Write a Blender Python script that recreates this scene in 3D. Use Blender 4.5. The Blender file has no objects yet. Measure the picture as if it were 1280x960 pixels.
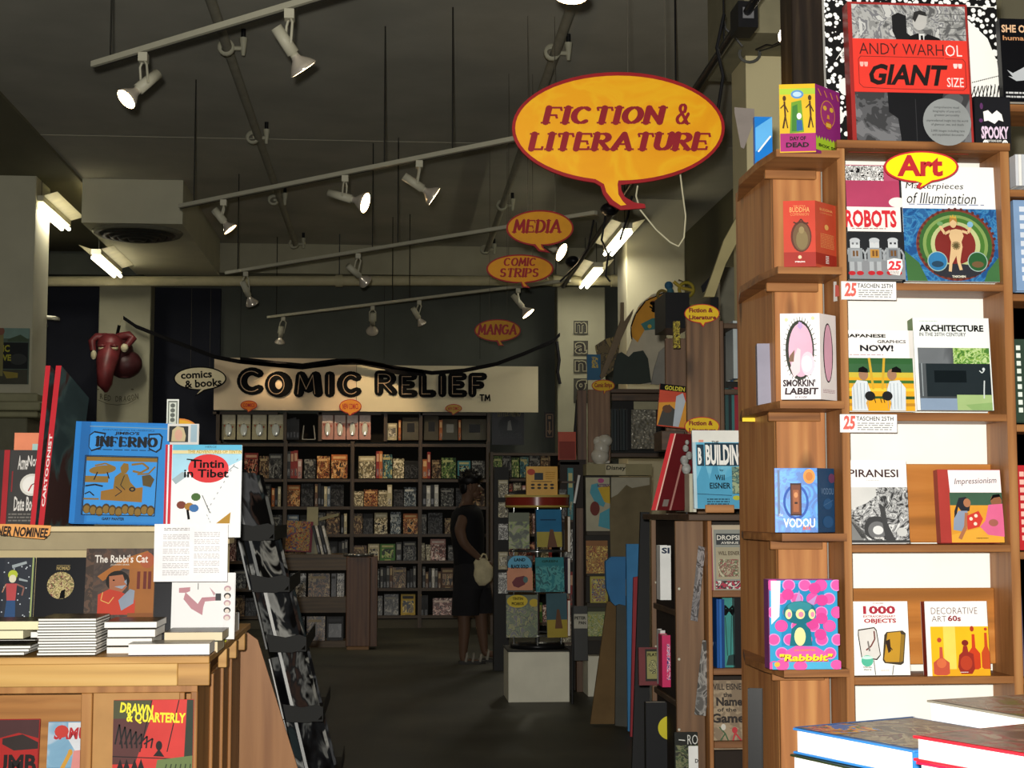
import bpy, bmesh, math, random
from mathutils import Vector, Matrix, Euler
pi=math.pi; R=math.radians
SC=bpy.context.scene; COL=SC.collection
# ---------------- camera
F=1900.0; H=1.36
PIT=math.atan(160/F); YAW=math.atan(153*math.cos(PIT)/F)
FW=Vector((math.sin(YAW)*math.cos(PIT),math.cos(YAW)*math.cos(PIT),math.sin(PIT)))
RT=Vector((math.cos(YAW),-math.sin(YAW),0)); UP=RT.cross(FW)
EYE=Vector((0,0,H))
cd=bpy.data.cameras.new('camera'); cam=bpy.data.objects.new('camera',cd); COL.objects.link(cam)
cam.location=EYE; cam.rotation_euler=(pi/2+PIT,0,-YAW); cd.sensor_width=36; cd.lens=36*F/1280; cd.clip_start=.05; cd.clip_end=100
SC.camera=cam
def W(px,py,Y):
    "world point on the plane y=Y seen at a photo pixel"
    d=FW*F+RT*(px-640)+UP*(480-py)
    return EYE+d*(Y/d.y)
def WZ(px,py,z):
    d=FW*F+RT*(px-640)+UP*(480-py)
    return EYE+d*((z-H)/d.z)
# ---------------- world, lamps, exposure
SC.view_settings.view_transform='Standard'; SC.view_settings.look='None'
SC.view_settings.exposure=0.0; SC.view_settings.gamma=1.0; SC.view_settings.use_curve_mapping=False
wd=bpy.data.worlds.new('world'); SC.world=wd; wd.use_nodes=True
wd.node_tree.nodes['Background'].inputs[0].default_value=(.80,.86,1,1)
wd.node_tree.nodes['Background'].inputs[1].default_value=.22
def lamp(kind,name,loc,power,col,**k):
    l=bpy.data.lights.new(name,kind); o=bpy.data.objects.new(name,l); COL.objects.link(o)
    o.location=loc; l.energy=power; l.color=col
    for a,b in k.items(): setattr(l,a,b)
    return o
fl=lamp('SPOT','camera_flash',(-.05,-.02,H+.09),1200,(1,.97,.90),shadow_soft_size=.03,spot_size=R(90),spot_blend=.25)
fl.rotation_euler=(pi/2+PIT*.8,0,-YAW)
# ---------------- materials
MC={}
def s2l(c): return c/12.92 if c<=.04045 else ((c+.055)/1.055)**2.4
def rgb(h):
    if isinstance(h,str):
        h=h.lstrip('#'); h=''.join(c*2 for c in h) if len(h)==3 else h; h=[int(h[i:i+2],16)/255 for i in (0,2,4)]
    return tuple(s2l(c) for c in h)+(1,)
def newmat(name):
    m=bpy.data.materials.new(name); m.use_nodes=True
    nt=m.node_tree; return m,nt,nt.nodes['Principled BSDF']
def coords(nt,scale=(1,1,1),rnd=False,which='Object'):
    tc=nt.nodes.new('ShaderNodeTexCoord'); mp=nt.nodes.new('ShaderNodeMapping')
    nt.links.new(tc.outputs[which],mp.inputs['Vector']); mp.inputs['Scale'].default_value=scale
    if rnd:
        oi=nt.nodes.new('ShaderNodeObjectInfo'); ml=nt.nodes.new('ShaderNodeMath'); ml.operation='MULTIPLY'; ml.inputs[1].default_value=57
        nt.links.new(oi.outputs['Random'],ml.inputs[0]); nt.links.new(ml.outputs[0],mp.inputs['Location'])
    return mp.outputs[0]
def ramp(nt,fac,stops,const=False):
    r=nt.nodes.new('ShaderNodeValToRGB'); nt.links.new(fac,r.inputs[0])
    if const: r.color_ramp.interpolation='CONSTANT'
    e=r.color_ramp.elements
    while len(e)<len(stops): e.new(.5)
    for i,(p,c) in enumerate(stops): e[i].position=p; e[i].color=rgb(c)
    return r.outputs[0]
def m(h,rough=.55,metal=0,spec=.22,var=.06,sc=9,bump=0):
    k=('m',h,rough,metal,spec,var,sc,bump)
    if k in MC: return MC[k]
    mt,nt,b=newmat('paint_'+str(h).strip('#'))
    c=rgb(h)
    if var:
        n=nt.nodes.new('ShaderNodeTexNoise'); n.inputs['Scale'].default_value=sc; n.inputs['Detail'].default_value=4
        nt.links.new(coords(nt),n.inputs['Vector'])
        r=nt.nodes.new('ShaderNodeValToRGB'); e=r.color_ramp.elements
        e[0].position=.3; e[1].position=.7
        e[0].color=tuple(x*(1-var*2) for x in c[:3])+(1,); e[1].color=tuple(min(1,x*(1+var)) for x in c[:3])+(1,)
        nt.links.new(n.outputs[0],r.inputs[0]); nt.links.new(r.outputs[0],b.inputs['Base Color'])
        if bump:
            bp=nt.nodes.new('ShaderNodeBump'); bp.inputs['Strength'].default_value=bump; bp.inputs['Distance'].default_value=.01
            nt.links.new(n.outputs[0],bp.inputs['Height']); nt.links.new(bp.outputs[0],b.inputs['Normal'])
    else: b.inputs['Base Color'].default_value=c
    b.inputs['Roughness'].default_value=rough; b.inputs['Metallic'].default_value=metal; b.inputs['Specular IOR Level'].default_value=spec
    MC[k]=mt; return mt
def glow(h,st):
    k=('g',h,st)
    if k in MC: return MC[k]
    mt,nt,b=newmat('lit'); b.inputs['Emission Color'].default_value=rgb(h); b.inputs['Emission Strength'].default_value=st; b.inputs['Base Color'].default_value=rgb(h)
    MC[k]=mt; return mt
def wood(a,b_,c,ax='z',sc=1,rough=.45,knot=True):
    "a dark, b mid, c light; grain runs along ax"
    k=('w',a,b_,c,ax,sc,knot)
    if k in MC: return MC[k]
    mt,nt,b=newmat('wood_grain')
    s={'z':(14*sc,14*sc,1.1*sc),'x':(1.1*sc,14*sc,14*sc),'y':(14*sc,1.1*sc,14*sc)}[ax]
    co=coords(nt,s,True)
    n=nt.nodes.new('ShaderNodeTexNoise'); n.inputs['Scale'].default_value=1.6; n.inputs['Detail'].default_value=5; n.inputs['Distortion'].default_value=.8
    nt.links.new(co,n.inputs['Vector'])
    w=nt.nodes.new('ShaderNodeTexWave'); w.wave_type='BANDS'; w.bands_direction={'z':'X','x':'Z','y':'X'}[ax]
    w.inputs['Scale'].default_value=.55; w.inputs['Distortion'].default_value=6; w.inputs['Detail'].default_value=2
    nt.links.new(co,w.inputs['Vector'])
    mx=nt.nodes.new('ShaderNodeMath'); mx.operation='MULTIPLY_ADD'; mx.inputs[1].default_value=.16
    nt.links.new(w.outputs[1],mx.inputs[0])
    m2=nt.nodes.new('ShaderNodeMath'); m2.operation='MULTIPLY'; m2.inputs[1].default_value=.85
    nt.links.new(n.outputs[0],m2.inputs[0]); nt.links.new(m2.outputs[0],mx.inputs[2])
    r=ramp(nt,mx.outputs[0],[(.18,a),(.5,b_),(.85,c)])
    if knot:
        kv=nt.nodes.new('ShaderNodeTexVoronoi'); kv.inputs['Scale'].default_value=1
        s2={'z':(5,5,2),'x':(2,5,5),'y':(5,2,5)}[ax]
        nt.links.new(coords(nt,s2,True),kv.inputs['Vector'])
        kr=nt.nodes.new('ShaderNodeValToRGB'); kr.color_ramp.elements[0].position=.05; kr.color_ramp.elements[1].position=.16
        kr.color_ramp.elements[0].color=(.16,.16,.16,1); kr.color_ramp.elements[1].color=(1,1,1,1)
        nt.links.new(kv.outputs[0],kr.inputs[0])
        ml=nt.nodes.new('ShaderNodeMix'); ml.data_type='RGBA'; ml.blend_type='MULTIPLY'; ml.inputs[0].default_value=.8
        nt.links.new(r,ml.inputs[6]); nt.links.new(kr.outputs[0],ml.inputs[7]); r=ml.outputs[2]
    nt.links.new(r,b.inputs['Base Color']); b.inputs['Roughness'].default_value=rough; b.inputs['Specular IOR Level'].default_value=.3
    MC[k]=mt; return mt
def art(cols,sc=18,rough=.45,dist=1.5,kind='noise',soft=False,rnd=True):
    "blotchy printed artwork in the given inks"
    k=('a',tuple(cols),sc,rough,dist,kind,soft,rnd)
    if k in MC: return MC[k]
    mt,nt,b=newmat('printed_art'); co=coords(nt,(1,1,1),rnd)
    if kind=='noise':
        n=nt.nodes.new('ShaderNodeTexNoise'); n.inputs['Scale'].default_value=sc; n.inputs['Detail'].default_value=3; n.inputs['Distortion'].default_value=dist; f=n.outputs[0]; lo,hi=.36,.64
    else:
        n=nt.nodes.new('ShaderNodeTexVoronoi'); n.inputs['Scale'].default_value=sc; f=n.outputs[0]; lo,hi=.1,.62
    nt.links.new(co,n.inputs['Vector'])
    N=len(cols); st=[((0 if i==0 else lo+(hi-lo)*i/N),c) for i,c in enumerate(cols)]
    nt.links.new(ramp(nt,f,st,not soft),b.inputs['Base Color']); b.inputs['Roughness'].default_value=rough; b.inputs['Specular IOR Level'].default_value=.3
    MC[k]=mt; return mt
WHITE='#f2f0ea'; BLACK='#0d0d0e'
PAGE=m('#efe9da',.8); PAPER=m('#f4f2ee',.7,var=.02); INK=m('#060606',.6,spec=.1,var=0); WHT=m(WHITE,.5,var=0)
# ---------------- mesh builder
class MB:
    def __init__(s,local=False): s.v=[];s.f=[];s.mi=[];s.m=[];s.local=local;s.T=None;s.sm=[]
    def add(s,vs,fs,mt,smooth=False):
        if mt not in s.m: s.m.append(mt)
        k=s.m.index(mt); b=len(s.v)
        for p in vs:
            p=Vector(p)
            if s.T: p=s.T@p
            s.v.append(p)
        for f in fs: s.f.append([b+i for i in f]); s.mi.append(k); s.sm.append(smooth)
        return s
    def box(s,a,b,mt):
        x0,y0,z0=a; x1,y1,z1=b
        vs=[(x0,y0,z0),(x1,y0,z0),(x1,y1,z0),(x0,y1,z0),(x0,y0,z1),(x1,y0,z1),(x1,y1,z1),(x0,y1,z1)]
        return s.add(vs,[(0,3,2,1),(4,5,6,7),(0,1,5,4),(1,2,6,5),(2,3,7,6),(3,0,4,7)],mt)
    def cbox(s,a,b,mt,c=.002):
        "box with chamfered vertical and horizontal edges"
        a=Vector(a); b=Vector(b); c=min(c,.45*min(b[i]-a[i] for i in range(3)))
        vs=[];idx={}
        for ix in (0,1):
            for iy in (0,1):
                for iz in (0,1):
                    p=Vector((b.x if ix else a.x,b.y if iy else a.y,b.z if iz else a.z))
                    s_=Vector((-1 if ix else 1,-1 if iy else 1,-1 if iz else 1))*c
                    for ax in range(3):
                        q=p+s_; q[ax]=p[ax]; idx[(ix,iy,iz,ax)]=len(vs); vs.append(q)
        fs=[]
        g=lambda x,y,z,ax: idx[(x,y,z,ax)]
        for ax in range(3):
            o=[i for i in range(3) if i!=ax]
            for v in (0,1):
                l=[]
                for (p,q) in ((0,0),(1,0),(1,1),(0,1)):
                    t=[0,0,0]; t[ax]=v; t[o[0]]=p; t[o[1]]=q; l.append(g(*t,ax))
                fs.append(l)
            for p in (0,1):
                for q in (0,1):
                    e=[]
                    for v in (0,1):
                        t=[0,0,0]; t[ax]=v; t[o[0]]=p; t[o[1]]=q; e.append((g(*t,o[0]),g(*t,o[1])))
                    fs.append([e[0][0],e[0][1],e[1][1],e[1][0]])
        for x in (0,1):
            for y in (0,1):
                for z in (0,1): fs.append([g(x,y,z,0),g(x,y,z,1),g(x,y,z,2)])
        return s.add(vs,fs,mt)
    def prism(s,pts,y0,y1,mt,side=None):
        "pts (x,z) extruded along y"
        n=len(pts); vs=[(p[0],y0,p[1]) for p in pts]+[(p[0],y1,p[1]) for p in pts]
        s.add(vs,[list(range(n)),list(range(2*n-1,n-1,-1))],mt)
        return s.add(vs,[(i,(i+1)%n,n+(i+1)%n,n+i) for i in range(n)],side or mt)
    def slab(s,pts,z0,z1,mt):
        n=len(pts); vs=[(p[0],p[1],z0) for p in pts]+[(p[0],p[1],z1) for p in pts]
        return s.add(vs,[list(range(n)),list(range(2*n-1,n-1,-1))]+[(i,(i+1)%n,n+(i+1)%n,n+i) for i in range(n)],mt)
    def tube(s,path,r,mt,n=8,cap=True):
        path=[Vector(p) for p in path]; N=len(path); rs=r if isinstance(r,(list,tuple)) else [r]*N
        vs=[];fs=[];u=None
        for i,p in enumerate(path):
            t=(path[min(i+1,N-1)]-path[max(i-1,0)])
            if t.length<1e-9: t=Vector((0,0,1))
            t.normalize()
            if u is None:
                u=t.orthogonal().normalized()
            u=(u-t*u.dot(t)); u=u.normalized() if u.length>1e-6 else t.orthogonal().normalized()
            w=t.cross(u)
            for k in range(n):
                a=2*pi*k/n; vs.append(p+(u*math.cos(a)+w*math.sin(a))*rs[i])
        for i in range(N-1):
            for k in range(n):
                a=i*n+k; b=i*n+(k+1)%n; fs.append((a,b,b+n,a+n))
        s.add(vs,fs,mt,True)
        if cap: s.add(vs[:n],[list(range(n))],mt); s.add(vs[-n:],[list(range(n))],mt)
        return s
    def lathe(s,prof,o,ax,mt,n=16):
        "prof (distance along axis, radius)"
        ax=Vector(ax).normalized(); o=Vector(o); u=ax.orthogonal().normalized(); w=ax.cross(u)
        vs=[];fs=[]
        for d,r in prof:
            for k in range(n):
                a=2*pi*k/n; vs.append(o+ax*d+(u*math.cos(a)+w*math.sin(a))*max(r,1e-4))
        for i in range(len(prof)-1):
            for k in range(n):
                a=i*n+k; b=i*n+(k+1)%n; fs.append((a,b,b+n,a+n))
        return s.add(vs,fs,mt,True)
    def ball(s,c,r,mt,n=12,m_=8):
        c=Vector(c); r=r if hasattr(r,'__len__') else (r,r,r)
        vs=[c+Vector((0,0,r[2]))]; fs=[]
        for i in range(1,m_):
            for k in range(n):
                a=pi*i/m_; b=2*pi*k/n; vs.append(c+Vector((r[0]*math.sin(a)*math.cos(b),r[1]*math.sin(a)*math.sin(b),r[2]*math.cos(a))))
        vs.append(c-Vector((0,0,r[2]))); L=len(vs)-1
        for k in range(n): fs.append((0,1+k,1+(k+1)%n)); fs.append((L,L-n+(k+1)%n,L-n+k))
        for i in range(m_-2):
            for k in range(n):
                a=1+i*n+k; b=1+i*n+(k+1)%n; fs.append((a,b,b+n,a+n))
        return s.add(vs,fs,mt,True)
    def build(s,name,parent=None,mods=None,origin=None):
        vs=[Vector(v) for v in s.v]
        if s.local: off=Vector((0,0,0))
        elif parent is not None: off=root_loc(parent)
        else:
            if origin is not None: off=Vector(origin)
            else:
                off=Vector(((min(v.x for v in vs)+max(v.x for v in vs))/2,(min(v.y for v in vs)+max(v.y for v in vs))/2,min(v.z for v in vs)))
        me=bpy.data.meshes.new(name); me.from_pydata([v-off for v in vs],[],s.f)
        for mt in s.m: me.materials.append(mt)
        me.polygons.foreach_set('material_index',s.mi); me.polygons.foreach_set('use_smooth',s.sm); me.update()
        o=bpy.data.objects.new(name,me); COL.objects.link(o)
        if parent is not None: o.parent=parent
        elif not s.local: o.location=off
        return o
def root_loc(p):
    v=Vector(p.location)
    while p.parent is not None: p=p.parent; v+=Vector(p.location)
    return v
LAB={}
def tag(o,label,cat,group=None,kind=None):
    if label: o['label']=label; LAB.setdefault(label,[]).append(o); 
    if label and not 4<=len(label.split())<=16: print('LABELLEN',len(label.split()),label)
    if cat: o['category']=cat
    if group: o['group']=group
    if kind: o['kind']=kind
    return o
def thing(name,label,cat,loc,rot=(0,0,0),group=None):
    o=bpy.data.objects.new(name,None); COL.objects.link(o); o.location=loc; o.rotation_euler=rot; o.empty_display_size=.05
    return tag(o,label,cat,group)
def st(mb,name):
    o=mb.build(name); o['kind']='structure'; return o
# ---------------- stroke lettering
def arc(cx,cy,rx,ry,a0,a1,n=9): return [(cx+rx*math.cos(R(a0+(a1-a0)*i/n)),cy+ry*math.sin(R(a0+(a1-a0)*i/n))) for i in range(n+1)]
GL={'A':(.8,[[(0,0),(.4,1),(.8,0)],[(.15,.33),(.65,.33)]]),'C':(.75,[arc(.4,.5,.4,.5,50,310,14)]),
'E':(.6,[[(.6,1),(0,1),(0,0),(.62,0)],[(0,.52),(.48,.52)]]),'F':(.6,[[(.6,1),(0,1),(0,0)],[(0,.5),(.45,.5)]]),
'I':(.05,[[(.02,1),(.02,0)]]),'L':(.55,[[(0,1),(0,0),(.55,0)]]),'M':(.85,[[(0,0),(.1,1),(.42,.25),(.75,1),(.85,0)]]),
'N':(.7,[[(0,0),(0,1),(.68,0),(.68,1)]]),'O':(.78,[arc(.39,.5,.39,.5,90,450,18)]),
'R':(.65,[[(0,0),(0,1)],[(0,1)]+arc(.3,.75,.3,.25,90,-90,8)+[(0,.5)],[(.25,.5),(.65,0)]]),
'T':(.7,[[(0,1),(.7,1)],[(.35,1),(.35,0)]]),'U':(.65,[[(0,1),(0,.3)]+arc(.32,.3,.32,.3,180,360,8)+[(.65,1)]]),
'D':(.65,[[(0,0),(0,1)],[(0,1),(.2,1)]+arc(.2,.5,.45,.5,90,-90,10)+[(0,0)]]),
'G':(.78,[arc(.4,.5,.4,.5,50,350,14)+[(.45,.45)]]),'S':(.55,[arc(.28,.75,.26,.25,40,270,9)+arc(.28,.25,.28,.25,90,-140,9)]),
'P':(.6,[[(0,0),(0,1)],[(0,1)]+arc(.28,.73,.3,.27,90,-90,8)+[(0,.46)]]),'B':(.62,[[(0,0),(0,1)],[(0,1)]+arc(.28,.76,.25,.24,90,-90,7)+[(0,.52)],[(0,.52)]+arc(.3,.26,.3,.26,90,-90,7)+[(0,0)]]),
'H':(.7,[[(0,0),(0,1)],[(.7,0),(.7,1)],[(0,.5),(.7,.5)]]),'K':(.65,[[(0,0),(0,1)],[(.6,1),(0,.45),(.65,0)]]),
'W':(.95,[[(0,1),(.22,0),(.47,.8),(.72,0),(.95,1)]]),'Y':(.7,[[(0,1),(.35,.5),(.7,1)],[(.35,.5),(.35,0)]]),'X':(.65,[[(0,0),(.65,1)],[(0,1),(.65,0)]]),
'Q':(.8,[arc(.39,.5,.39,.5,90,450,18),[(.5,.25),(.85,-.1)]]),'V':(.7,[[(0,1),(.35,0),(.7,1)]]),'Z':(.6,[[(0,1),(.6,1),(0,0),(.6,0)]]),'J':(.45,[[(.42,1),(.42,.25)]+arc(.2,.25,.22,.25,0,-160,6)]),
'&':(.75,[[(.75,0),(.2,.7)]+arc(.35,.82,.18,.18,200,-20,8)+[(.5,.65),(.15,.42)]+arc(.3,.22,.26,.22,120,330,8)+[(.75,.5)]]),' ':(.3,[]),'-':(.3,[[(0,.5),(.3,.5)]]),"'":(.08,[[(.05,1),(.02,.8)]]),
'!':(.05,[[(.03,1),(.03,.3)],[(.03,.06),(.03,.02)]])}
def stroke_text(s,style='round',wt=.16,sp=.22,shear=0):
    "-> verts, faces, bbox ; unit cap height"
    V=[];Fc=[];x=0
    def quad(p,q,w):
        dx,dy=q[0]-p[0],q[1]-p[1]; L=math.hypot(dx,dy)
        if L<1e-6: return
        nx,ny=-dy/L*w/2,dx/L*w/2; b=len(V)
        V.extend([(p[0]+nx,p[1]+ny),(q[0]+nx,q[1]+ny),(q[0]-nx,q[1]-ny),(p[0]-nx,p[1]-ny)]); Fc.append((b,b+1,b+2,b+3))
    def disc(p,r,n=10):
        b=len(V); V.extend([(p[0]+r*math.cos(2*pi*k/n),p[1]+r*math.sin(2*pi*k/n)) for k in range(n)]); Fc.append(tuple(range(b,b+n)))
    for ch in s:
        adv,sts=GL.get(ch,GL[' '])
        for pl in sts:
            pl=[(x+a+shear*b,b) for a,b in pl]
            for i in range(len(pl)-1):
                p,q=pl[i],pl[i+1]; th=abs(q[1]-p[1])/max(1e-6,math.hypot(q[0]-p[0],q[1]-p[1]))
                w=wt if style=='round' else wt*(.42+.68*th*(1 if (q[0]-p[0])*(q[1]-p[1])>=0 or len(pl)>4 else .85))
                quad(p,q,w); disc(p,w/2,8); disc(q,w/2,8)
            if style=='serif':
                for e,g in ((pl[0],pl[1]),(pl[-1],pl[-2])):
                    if (abs(e[1])<.01 or abs(e[1]-1)<.01) and abs(g[1]-e[1])>1.5*abs(g[0]-e[0]): quad((e[0]-wt*.5-.09,e[1]),(e[0]+wt*.5+.09,e[1]),wt*.38)
                    elif abs(g[1]-e[1])<.02 and len(pl)<6: quad((e[0]-.02,e[1]),(e[0]+.03,e[1]+(-.22 if e[1]>.3 else .2)),wt*.4)
        x+=adv+sp
    return V,Fc,(-wt/2,-wt/2,x-sp+wt/2+shear,1+wt/2)
TC={}
def font_text(s,bold=0,res=2):
    bold=min(bold,.04); k=(s,bold,res)
    if k in TC: return TC[k]
    c=bpy.data.curves.new('lettering','FONT'); c.body=s; c.resolution_u=res; c.offset=bold; c.fill_mode='FRONT'
    o=bpy.data.objects.new('lettering',c); me=o.to_mesh()
    V=[(v.co.x,v.co.y) for v in me.vertices]; Fc=[tuple(p.vertices) for p in me.polygons]
    o.to_mesh_clear(); bpy.data.objects.remove(o); bpy.data.curves.remove(c)
    if not V: V=[(0,0),(1,0),(0,1)]; Fc=[(0,1,2)]
    bb=(min(v[0] for v in V),min(v[1] for v in V),max(v[0] for v in V),max(v[1] for v in V))
    TC[k]=(V,Fc,bb); return TC[k]
class Canvas(MB):
    "flat print on a face; drawing units are the user's box (x0,y0 top-left, x1,y1 bottom-right), y down"
    def __init__(s,w,h,box,eps=.0003,start=.0004,frame=None,center=True):
        super().__init__(True); s.w=w; s.h=h; s.bx=box; s.e=eps; s.k=start; s.center=center; s.frame=frame
    def P(s,x,y):
        x0,y0,x1,y1=s.bx; x=min(max(x,x0),x1); y=min(max(y,y0),y1); u=(x-x0)/(x1-x0); v=1-(y-y0)/(y1-y0)
        a=(u-(.5 if s.center else 0))*s.w; b=v*s.h
        if s.frame: return s.frame(a,b,s.k)
        return (a,-s.k,b)
    def poly(s,pts,mt):
        s.k+=s.e; s.add([s.P(*p) for p in pts],[tuple(range(len(pts)))],mt); return s
    def r(s,x0,y0,x1,y1,mt): return s.poly([(x0,y0),(x1,y0),(x1,y1),(x0,y1)],mt)
    def e_(s,cx,cy,rx,ry,mt,n=20,rot=0):
        c,d=math.cos(R(rot)),math.sin(R(rot))
        return s.poly([(cx+rx*math.cos(2*pi*i/n)*c-ry*math.sin(2*pi*i/n)*d,cy+rx*math.cos(2*pi*i/n)*d+ry*math.sin(2*pi*i/n)*c) for i in range(n)],mt)
    def line(s,pts,w,mt):
        s.k+=s.e
        for a,b in zip(pts,pts[1:]):
            dx,dy=b[0]-a[0],b[1]-a[1]; L=math.hypot(dx,dy)
            if L<1e-6: continue
            nx,ny=-dy/L*w/2,dx/L*w/2
            s.add([s.P(a[0]+nx,a[1]+ny),s.P(b[0]+nx,b[1]+ny),s.P(b[0]-nx,b[1]-ny),s.P(a[0]-nx,a[1]-ny)],[(0,1,2,3)],mt)
        return s
    def t(s,txt,x0,y0,x1,y1,mt,bold=0,shear=0,stroke=None,wt=.16,rot=0,sp=.22):
        "fit text in the box"
        s.k+=s.e
        V,Fc,bb=(stroke_text(txt,stroke,wt,sp,shear) if stroke else font_text(txt,bold))
        bw=max(bb[2]-bb[0],1e-6); bh=max(bb[3]-bb[1],1e-6); out=[]; raw=[]
        sh=0 if stroke else shear; cx,cy=(x0+x1)/2,(y0+y1)/2; c,d=math.cos(R(rot)),math.sin(R(rot))
        for a,b in V:
            u=(a-bb[0])/bw; v=(b-bb[1])/bh
            x=x0+u*(x1-x0)+sh*(v-.5)*abs(y1-y0); y=y1+v*(y0-y1)
            x,y=cx+(x-cx)*c-(y-cy)*d,cy+(x-cx)*d+(y-cy)*c
            raw.append((x,y)); out.append(s.P(x,y))
        if stroke:
            for j,f in enumerate(Fc):
                s.k+=1.2e-5; s.add([s.P(*q) for q in [(lambda a,b:(a,b))(*raw[i]) for i in f]],[tuple(range(len(f)))],mt)
        else: s.add(out,Fc,mt)
        return s
    def lines(s,x0,y0,x1,y1,n,mt,seed=1,w=None):
        "unreadable small print"
        rr=random.Random(seed); h=(y1-y0)/n
        s.k+=s.e
        for i in range(n):
            x=x0
            y=y0+h*i
            while x<x1-.02*(x1-x0):
                L=rr.uniform(.06,.2)*(x1-x0); b=min(x+L,x1)
                s.add([s.P(x,y),s.P(b,y),s.P(b,y+h*.45),s.P(x,y+h*.45)],[(0,1,2,3)],mt); x=b+.03*(x1-x0)
            
        return s
def book(x0,y0,x1,y1,Y,t,label,cover='#333333',draw=None,z=None,yaw=0,tilt=6,spine=None,roll=0,cat='book',group=None,name='book',pages=True,soft=False,sided=1,zw=None):
    "upright book whose cover face fills the photo rectangle; z=(ox,oy,k) if rectangle is in zoom units"
    bx=(x0,y0,x1,y1)
    if z: ox,oy,k=z; X0,Y0,X1,Y1=ox+x0/k,oy+y0/k,ox+x1/k,oy+y1/k
    else: X0,Y0,X1,Y1=bx
    b=W((X0+X1)/2,Y1,Y); a=W(X0,(Y0+Y1)/2,Y); c=W(X1,(Y0+Y1)/2,Y); tp=W((X0+X1)/2,Y0,Y)
    w=(c.x-a.x)/math.cos(R(yaw)); h=(tp.z-b.z)/math.cos(R(tilt))
    cm=m(cover,.35) if isinstance(cover,str) else cover
    sm=(m(spine,.35) if isinstance(spine,str) else spine) or cm
    root=thing(name,label,cat,b+Vector((0,0,t*math.sin(R(tilt)))),(-R(tilt),R(roll),R(yaw)),group)
    bt=.0012 if soft else .0025; ov=.0 if soft else .003
    c_=MB(True); c_.box((-w/2,0,0),(w/2,bt,h),cm); c_.box((-w/2,t-bt,0),(w/2,t,h),cm)
    c_.box((-w/2 if sided>0 else w/2-bt,bt,0),(-w/2+bt if sided>0 else w/2,t-bt,h),sm)
    cvo=c_.build('cover',root)
    if pages:
        p=MB(True); 
        if sided>0: p.box((-w/2+bt,bt,ov),(w/2-ov,t-bt,h-ov),PAGE)
        else: p.box((-w/2+ov,bt,ov),(w/2-bt,t-bt,h-ov),PAGE)
        p.build('pages',root)
    if draw:
        C=Canvas(w,h,bx); draw(C); C.build('cover_print',cvo)
    return root
def box2(xl,xm,xr,y0,y1,Y,label,front,side,draw=None,drawside=None,z=None,cat='box',name='boxed_set',kr_=.9):
    "a carton standing on a vertical corner at xm: front face xl..xm, right-hand face xm..xr"
    f=lambda v:(z[0]+v/z[2]) if z else v
    g=lambda v:(z[1]+v/z[2]) if z else v
    C0=W(f(xm),g(y1),Y); h=W(f(xm),g(y0),Y).z-C0.z; ka,kr=.18,kr_
    qL=W(f(xl),g(y1),1.0).x; qR=W(f(xr),g(y1),1.0).x
    tl=(C0.x-qL*Y)/(1+qL*ka); tr=(qR*Y-C0.x)/(1-qR*kr)
    root=thing(name,label,cat,C0)
    pL=Vector((-tl,tl*ka,0)); pR=Vector((tr,tr*kr,0)); pB=pL+pR
    B=MB(True); fm=m(front,.35) if isinstance(front,str) else front; sm=m(side,.35) if isinstance(side,str) else side
    up=Vector((0,0,h)); o=Vector((0,0,0))
    B.add([pL,o,o+up,pL+up],[(0,1,2,3)],fm); B.add([o,pR,pR+up,up],[(0,1,2,3)],sm)
    B.add([pR,pB,pB+up,pR+up],[(0,1,2,3)],sm); B.add([pB,pL,pL+up,pB+up],[(0,1,2,3)],fm)
    B.add([o,pL,pB,pR],[(0,1,2,3)],sm); B.add([up,pL+up,pB+up,pR+up],[(0,1,2,3)],sm)
    cvo=B.build('carton',root)
    if draw:
        dl=(o-pL); L=dl.length; dl.normalize(); n=Vector((dl.y,-dl.x,0))
        C=Canvas(L,h,(xl,y0,xm,y1),center=False,frame=lambda a_,b_,k:pL+dl*a_+Vector((0,0,b_))+n*k); draw(C); C.build('front_print',cvo)
    if drawside:
        dr=pR.normalized(); L2=pR.length; n2=Vector((dr.y,-dr.x,0))
        C=Canvas(L2,h,(xm,y0,xr,y1),center=False,frame=lambda a_,b_,k:dr*a_+Vector((0,0,b_))+n2*k); drawside(C); C.build('side_print',cvo)
    return root
# ================= STRUCTURE
CEIL=4.54; BACK=18.6
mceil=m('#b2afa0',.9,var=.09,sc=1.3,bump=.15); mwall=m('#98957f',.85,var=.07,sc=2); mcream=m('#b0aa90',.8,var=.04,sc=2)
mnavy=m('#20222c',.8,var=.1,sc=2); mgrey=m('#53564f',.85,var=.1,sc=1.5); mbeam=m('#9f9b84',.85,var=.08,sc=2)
mfloor,nt,b=newmat('worn_floor')
n=nt.nodes.new('ShaderNodeTexNoise'); n.inputs['Scale'].default_value=1.4; n.inputs['Detail'].default_value=8; nt.links.new(coords(nt),n.inputs['Vector'])
nt.links.new(ramp(nt,n.outputs[0],[(.3,'#26261f'),(.55,'#38382e'),(.75,'#4a493c')]),b.inputs['Base Color']); b.inputs['Roughness'].default_value=.55
st(MB().box((-6,2,-.1),(6,BACK+.4,0),mfloor),'floor')
st(MB().box((-6,2,CEIL),(6,BACK+.4,CEIL+.1),mceil),'ceiling')
bw=MB(); bw.box((-6,BACK,0),(6,BACK+.1,CEIL),mgrey); st(bw,'wall_back')
bw=MB(); bw.box((-6.1,2,0),(-4.6,BACK,CEIL),mnavy); st(bw,'wall_left')
bw=MB(); bw.box((3.35,9,0),(3.5,BACK,CEIL),m('#5b5744',.85,var=.08,sc=1)); st(bw,'wall_right')
# dark painted panel of the back wall left of the banner and above the shelves
a=W(50,357,18.5); b_=W(272,600,18.5)
st(MB().box((-4.6,18.52,0),(b_.x,18.6,W(0,357,18.5).z),mnavy),'trim_1')
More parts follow.
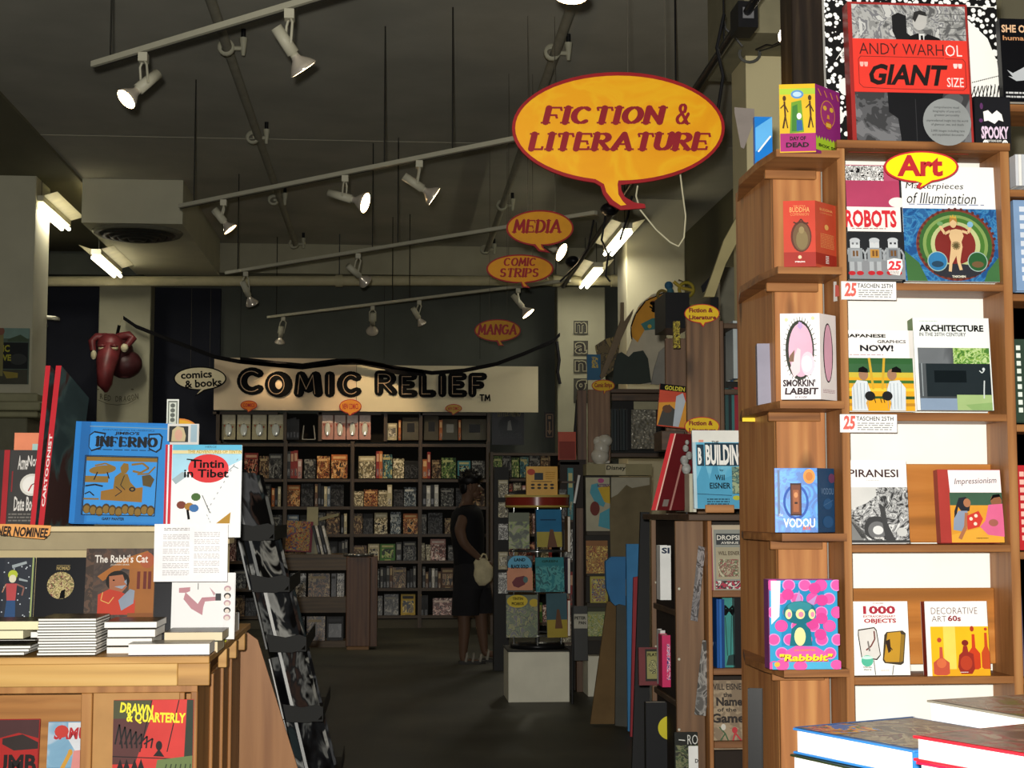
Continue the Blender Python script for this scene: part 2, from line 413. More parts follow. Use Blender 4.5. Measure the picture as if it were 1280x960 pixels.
# beam, soffit and drain pipe at the back
z0,z1=W(400,343,18.1).z,CEIL
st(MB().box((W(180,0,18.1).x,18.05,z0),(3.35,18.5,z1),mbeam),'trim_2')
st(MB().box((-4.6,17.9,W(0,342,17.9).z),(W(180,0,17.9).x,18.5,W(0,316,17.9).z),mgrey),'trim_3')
mpipe=m('#b5ad8c',.6,var=.05)
P=thing('drain_pipe','long thick cream pipe running across below the back beam','pipe',W(400,351,17.35))
pb=MB(); pb.tube([W(-60,352,17.35),W(420,351,17.35),W(860,351,17.35)],.058,mpipe,16); pb.build('pipe',P)
for px in (424,695,768):
    c=W(px,351,17.35); q=MB(); q.tube([c-Vector((.04,0,0)),c+Vector((.04,0,0))],.072,mpipe,14); q.tube([c,Vector((c.x,c.y,CEIL))],.006,m('#444444'),6); q.build('pipe_clamp',P)
# columns
def column(xl,xr,Y,ztop,label,name,dep=.45,mt=mwall,zb=0):
    x0,x1=W(xl,500,Y).x,W(xr,500,Y).x
    o=MB().cbox((x0,Y,zb),(x1,Y+dep,ztop),mt,.008).build(name); o['kind']='structure'; return o
mpaint_lit=m('#c6c2a8',.85,var=.05,sc=2)  # lighter copy of the column paint; the brighter light is put into the colour
column(-160,38,14.4,CEIL,'','trim_4',.6,mpaint_lit)
column(121,186,17.9,W(0,350,17.9).z,'','trim_5',.3)
column(784,858,15.1,CEIL,'','trim_6',.6,mcream)
column(697,757,17.9,W(0,350,17.9).z,'','trim_7',.3)
# lower soffit on the left, above the column
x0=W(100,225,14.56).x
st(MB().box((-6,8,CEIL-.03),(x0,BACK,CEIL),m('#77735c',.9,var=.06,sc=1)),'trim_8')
# duct box with round diffuser
a,b_=W(103,226,14.6),W(228,280,14.6)
D=thing('air_duct','square cream air duct dropping from the ceiling at left','duct',((a.x+b_.x)/2,14.6,b_.z))
MB().box((a.x,14.6,b_.z),(b_.x,17.8,CEIL-.002),mpaint_lit).build('casing',D)
d=MB(); c=W(172,291,15.05); c.z=b_.z-.004
md=m('#2a2a26',.5); 
for r_,zz in ((.44,0),(.36,-.02),(.28,-.035),(.2,-.05),(.1,-.06)):
    d.lathe([(zz,r_),(zz-.03,r_-.02),(zz-.03,r_-.06),(zz-.002,r_-.08)],c,(0,0,1),md if r_<.44 else m('#6d6b5c'),32)
d.build('diffuser',D)
# right hand near column and header
mcr=m('#cfc49a',.75,var=.03,sc=2)
x0=W(931,0,8).x
st(MB().box((x0,8,0),(3.6,8.34,W(0,47,8).z),mcr),'wall_front_right')
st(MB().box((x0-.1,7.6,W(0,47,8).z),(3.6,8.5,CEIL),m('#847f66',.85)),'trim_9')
st(MB().box((3.2,2,0),(3.35,8,CEIL),mcream),'wall_side_right')
# white partition behind the art bookcase
x0=W(1031,400,4.58).x
part=st(MB().box((x0,4.58,0),(3.2,4.63,W(0,180,4.58).z),m('#f3f1e8',.8,var=.015)),'wall_display')
st(MB().box((-3,12.9,CEIL-.004),(3.3,12.92,CEIL-.0005),m('#b8b4a0',.8)),'trim_11')
# ================= FLUORESCENT LAMPS
def fluor(px0,py0,px1,py1,label,power=14,wing=.13,z=3.98):
    a=WZ(px0,py0,z); b=WZ(px1,py1,z)
    a=Vector((a.x,max(a.y,6),z)); b=Vector((a.x,a.y+1.25,z))
    T=thing('fluorescent_lamp',label,'lamp',a+Vector((0,.6,.08)),group=None)
    h=MB(); h.box((a.x-.05,a.y,z+.035),(a.x+.05,b.y,z+.09),m('#c9c4ac')); h.build('housing',T)
    for s in (-1,1):
        w=MB(); w.add([(a.x+s*.05,a.y,z+.09),(a.x+s*(.05+wing),a.y,z+.13),(a.x+s*(.05+wing),b.y,z+.13),(a.x+s*.05,b.y,z+.09)],[(0,1,2,3)],m('#e6dfc0',.5)); w.build('reflector',T)
        q=MB(); q.tube([(a.x+s*.035,a.y+.01,z),(a.x+s*.035,b.y-.01,z)],.019,glow('#fff6d8',9),10); q.build('lamp_tube',T)
    h=MB()
    for y in (a.y+.15,b.y-.15): h.tube([(a.x,y,z+.09),(a.x,y,CEIL)],.004,m('#3a3a36'),5)
    h.build('hanger',T)
    l=lamp('AREA','fluorescent_light',(a.x,(a.y+b.y)/2,z-.03),power,(1,.95,.80),shape='RECTANGLE',size=.12,size_y=1.15)
    l.parent=T; l.location=Vector(l.location)-Vector(T.location)
    return T
fluor(120,322,143,345,'twin-tube fluorescent lamp hanging at left, nearest the round air diffuser')
fluor(47,256,77,286,'twin-tube fluorescent lamp beside the left column, upper left',30,z=4.25)
fluor(748,338,725,365,'twin-tube fluorescent lamp above the back pipe at right',14)
fluor(784,290,768,310,'twin-tube fluorescent lamp half hidden by the right column')
# ================= SPRINKLER PIPES with clamps
mpp=m('#9a9684',.7)
def sprinkler_pipe(pts,label,clamps,side):
    z=CEIL-.13
    g=[WZ(x,y,z) for x,y in pts]
    a=g[0]; b=g[-1]; dirv=(b-a); a=a-dirv*.4
    T=thing('sprinkler_pipe',label,'pipe',(a+b)/2)
    MB().tube([a,b],.033,mpp,10).build('pipe',T)
    for i,(x,y) in enumerate(clamps):
        c=WZ(x,y,z); q=MB(); cl=m('#aaa790',.6)
        q.lathe([(-.03,.036),(-.03,.055),(.03,.055),(.03,.036)],c,(b-a),cl,14)
        q.tube([c,c+Vector((side*.11,0,0))],.016,cl,8); q.tube([c+Vector((side*.11,0,-.05)),c+Vector((side*.11,0,.07))],[.012,.028],cl,8)
        q.tube([c+Vector((side*.11,0,.05)),c+Vector((side*.11,0,.13))],.016,m('#161616'),8)
        q.build('sprinkler_head',T)
sprinkler_pipe([(272,25),(370,307)],'left ceiling sprinkler pipe with white clamp fittings',[(283,60),(316,172),(342,250),(367,305)],1)
sprinkler_pipe([(712,15),(608,315)],'right ceiling sprinkler pipe passing behind the big yellow sign',[(690,66),(627,257),(606,312)],1)
# ================= LIGHTING TRACKS
TRK=[]; mtr=m('#b9b59e',.5,var=.03); TZ=3.6
def track(x0,y0,x1,y1,label,rods):
    a=WZ(x0,y0,TZ); b=WZ(x1,y1,TZ); TRK.append((a,b)); d=(b-a).normalized(); n=Vector((-d.y,d.x,0))
    T=thing('lighting_track',label,'track',(a+b)/2)
    r=MB(); w=.018
    r.add([a+n*w,a-n*w,b-n*w,b+n*w]+[p+Vector((0,0,.028)) for p in (a+n*w,a-n*w,b-n*w,b+n*w)],[(0,1,2,3),(4,5,6,7),(0,1,5,4),(1,2,6,5),(2,3,7,6),(3,0,4,7)],mtr)
    r.add([a+n*w*.5-Vector((0,0,.006)),a-n*w*.5-Vector((0,0,.006)),b-n*w*.5-Vector((0,0,.006)),b+n*w*.5-Vector((0,0,.006))],[(0,1,2,3)],m('#3c3a32'))
    r.build('rail',T)
    for px in rods:
        t=(px-x0)/(x1-x0)
        # perspective-correct point along the rail
        best=min((abs((lambda p:640+F*(p-EYE).dot(RT)/(p-EYE).dot(FW))(a+(b-a)*k/400)-px),k) for k in range(401))[1]
        c=a+(b-a)*best/400
        MB().tube([c+Vector((0,0,.02)),Vector((c.x,c.y,CEIL))],.005,m('#26251f'),6).build('hanger_rod',T)
    return T
track(117,84,770,-110,'white lighting track nearest the camera, at the upper left',[138])
track(225,260,700,165,'white lighting track second from the camera, behind the big sign',[242,480,565])
track(283,343,745,268,'white lighting track third from the camera, above the banner',[297,466,497])
track(335,398,712,352,'farthest and lowest looking white lighting track, just above the banner',[345,490,512])
mbl=m('#17171a',.4)
a=WZ(960,-24,TZ); b_=WZ(704,358,TZ)
T=thing('cable_track','black cable track running deep along the right side of the ceiling','track',(a+b_)/2)
MB().tube([a,b_],.02,mbl,8).build('rail',T)
c=WZ(930,22,TZ); q=MB(); q.box((c.x-.045,c.y-.08,c.z-.07),(c.x+.045,c.y+.08,c.z+.05),mbl); q.box((c.x-.025,c.y-.085,c.z-.03),(c.x+.025,c.y-.079,c.z+.02),m('#77777a')); q.build('junction_box',T)
for k,(px,py) in enumerate([(762,262),(716,327)]):
    c=WZ(px,py,TZ); q=MB(); q.ball(c,(.07,.09,.05),mbl); q.build('connector',T)
for pts in ([(905,18),(896,60),(904,95),(897,140)],[(757,268),(752,300),(760,318),(757,345),(763,352)],[(742,275),(735,310),(722,330),(700,352)],[(790,245),(785,270),(775,300)]):
    Yc=WZ(pts[0][0],pts[0][1],TZ).y; q=MB(); q.tube([W(x,y,Yc) for x,y in pts],.008,mbl,6); q.build('cable',T)
for px in (845,905): 
    c=WZ(px,22+(930-px)*1.41,TZ); MB().tube([c,Vector((c.x,c.y,CEIL))],.005,mbl,5).build('hanger_rod',T)
mlamp=m('#b3af99',.45,var=.03); 
def spot(mx,my,bx,by,fx,fy,label,dy=0,fr=.062,lit=8,power=7,refl=None):
    "mx,my mount on the rail; b = tail of the can; f = bulb face centre"
    M=WZ(mx,my,TZ)
    a,b=min(TRK,key=lambda t:(M-(t[0]+(t[1]-t[0])*max(0,min(1,(M-t[0]).dot(t[1]-t[0])/(t[1]-t[0]).length_squared)))).length)
    k=min(range(-40,441),key=lambda k:abs((lambda p:640+F*(p-EYE).dot(RT)/(p-EYE).dot(FW))(a+(b-a)*k/400)-mx)); M=a+(b-a)*k/400; Y=M.y; B=W(bx,by,Y); Fp=W(fx,fy,Y)+Vector((0,dy,0)); d=(Fp-B); L=d.length; d.normalize()
    T=thing('track_spotlight',label,'spotlight',M)
    q=MB(); q.box((M.x-.022,Y-.03,M.z-.05),(M.x+.022,Y+.03,M.z-.007),mlamp); q.build('mount',T)
    piv=B+d*L*.42
    q=MB(); s=d.cross(Vector((0,0,1))).normalized() if abs(d.z)<.99 else Vector((1,0,0)); s=Vector((.6,.8,0)) if s.length<.1 else s
    for k in (-1,1): q.tube([M+Vector((0,0,-.045))+s*k*.012,M+Vector((0,0,-.07))+s*k*.034,piv+s*k*.034],.0065,mlamp,6)
    q.build('yoke',T)
    q=MB(); q.lathe([(0,.001),(0,.027),(L*.62,.029),(L*.62,.02),(L*.70,.02)],B,d,mlamp,16); q.build('lamp_body',T)
    q=MB(); q.lathe([(L*.66,.019),(L*.74,.024),(L*.88,fr*.8),(L*.97,fr),(L,fr*.97)],B,d,m('#d8cdbb',.2,metal=.5),18); bo_=q.build('bulb',T)
    q=MB(); q.lathe([(L*1.0,fr*.95),(L*1.012,fr*.5),(L*1.015,.001)],B,d,glow('#ffd9a0',lit),18); q.build('bulb_face',bo_)
    if power:
        l=lamp('SPOT','spotlight_beam',Fp+d*.03,power,(1,.72,.42),spot_size=R(58),spot_blend=.7,shadow_soft_size=.05)
        l.rotation_euler=d.to_track_quat('-Z','Y').to_euler(); l.parent=T; l.location=Vector(l.location)-M
    return T
spot(180,69,197,92,162,131,'spotlight at the left end of the nearest track, glowing bulb toward the left',-.10,.055,30)
spot(362,8,345,34,379,82,'largest spotlight, upper centre, whose bulb points down to the right',.06,.068,14)
spot(432,220,411,241,457,257,'spotlight in the middle of the second track, glowing bulb facing right',-.09,.07,26)
spot(524,202,505,220,543,245,'spotlight on the second track, right of the middle one, bulb aimed down right',.02,.07,14)
spot(280,250,268,262,288,287,'spotlight at the left end of the second track',.0,.055,5)
spot(307,342,303,352,314,378,'spotlight at the left end of the third track, bulb aimed down',.12,.062,16,50)
spot(448,316,435,332,457,350,'spotlight in the middle of the third track above the banner',.13,.065,5,60)
spot(690,279,683,306,701,317,'spotlight just right of the two orange hanging signs',-.06,.075,22)
spot(354,400,352,408,349,427,'spotlight at the left end of the farthest track',.10,.062,4,26)
spot(466,385,466,392,465,411,'spotlight in the middle of the farthest track, hanging straight down',.24,.07,4,75)
spot(524,378,516,385,528,404,'spotlight on the farthest track, unlit and tilted to the right',.08,.05,.6,0)
spot(648,367,641,369,660,393,'spotlight at the right end of the farthest track, above the small comics sign',-.04,.072,22,9)
spot(712,-93,717,-48,712,-3,'spotlight cut off by the top edge of the picture',-.03,.07,18)
# ================= SIGNS
YEL='#f6a704'; mY=art(['#e98f02','#f7aa06','#f9b911','#f7ab05'],4,.45,1,soft=True,rnd=False); mR=m('#a01c22',.45,var=.1); mY2=m('#e39b1b',.5)
def bubble_pts(cx,cy,rx,ry,tail,n=56,tw=None):
    "ellipse in photo px with a tail replacing the bottom between two x values; tail=[left x, ...points..., right x]"
    pts=[]; xl,xr=tail[0],tail[-1]
    for i in range(n+1):
        a=2*pi*i/n; x=cx+rx*math.sin(a); y=cy-ry*math.cos(a)
        if y>cy and xl<x<xr:
            if tail[1:-1] and ('T' not in locals()): T=1; pts+=list(reversed(tail[1:-1]))
            continue
        pts.append((x,y))
    return pts
def sign(name,label,Y,outer,inner,draw=None,mo=mR,mi=mY,t=.015,wires=(),cat='sign',yaw=0,group=None,wcol='#5a564a'):
    c=W(sum(p[0] for p in outer)/len(outer),max(p[1] for p in outer),Y)
    T=thing(name,label,cat,c,group=group)
    q=MB(); q.prism([(lambda v:(v.x,v.z))(W(x,y,Y)) for x,y in outer],Y,Y+t,mo); q.build('board',T)
    q=MB(); q.add([W(x,y,Y-.0015) for x,y in inner],[tuple(range(len(inner)))],mi); fo_=q.build('face',T)
    if draw:
        # drawing surface in photo pixels
        C=Canvas(1,1,(0,0,1,1),eps=.0008,start=.003); C.P=lambda x,y:W(x,y,Y)-Vector((0,C.k,0)); C.local=False; draw(C)
        o=C.build('lettering',fo_)
    for (x,y,zt) in wires:
        p=W(x,y,Y); MB().tube([p+Vector((0,.006,-.01)),Vector((p.x,p.y+.006,zt))],.002,m(wcol),5).build('wire',T)
    return T
def d1(C):
    C.t('FICTION',678,132,833,156.5,m('#96202a',.5),stroke='serif',wt=.3,shear=.18,sp=.34)
    C.t('&',843,129,863,157,m('#96202a',.5),stroke='serif',wt=.2,shear=.12)
    C.t('LITERATURE',660,165,890,190,m('#96202a',.5),stroke='serif',wt=.3,shear=.18,sp=.32)
sign('hanging_sign','large yellow speech bubble sign for fiction and literature hanging from the ceiling',6.4,
 bubble_pts(773,160,133,70,[754,(751,233),(754,243),(762,255),(776,262.5),(807,260),(806,255),(793,253),(781,246),(777,238),(776,231),779]),
 bubble_pts(773,160,129,65.5,[756,(755,230),(758,240),(766,250),(776,257),(783,256),(778,251),(773,243),(772,230),773]),d1,wires=((785,92,CEIL),(832,98,CEIL)))
def d2(C): C.t('MEDIA',641,274,703,292,mR,stroke='serif',wt=.25,shear=.15,sp=.3)
sign('hanging_sign','small orange speech bubble sign reading MEDIA, second from the top',9.5,
 bubble_pts(675,285,42,22.5,[666,(668,308),(674,314),(688,316),(680,310),(678,306),680]),
 bubble_pts(675,285,40,20.5,[668,(669,305),(675,312),(681,313),(677,309),(676,305),678]),d2,mi=mY2,wires=((660,266,CEIL),(694,266,CEIL)))
def d3(C):
    C.t('COMIC',629,322,671,333,mR,stroke='serif',wt=.25,shear=.15,sp=.3); C.t('STRIPS',624,335,674,347,mR,stroke='serif',wt=.25,shear=.15,sp=.3)
sign('hanging_sign','small orange speech bubble sign reading COMIC STRIPS above the farthest track',10.8,
 bubble_pts(650,336,42,18,[649,(651,353),(653,359),(663,360),(657,354),660]),
 bubble_pts(650,336,40,16.3,[650,(652,352),(655,358),(659,358),(655,353),658]),d3,mi=mY2,wires=((636,321,CEIL),(666,322,CEIL)))
def d4(C): C.t('MANGA',597,405,647,419,mR,stroke='serif',wt=.28,shear=.15,sp=.3)
sign('hanging_sign','orange speech bubble sign reading MANGA over the end of the banner',13.2,
 bubble_pts(622,413,29,14,[619,(621,427),(623,432),(630,432),(626,427),628]),
 bubble_pts(622,413,27.5,12.6,[620,(622,425),(625,431),(628,431),(625,426),627]),d4,mi=m('#cf9424'),wires=((612,402,CEIL),(634,402,CEIL)))
# white cord hanging under the large sign
q=MB(); q.tube([W(x,y,6.6) for x,y in ((797,232),(795,245),(800,262),(820,287),(838,303),(848,308),(855,297),(857,270),(853,240),(850,215))],.004,m('#cfc9a8'),6)
tag(q.build('looped_wire'),'pale wire looping down below the large yellow sign','wire')
# poster-like banner over the back bookcase
BY=18.02
a,b_=W(268,447,BY),W(612,515,BY)
def banner(C):
    k=m('#08090b',.8,spec=.1,var=0); h=m('#a88f75',.7,var=0)
    def big(txt,x0,y0,x1,y1,wt,sp):
        C.t(txt,x0,y0,x1,y1,k,stroke='round',wt=wt,sp=sp)
        C.t(txt,x0+4.2,y0+4.5,x1-7,y1-4.0,h,stroke='round',wt=.035,sp=sp*1.35)
    big('C',296,459,333,494,.42,.4); big('OMIC',331,464,455,497,.46,.5)
    big('R',468,463,497,495,.42,.4); big('ELIEF',498,466,609,497,.46,.52)
    C.t('TM',599,493,613,502,k,stroke='round',wt=.25)
B_=thing('shop_banner','long cream banner with bold black comic lettering above the back bookcase','banner',((a.x+b_.x)/2,BY,b_.z))
mban=m('#cdb99c',.7,var=.04,sc=1.5)
q=MB(); q.box((a.x,BY,W(0,511,BY).z),(W(450,0,BY).x-.006,BY+.02,a.z),mban); q.build('board',B_)
q=MB(); q.box((W(450,0,BY).x,BY,W(0,512,BY).z),(W(672,0,BY).x,BY+.02,W(0,453,BY).z),m('#c9bfa2',.7,var=.04,sc=1.5)); q.build('board',B_)
C=Canvas(1,1,(0,0,1,1),eps=.002,start=.004); C.P=lambda x,y:W(x,y,BY)-Vector((0,C.k,0)); C.local=False; banner(C); C.build('lettering',B_)
for px in (300,480,600): p=W(px,448,BY); MB().tube([Vector((p.x,BY+.01,p.z-.01)),Vector((p.x,BY+.01,CEIL-.45))],.003,m('#2a2a26'),5).build('wire',B_)
def d5(C):
    C.t('comics',226,464,265,473,INK,bold=.03,rot=-3); C.t('& books',231,474,277,484,INK,bold=.03,rot=-4)
sign('speech_bubble_sign','cream speech bubble sign reading comics & books left of the banner',17.95,
 bubble_pts(250,473,33,15,[249,(251,487),(243,496),(256,489),258]),bubble_pts(250,473,31.3,13.4,[250,(252,486),(246,493),(255,487),257]),d5,mo=INK,mi=m('#cbc0a0'),wires=((238,461,CEIL),(262,461,CEIL)))
# black swag ribbon
q=MB()
def rib(pts,w):
    for (a0,b0),(a1,b1) in zip(pts,pts[1:]):
        p,r_=W(a0,b0,17.7),W(a1,b1,17.7); h=Vector((0,0,w/2)); mt=m('#0b0a0c',.8,spec=.1)
        q.add([p-h,r_-h,r_+h,p+h,p-h+Vector((0,.03,0)),r_-h+Vector((0,.03,0)),r_+h+Vector((0,.03,0)),p+h+Vector((0,.03,0))],[(0,1,2,3),(4,5,6,7),(0,1,5,4),(2,3,7,6)],mt)
rib([(154,397),(170,408),(200,420),(240,435),(268,446),(300,452),(340,456),(375,459),(405,456),(440,451),(462,454),(490,459),(540,466),(580,463),(620,455),(655,442),(690,427),(700,418)],.045)
rib([(300,450),(345,455),(378,458),(420,452),(450,452),(480,458),(495,464),(530,466)],.07)
tag(q.build('ribbon_swag'),'black twisted ribbon strung across the top of the banner','ribbon')
# small bubbles clipped to the top of the back bookcase
for (cx,cy,rx,ry,txt,lb,col) in ((311,506.5,10.5,6,'COMICS','leftmost tiny orange bubble on top of the back bookcase','#cf6f24'),(438,508,14,9,'NEW COMICS','orange bubble reading NEW COMICS below the banner centre','#c9832a'),(567,510.5,10.5,5.5,'NEW COMICS','rightmost tiny yellow bubble on top of the back bookcase','#a98b3e')):
    def dd(C,cx=cx,cy=cy,rx=rx,ry=ry,txt=txt): C.t(txt,cx-rx*.7,cy-ry*.4,cx+rx*.7,cy+ry*.4,mR,bold=.02)
    sign('shelf_bubble',lb,17.995,bubble_pts(cx,cy,rx,ry,[cx-1,(cx-1,cy+ry+3),cx+4],24),bubble_pts(cx,cy,rx-1,ry-1,[cx-1,(cx-.5,cy+ry+2),cx+3],24),dd,mi=m(col),t=.008)
# ================= ART BOOKCASE (right)
WZd=('#6a4326','#976539','#b38350'); 
wv=wood(*WZd,ax='z'); wx=wood('#54321b','#875830','#a87543',ax='x'); wside=wood('#75482a','#a86f40','#c79258',ax='z'); wgold=wood('#7d4e20','#b1702f','#c98a45',ax='x',sc=.6)
AY=4.40; AD=.165
x0,x1=W(1052,500,AY).x,W(1270,500,AY).x; pw=.024
A=thing('display_bookcase','open wooden art bookcase with shallow shelves of face-out books','bookcase',((x0+x1)/2,AY,0))
ztop=W(1160,187,AY).z
MB().cbox((x0,AY,0),(x0+pw,AY+AD,ztop),wv).build('side_post',A)
MB().cbox((x1-pw-.004,AY,0),(x1,AY+AD,ztop),wv).build('side_post',A)
SH=[ztop]
MB().cbox((x0-.002,AY-.006,ztop),(x1+.002,AY+AD,ztop+.024),wx).build('top_board',A)
SH[0]=ztop+.024
for y in (354,517,681,846,1010):
    z=W(1160,y,AY).z; MB().cbox((x0+pw,AY,z-.022),(x1-pw-.004,AY+AD,z),wx).build('shelf',A); SH.append(z)
for y0,y1 in ((417,517),(577,681),(740,846)):
    MB().cbox((x0+pw,AY+AD-.03,W(0,y1,AY).z),(x1-pw-.004,AY+AD-.006,W(0,y0,AY+AD-.03).z),wgold).build('back_board',A)
# corner unit at left of it
PY=4.56
xa,xb=W(970,500,PY).x,W(1031,500,PY).x; zt=W(1000,194,4.5).z
U=thing('corner_bookcase','tall wooden end unit of planks with small shelves of boxed sets','bookcase',((xa+xb)/2,PY,0))
MB().cbox((xa,PY,0),(xb,PY+.02,zt),wside).build('front_panel',U)
ye=xa*F/(928-487)
MB().cbox((xa,PY+.02,0),(xa+.02,ye,zt),wside).build('side_panel',U)
xl_,xr_=W(970,500,4.37).x,x0-.001
shz=[]
for i,y in enumerate((187,333,501,667,837)):
    zz=W(1000,y,4.37).z; shz.append(zz)
    q=MB(); q.slab([(xr_,4.37),(xl_+.012,4.37),(xa-.055,PY-.02),(xa-.055,PY+.22),(xa-.001,ye-.03),(xa-.001,PY-.002),(xr_,PY-.002)],zz-.022,zz,wx); q.build('shelf',U)
    MB().cbox((xl_+.02,PY-.02,zz-.05),(xb-.02,PY-.002,zz-.0225),wx).build('cleat',U)
# beyond right post: second bookcase sliver
x2=x1+.003
V=thing('neighbour_bookcase','sliver of the next wooden bookcase cut off by the right picture edge','bookcase',(x2+.12,AY+.02,0))
MB().cbox((x2+.22,AY+.02,0),(x2+.245,AY+.2,2.5),wv).build('side_post',V)
for y in (128,235,366,530,690,848):
    z=W(1275,y,AY).z; MB().cbox((x2,AY+.02,z-.022),(x2+.22,AY+.2,z),wx).build('shelf',V)
MB().cbox((x2,AY+.18,0),(x2+.22,AY+.2,2.45),m('#5a3a20')).build('back_board',V)
ec=[('blue and grey art book at the right edge beside the illumination book',1271,250,1300,364,'#7f9cc0','#d3dbe6'),
('dark green spine at the right edge beside the architecture book',1270,424,1285,528,'#2f4034','#dfe8dd'),
('red spine at the right edge beside the impressionism book',1274,582,1290,688,'#b5262b','#e7b6a8'),
('grey-violet spine at the right edge near the bottle-cover book',1270,745,1281,846,'#5b5166','#cfc9d6')]
for lb,a0,b0,a1,b1,c1,c2 in ec:
    def dd(C,a0=a0,b0=b0,a1=a1,b1=b1,c2=c2):
        for k in range(9): C.r(a0+(a1-a0)*.25,b0+8+k*(b1-b0-16)/9,a0+(a1-a0)*.6,b0+8+(k+.6)*(b1-b0-16)/9,m(c2))
    book(a0,b0,a1,b1,AY+.03,.03,lb,c1,dd,tilt=2)
def dS(C):
    C.t('SHE OF',1257,30,1292,40,m('#e3b890'),bold=.03); C.t('human',1258,44,1290,50,m('#c98f62'),bold=.02)
    C.poly([(1261,88),(1268,92),(1290,80),(1290,100),(1272,102),(1262,96),(1268,97)],m('#b8bcc0')); C.lines(1258,116,1290,126,2,m('#cccccc'))
book(1255,22,1300,128,AY+.02,.03,'black hardcover with pale lettering standing at the top right edge','#0c0c0f',dS,tilt=4)
q=MB(); 
for k in range(6): book(1270+k*4,193,1273.6+k*4,232,AY+.06,.1,'thin pale spine in the row under the black hardcover, number %s from the left'%('one','two','three','four','five','six')[k],['#cfd2d6','#eceae4','#c3c8cd'][k%3],tilt=0,group='thin spines at the right edge')
# ---- top of the art bookcase
bn=art(['#f4f4f0','#0b0b0b','#f4f4f0','#0b0b0b','#f4f4f0','#0a0a0a'],44,.5,2.0,rnd=False)
bv=art(['#f6f6f2','#f6f6f2','#0a0a0a'],60,.5,0,kind='voro',rnd=False)
def dP(C):
    C.r(1035,0,1065,190,bv); C.r(1215,5,1253,95,bv)
    C.poly([(1214,20),(1240,45),(1251,75),(1253,100),(1240,112),(1214,112)],m('#f7f6f0',var=0)); C.r(1214,100,1253,140,m('#f7f6f0',var=0)); C.r(1050,-8,1253,4,bv)
    for k in range(16):
        x=1218+k*2.4; C.line([(x,102-k*.6),(x+1.6,101-k*.6)],1.1,INK)
        C.line([(1216+k*2.2,128-k*.9),(1212+k*2.6,108-k*.3)],1,INK) if k%2 else C.line([(1214+k*2.3,126),(1222+k*2.0,106)],1.2,INK)
    for k in range(7): C.line([(1048+k*2,78-k*3),(1052,72),(1062,60+k*4)],.8,WHT)
    C.e_(1058,112,8,11,WHT,14); C.e_(1050,150,5,9,WHT,12)
book(1036,-12,1253,190,AY+.115,.02,'large white book behind, covered in black ink scribbles and blotches','#f3f2ec',dP,tilt=2)
ph=art(['#5d5d5d','#8a8a88','#a9a9a6','#77777a','#c2c2be'],11,.3,3,rnd=False)
ph2=art(['#3c3c3d','#58585a','#707072'],9,.3,2,rnd=False)
RED=m('#e23d31',.35,var=.03)
def dG(C):
    C.r(1072,4,1215,52,ph); C.r(1072,117,1215,184,ph2)
    for k in range(4): C.r(1180,14+k*9,1215,15+k*9,m('#5c5c5c')); 
    C.poly([(1122,18),(1130,14),(1140,18),(1140,40),(1150,48),(1150,52),(1128,52),(1122,38)],m('#1a1a1b'))
    C.e_(1157,24,9,12.5,m('#b8b6b2'),18,8); C.poly([(1148,22),(1150,13),(1158,10.5),(1165,13),(1166,18),(1156,16),(1151,26)],m('#2b2a2a'))
    C.poly([(1141,52),(1144,44),(1154,40),(1160,46),(1166,41),(1180,46),(1185,52)],m('#121214')); C.poly([(1155,41),(1162,41),(1161,52),(1155,52)],m('#d9d9d6')); C.poly([(1157,43),(1160,43),(1160.5,52),(1157,52)],INK)
    C.poly([(1112,117),(1182,117),(1180,125),(1176,140),(1172,184),(1128,184),(1124,150),(1113,142)],m('#111114')); C.r(1146,125,1147,184,m('#2e2e30'))
    C.r(1071,49,1215,117,RED)
    K=m('#47201e'); Wt=m('#f1b6ab')
    C.t('ANDY WARH',1079,54.5,1185,69,K,bold=-.005); C.t('OL',1187,55,1208,69.5,m('#f3e3df'),bold=-.005)
    C.t('GIANT',1090,81,1186,108,m('#1d1615'),bold=.035,shear=.22); C.t('"',1079,79,1089,85,Wt,bold=.03); C.t('"',1196,79,1207,85,m('#f1d9d4'),bold=.03)
    C.t('SIZE',1187,97,1208,109,m('#f1e1dc'),bold=.005)
    for (p,q_) in (((1080,72),(1185,72)),((1186,73),(1208,73)),((1208,73),(1211,77)),((1211,77),(1211,109)),((1211,109),(1207,113)),((1114,113),(1207,113)),((1077,76),(1077,107)),((1077,107),(1082,112)),((1082,112),(1114,113)),((1077,76),(1080,72))): C.line([p,q_],.6,K)
    C.e_(1184,154,30,30,m('#8e9190',.25,metal=.0),36)
    g=m('#3d4040')
    for yy,tt in ((136,'comprehensive visual'),(141,"biography of pop art's"),(146,'greatest personality'),(153,'unprecedented insight into the world'),(158,'of glamour, sex, and death'),(166,'2,000 images including rare'),(171,'and unpublished documents')):
        w=min(26,len(tt)*.78); C.t(tt,1184-w,yy-2,1184+w,yy+1.6,g,bold=.005)
book(1067,1,1218,187,AY+.0,.05,'very large grey hardcover with a wide red title band and round silver sticker','#9c2f2b',dG,tilt=4,spine='#8f2421')
def dO(C):
    C.r(1220,122,1266,187,m('#131318')); C.e_(1228,133,2,4,m('#5b3060')); C.e_(1227,151,2.5,2.5,m('#5b3060'))
    C.poly([(1231,152),(1230,140),(1236,138),(1241,143),(1247,138),(1253,143),(1255,152),(1249,150),(1244,155),(1236,151)],WHT)
    C.t('SPOOKY',1227,158,1261,174,m('#e3cbe0'),bold=.05); C.t('THE TOILING SQUIDS',1234,175,1252,178,WHT,bold=.02); C.t('SHEETS',1235,182,1252,187,WHT,bold=.04)
    for cx in (1232,1256): C.e_(cx,179,3.5,4,WHT,12); C.e_(cx-1.2,179,.8,1,INK,6); C.e_(cx+1.2,179,.8,1,INK,6)
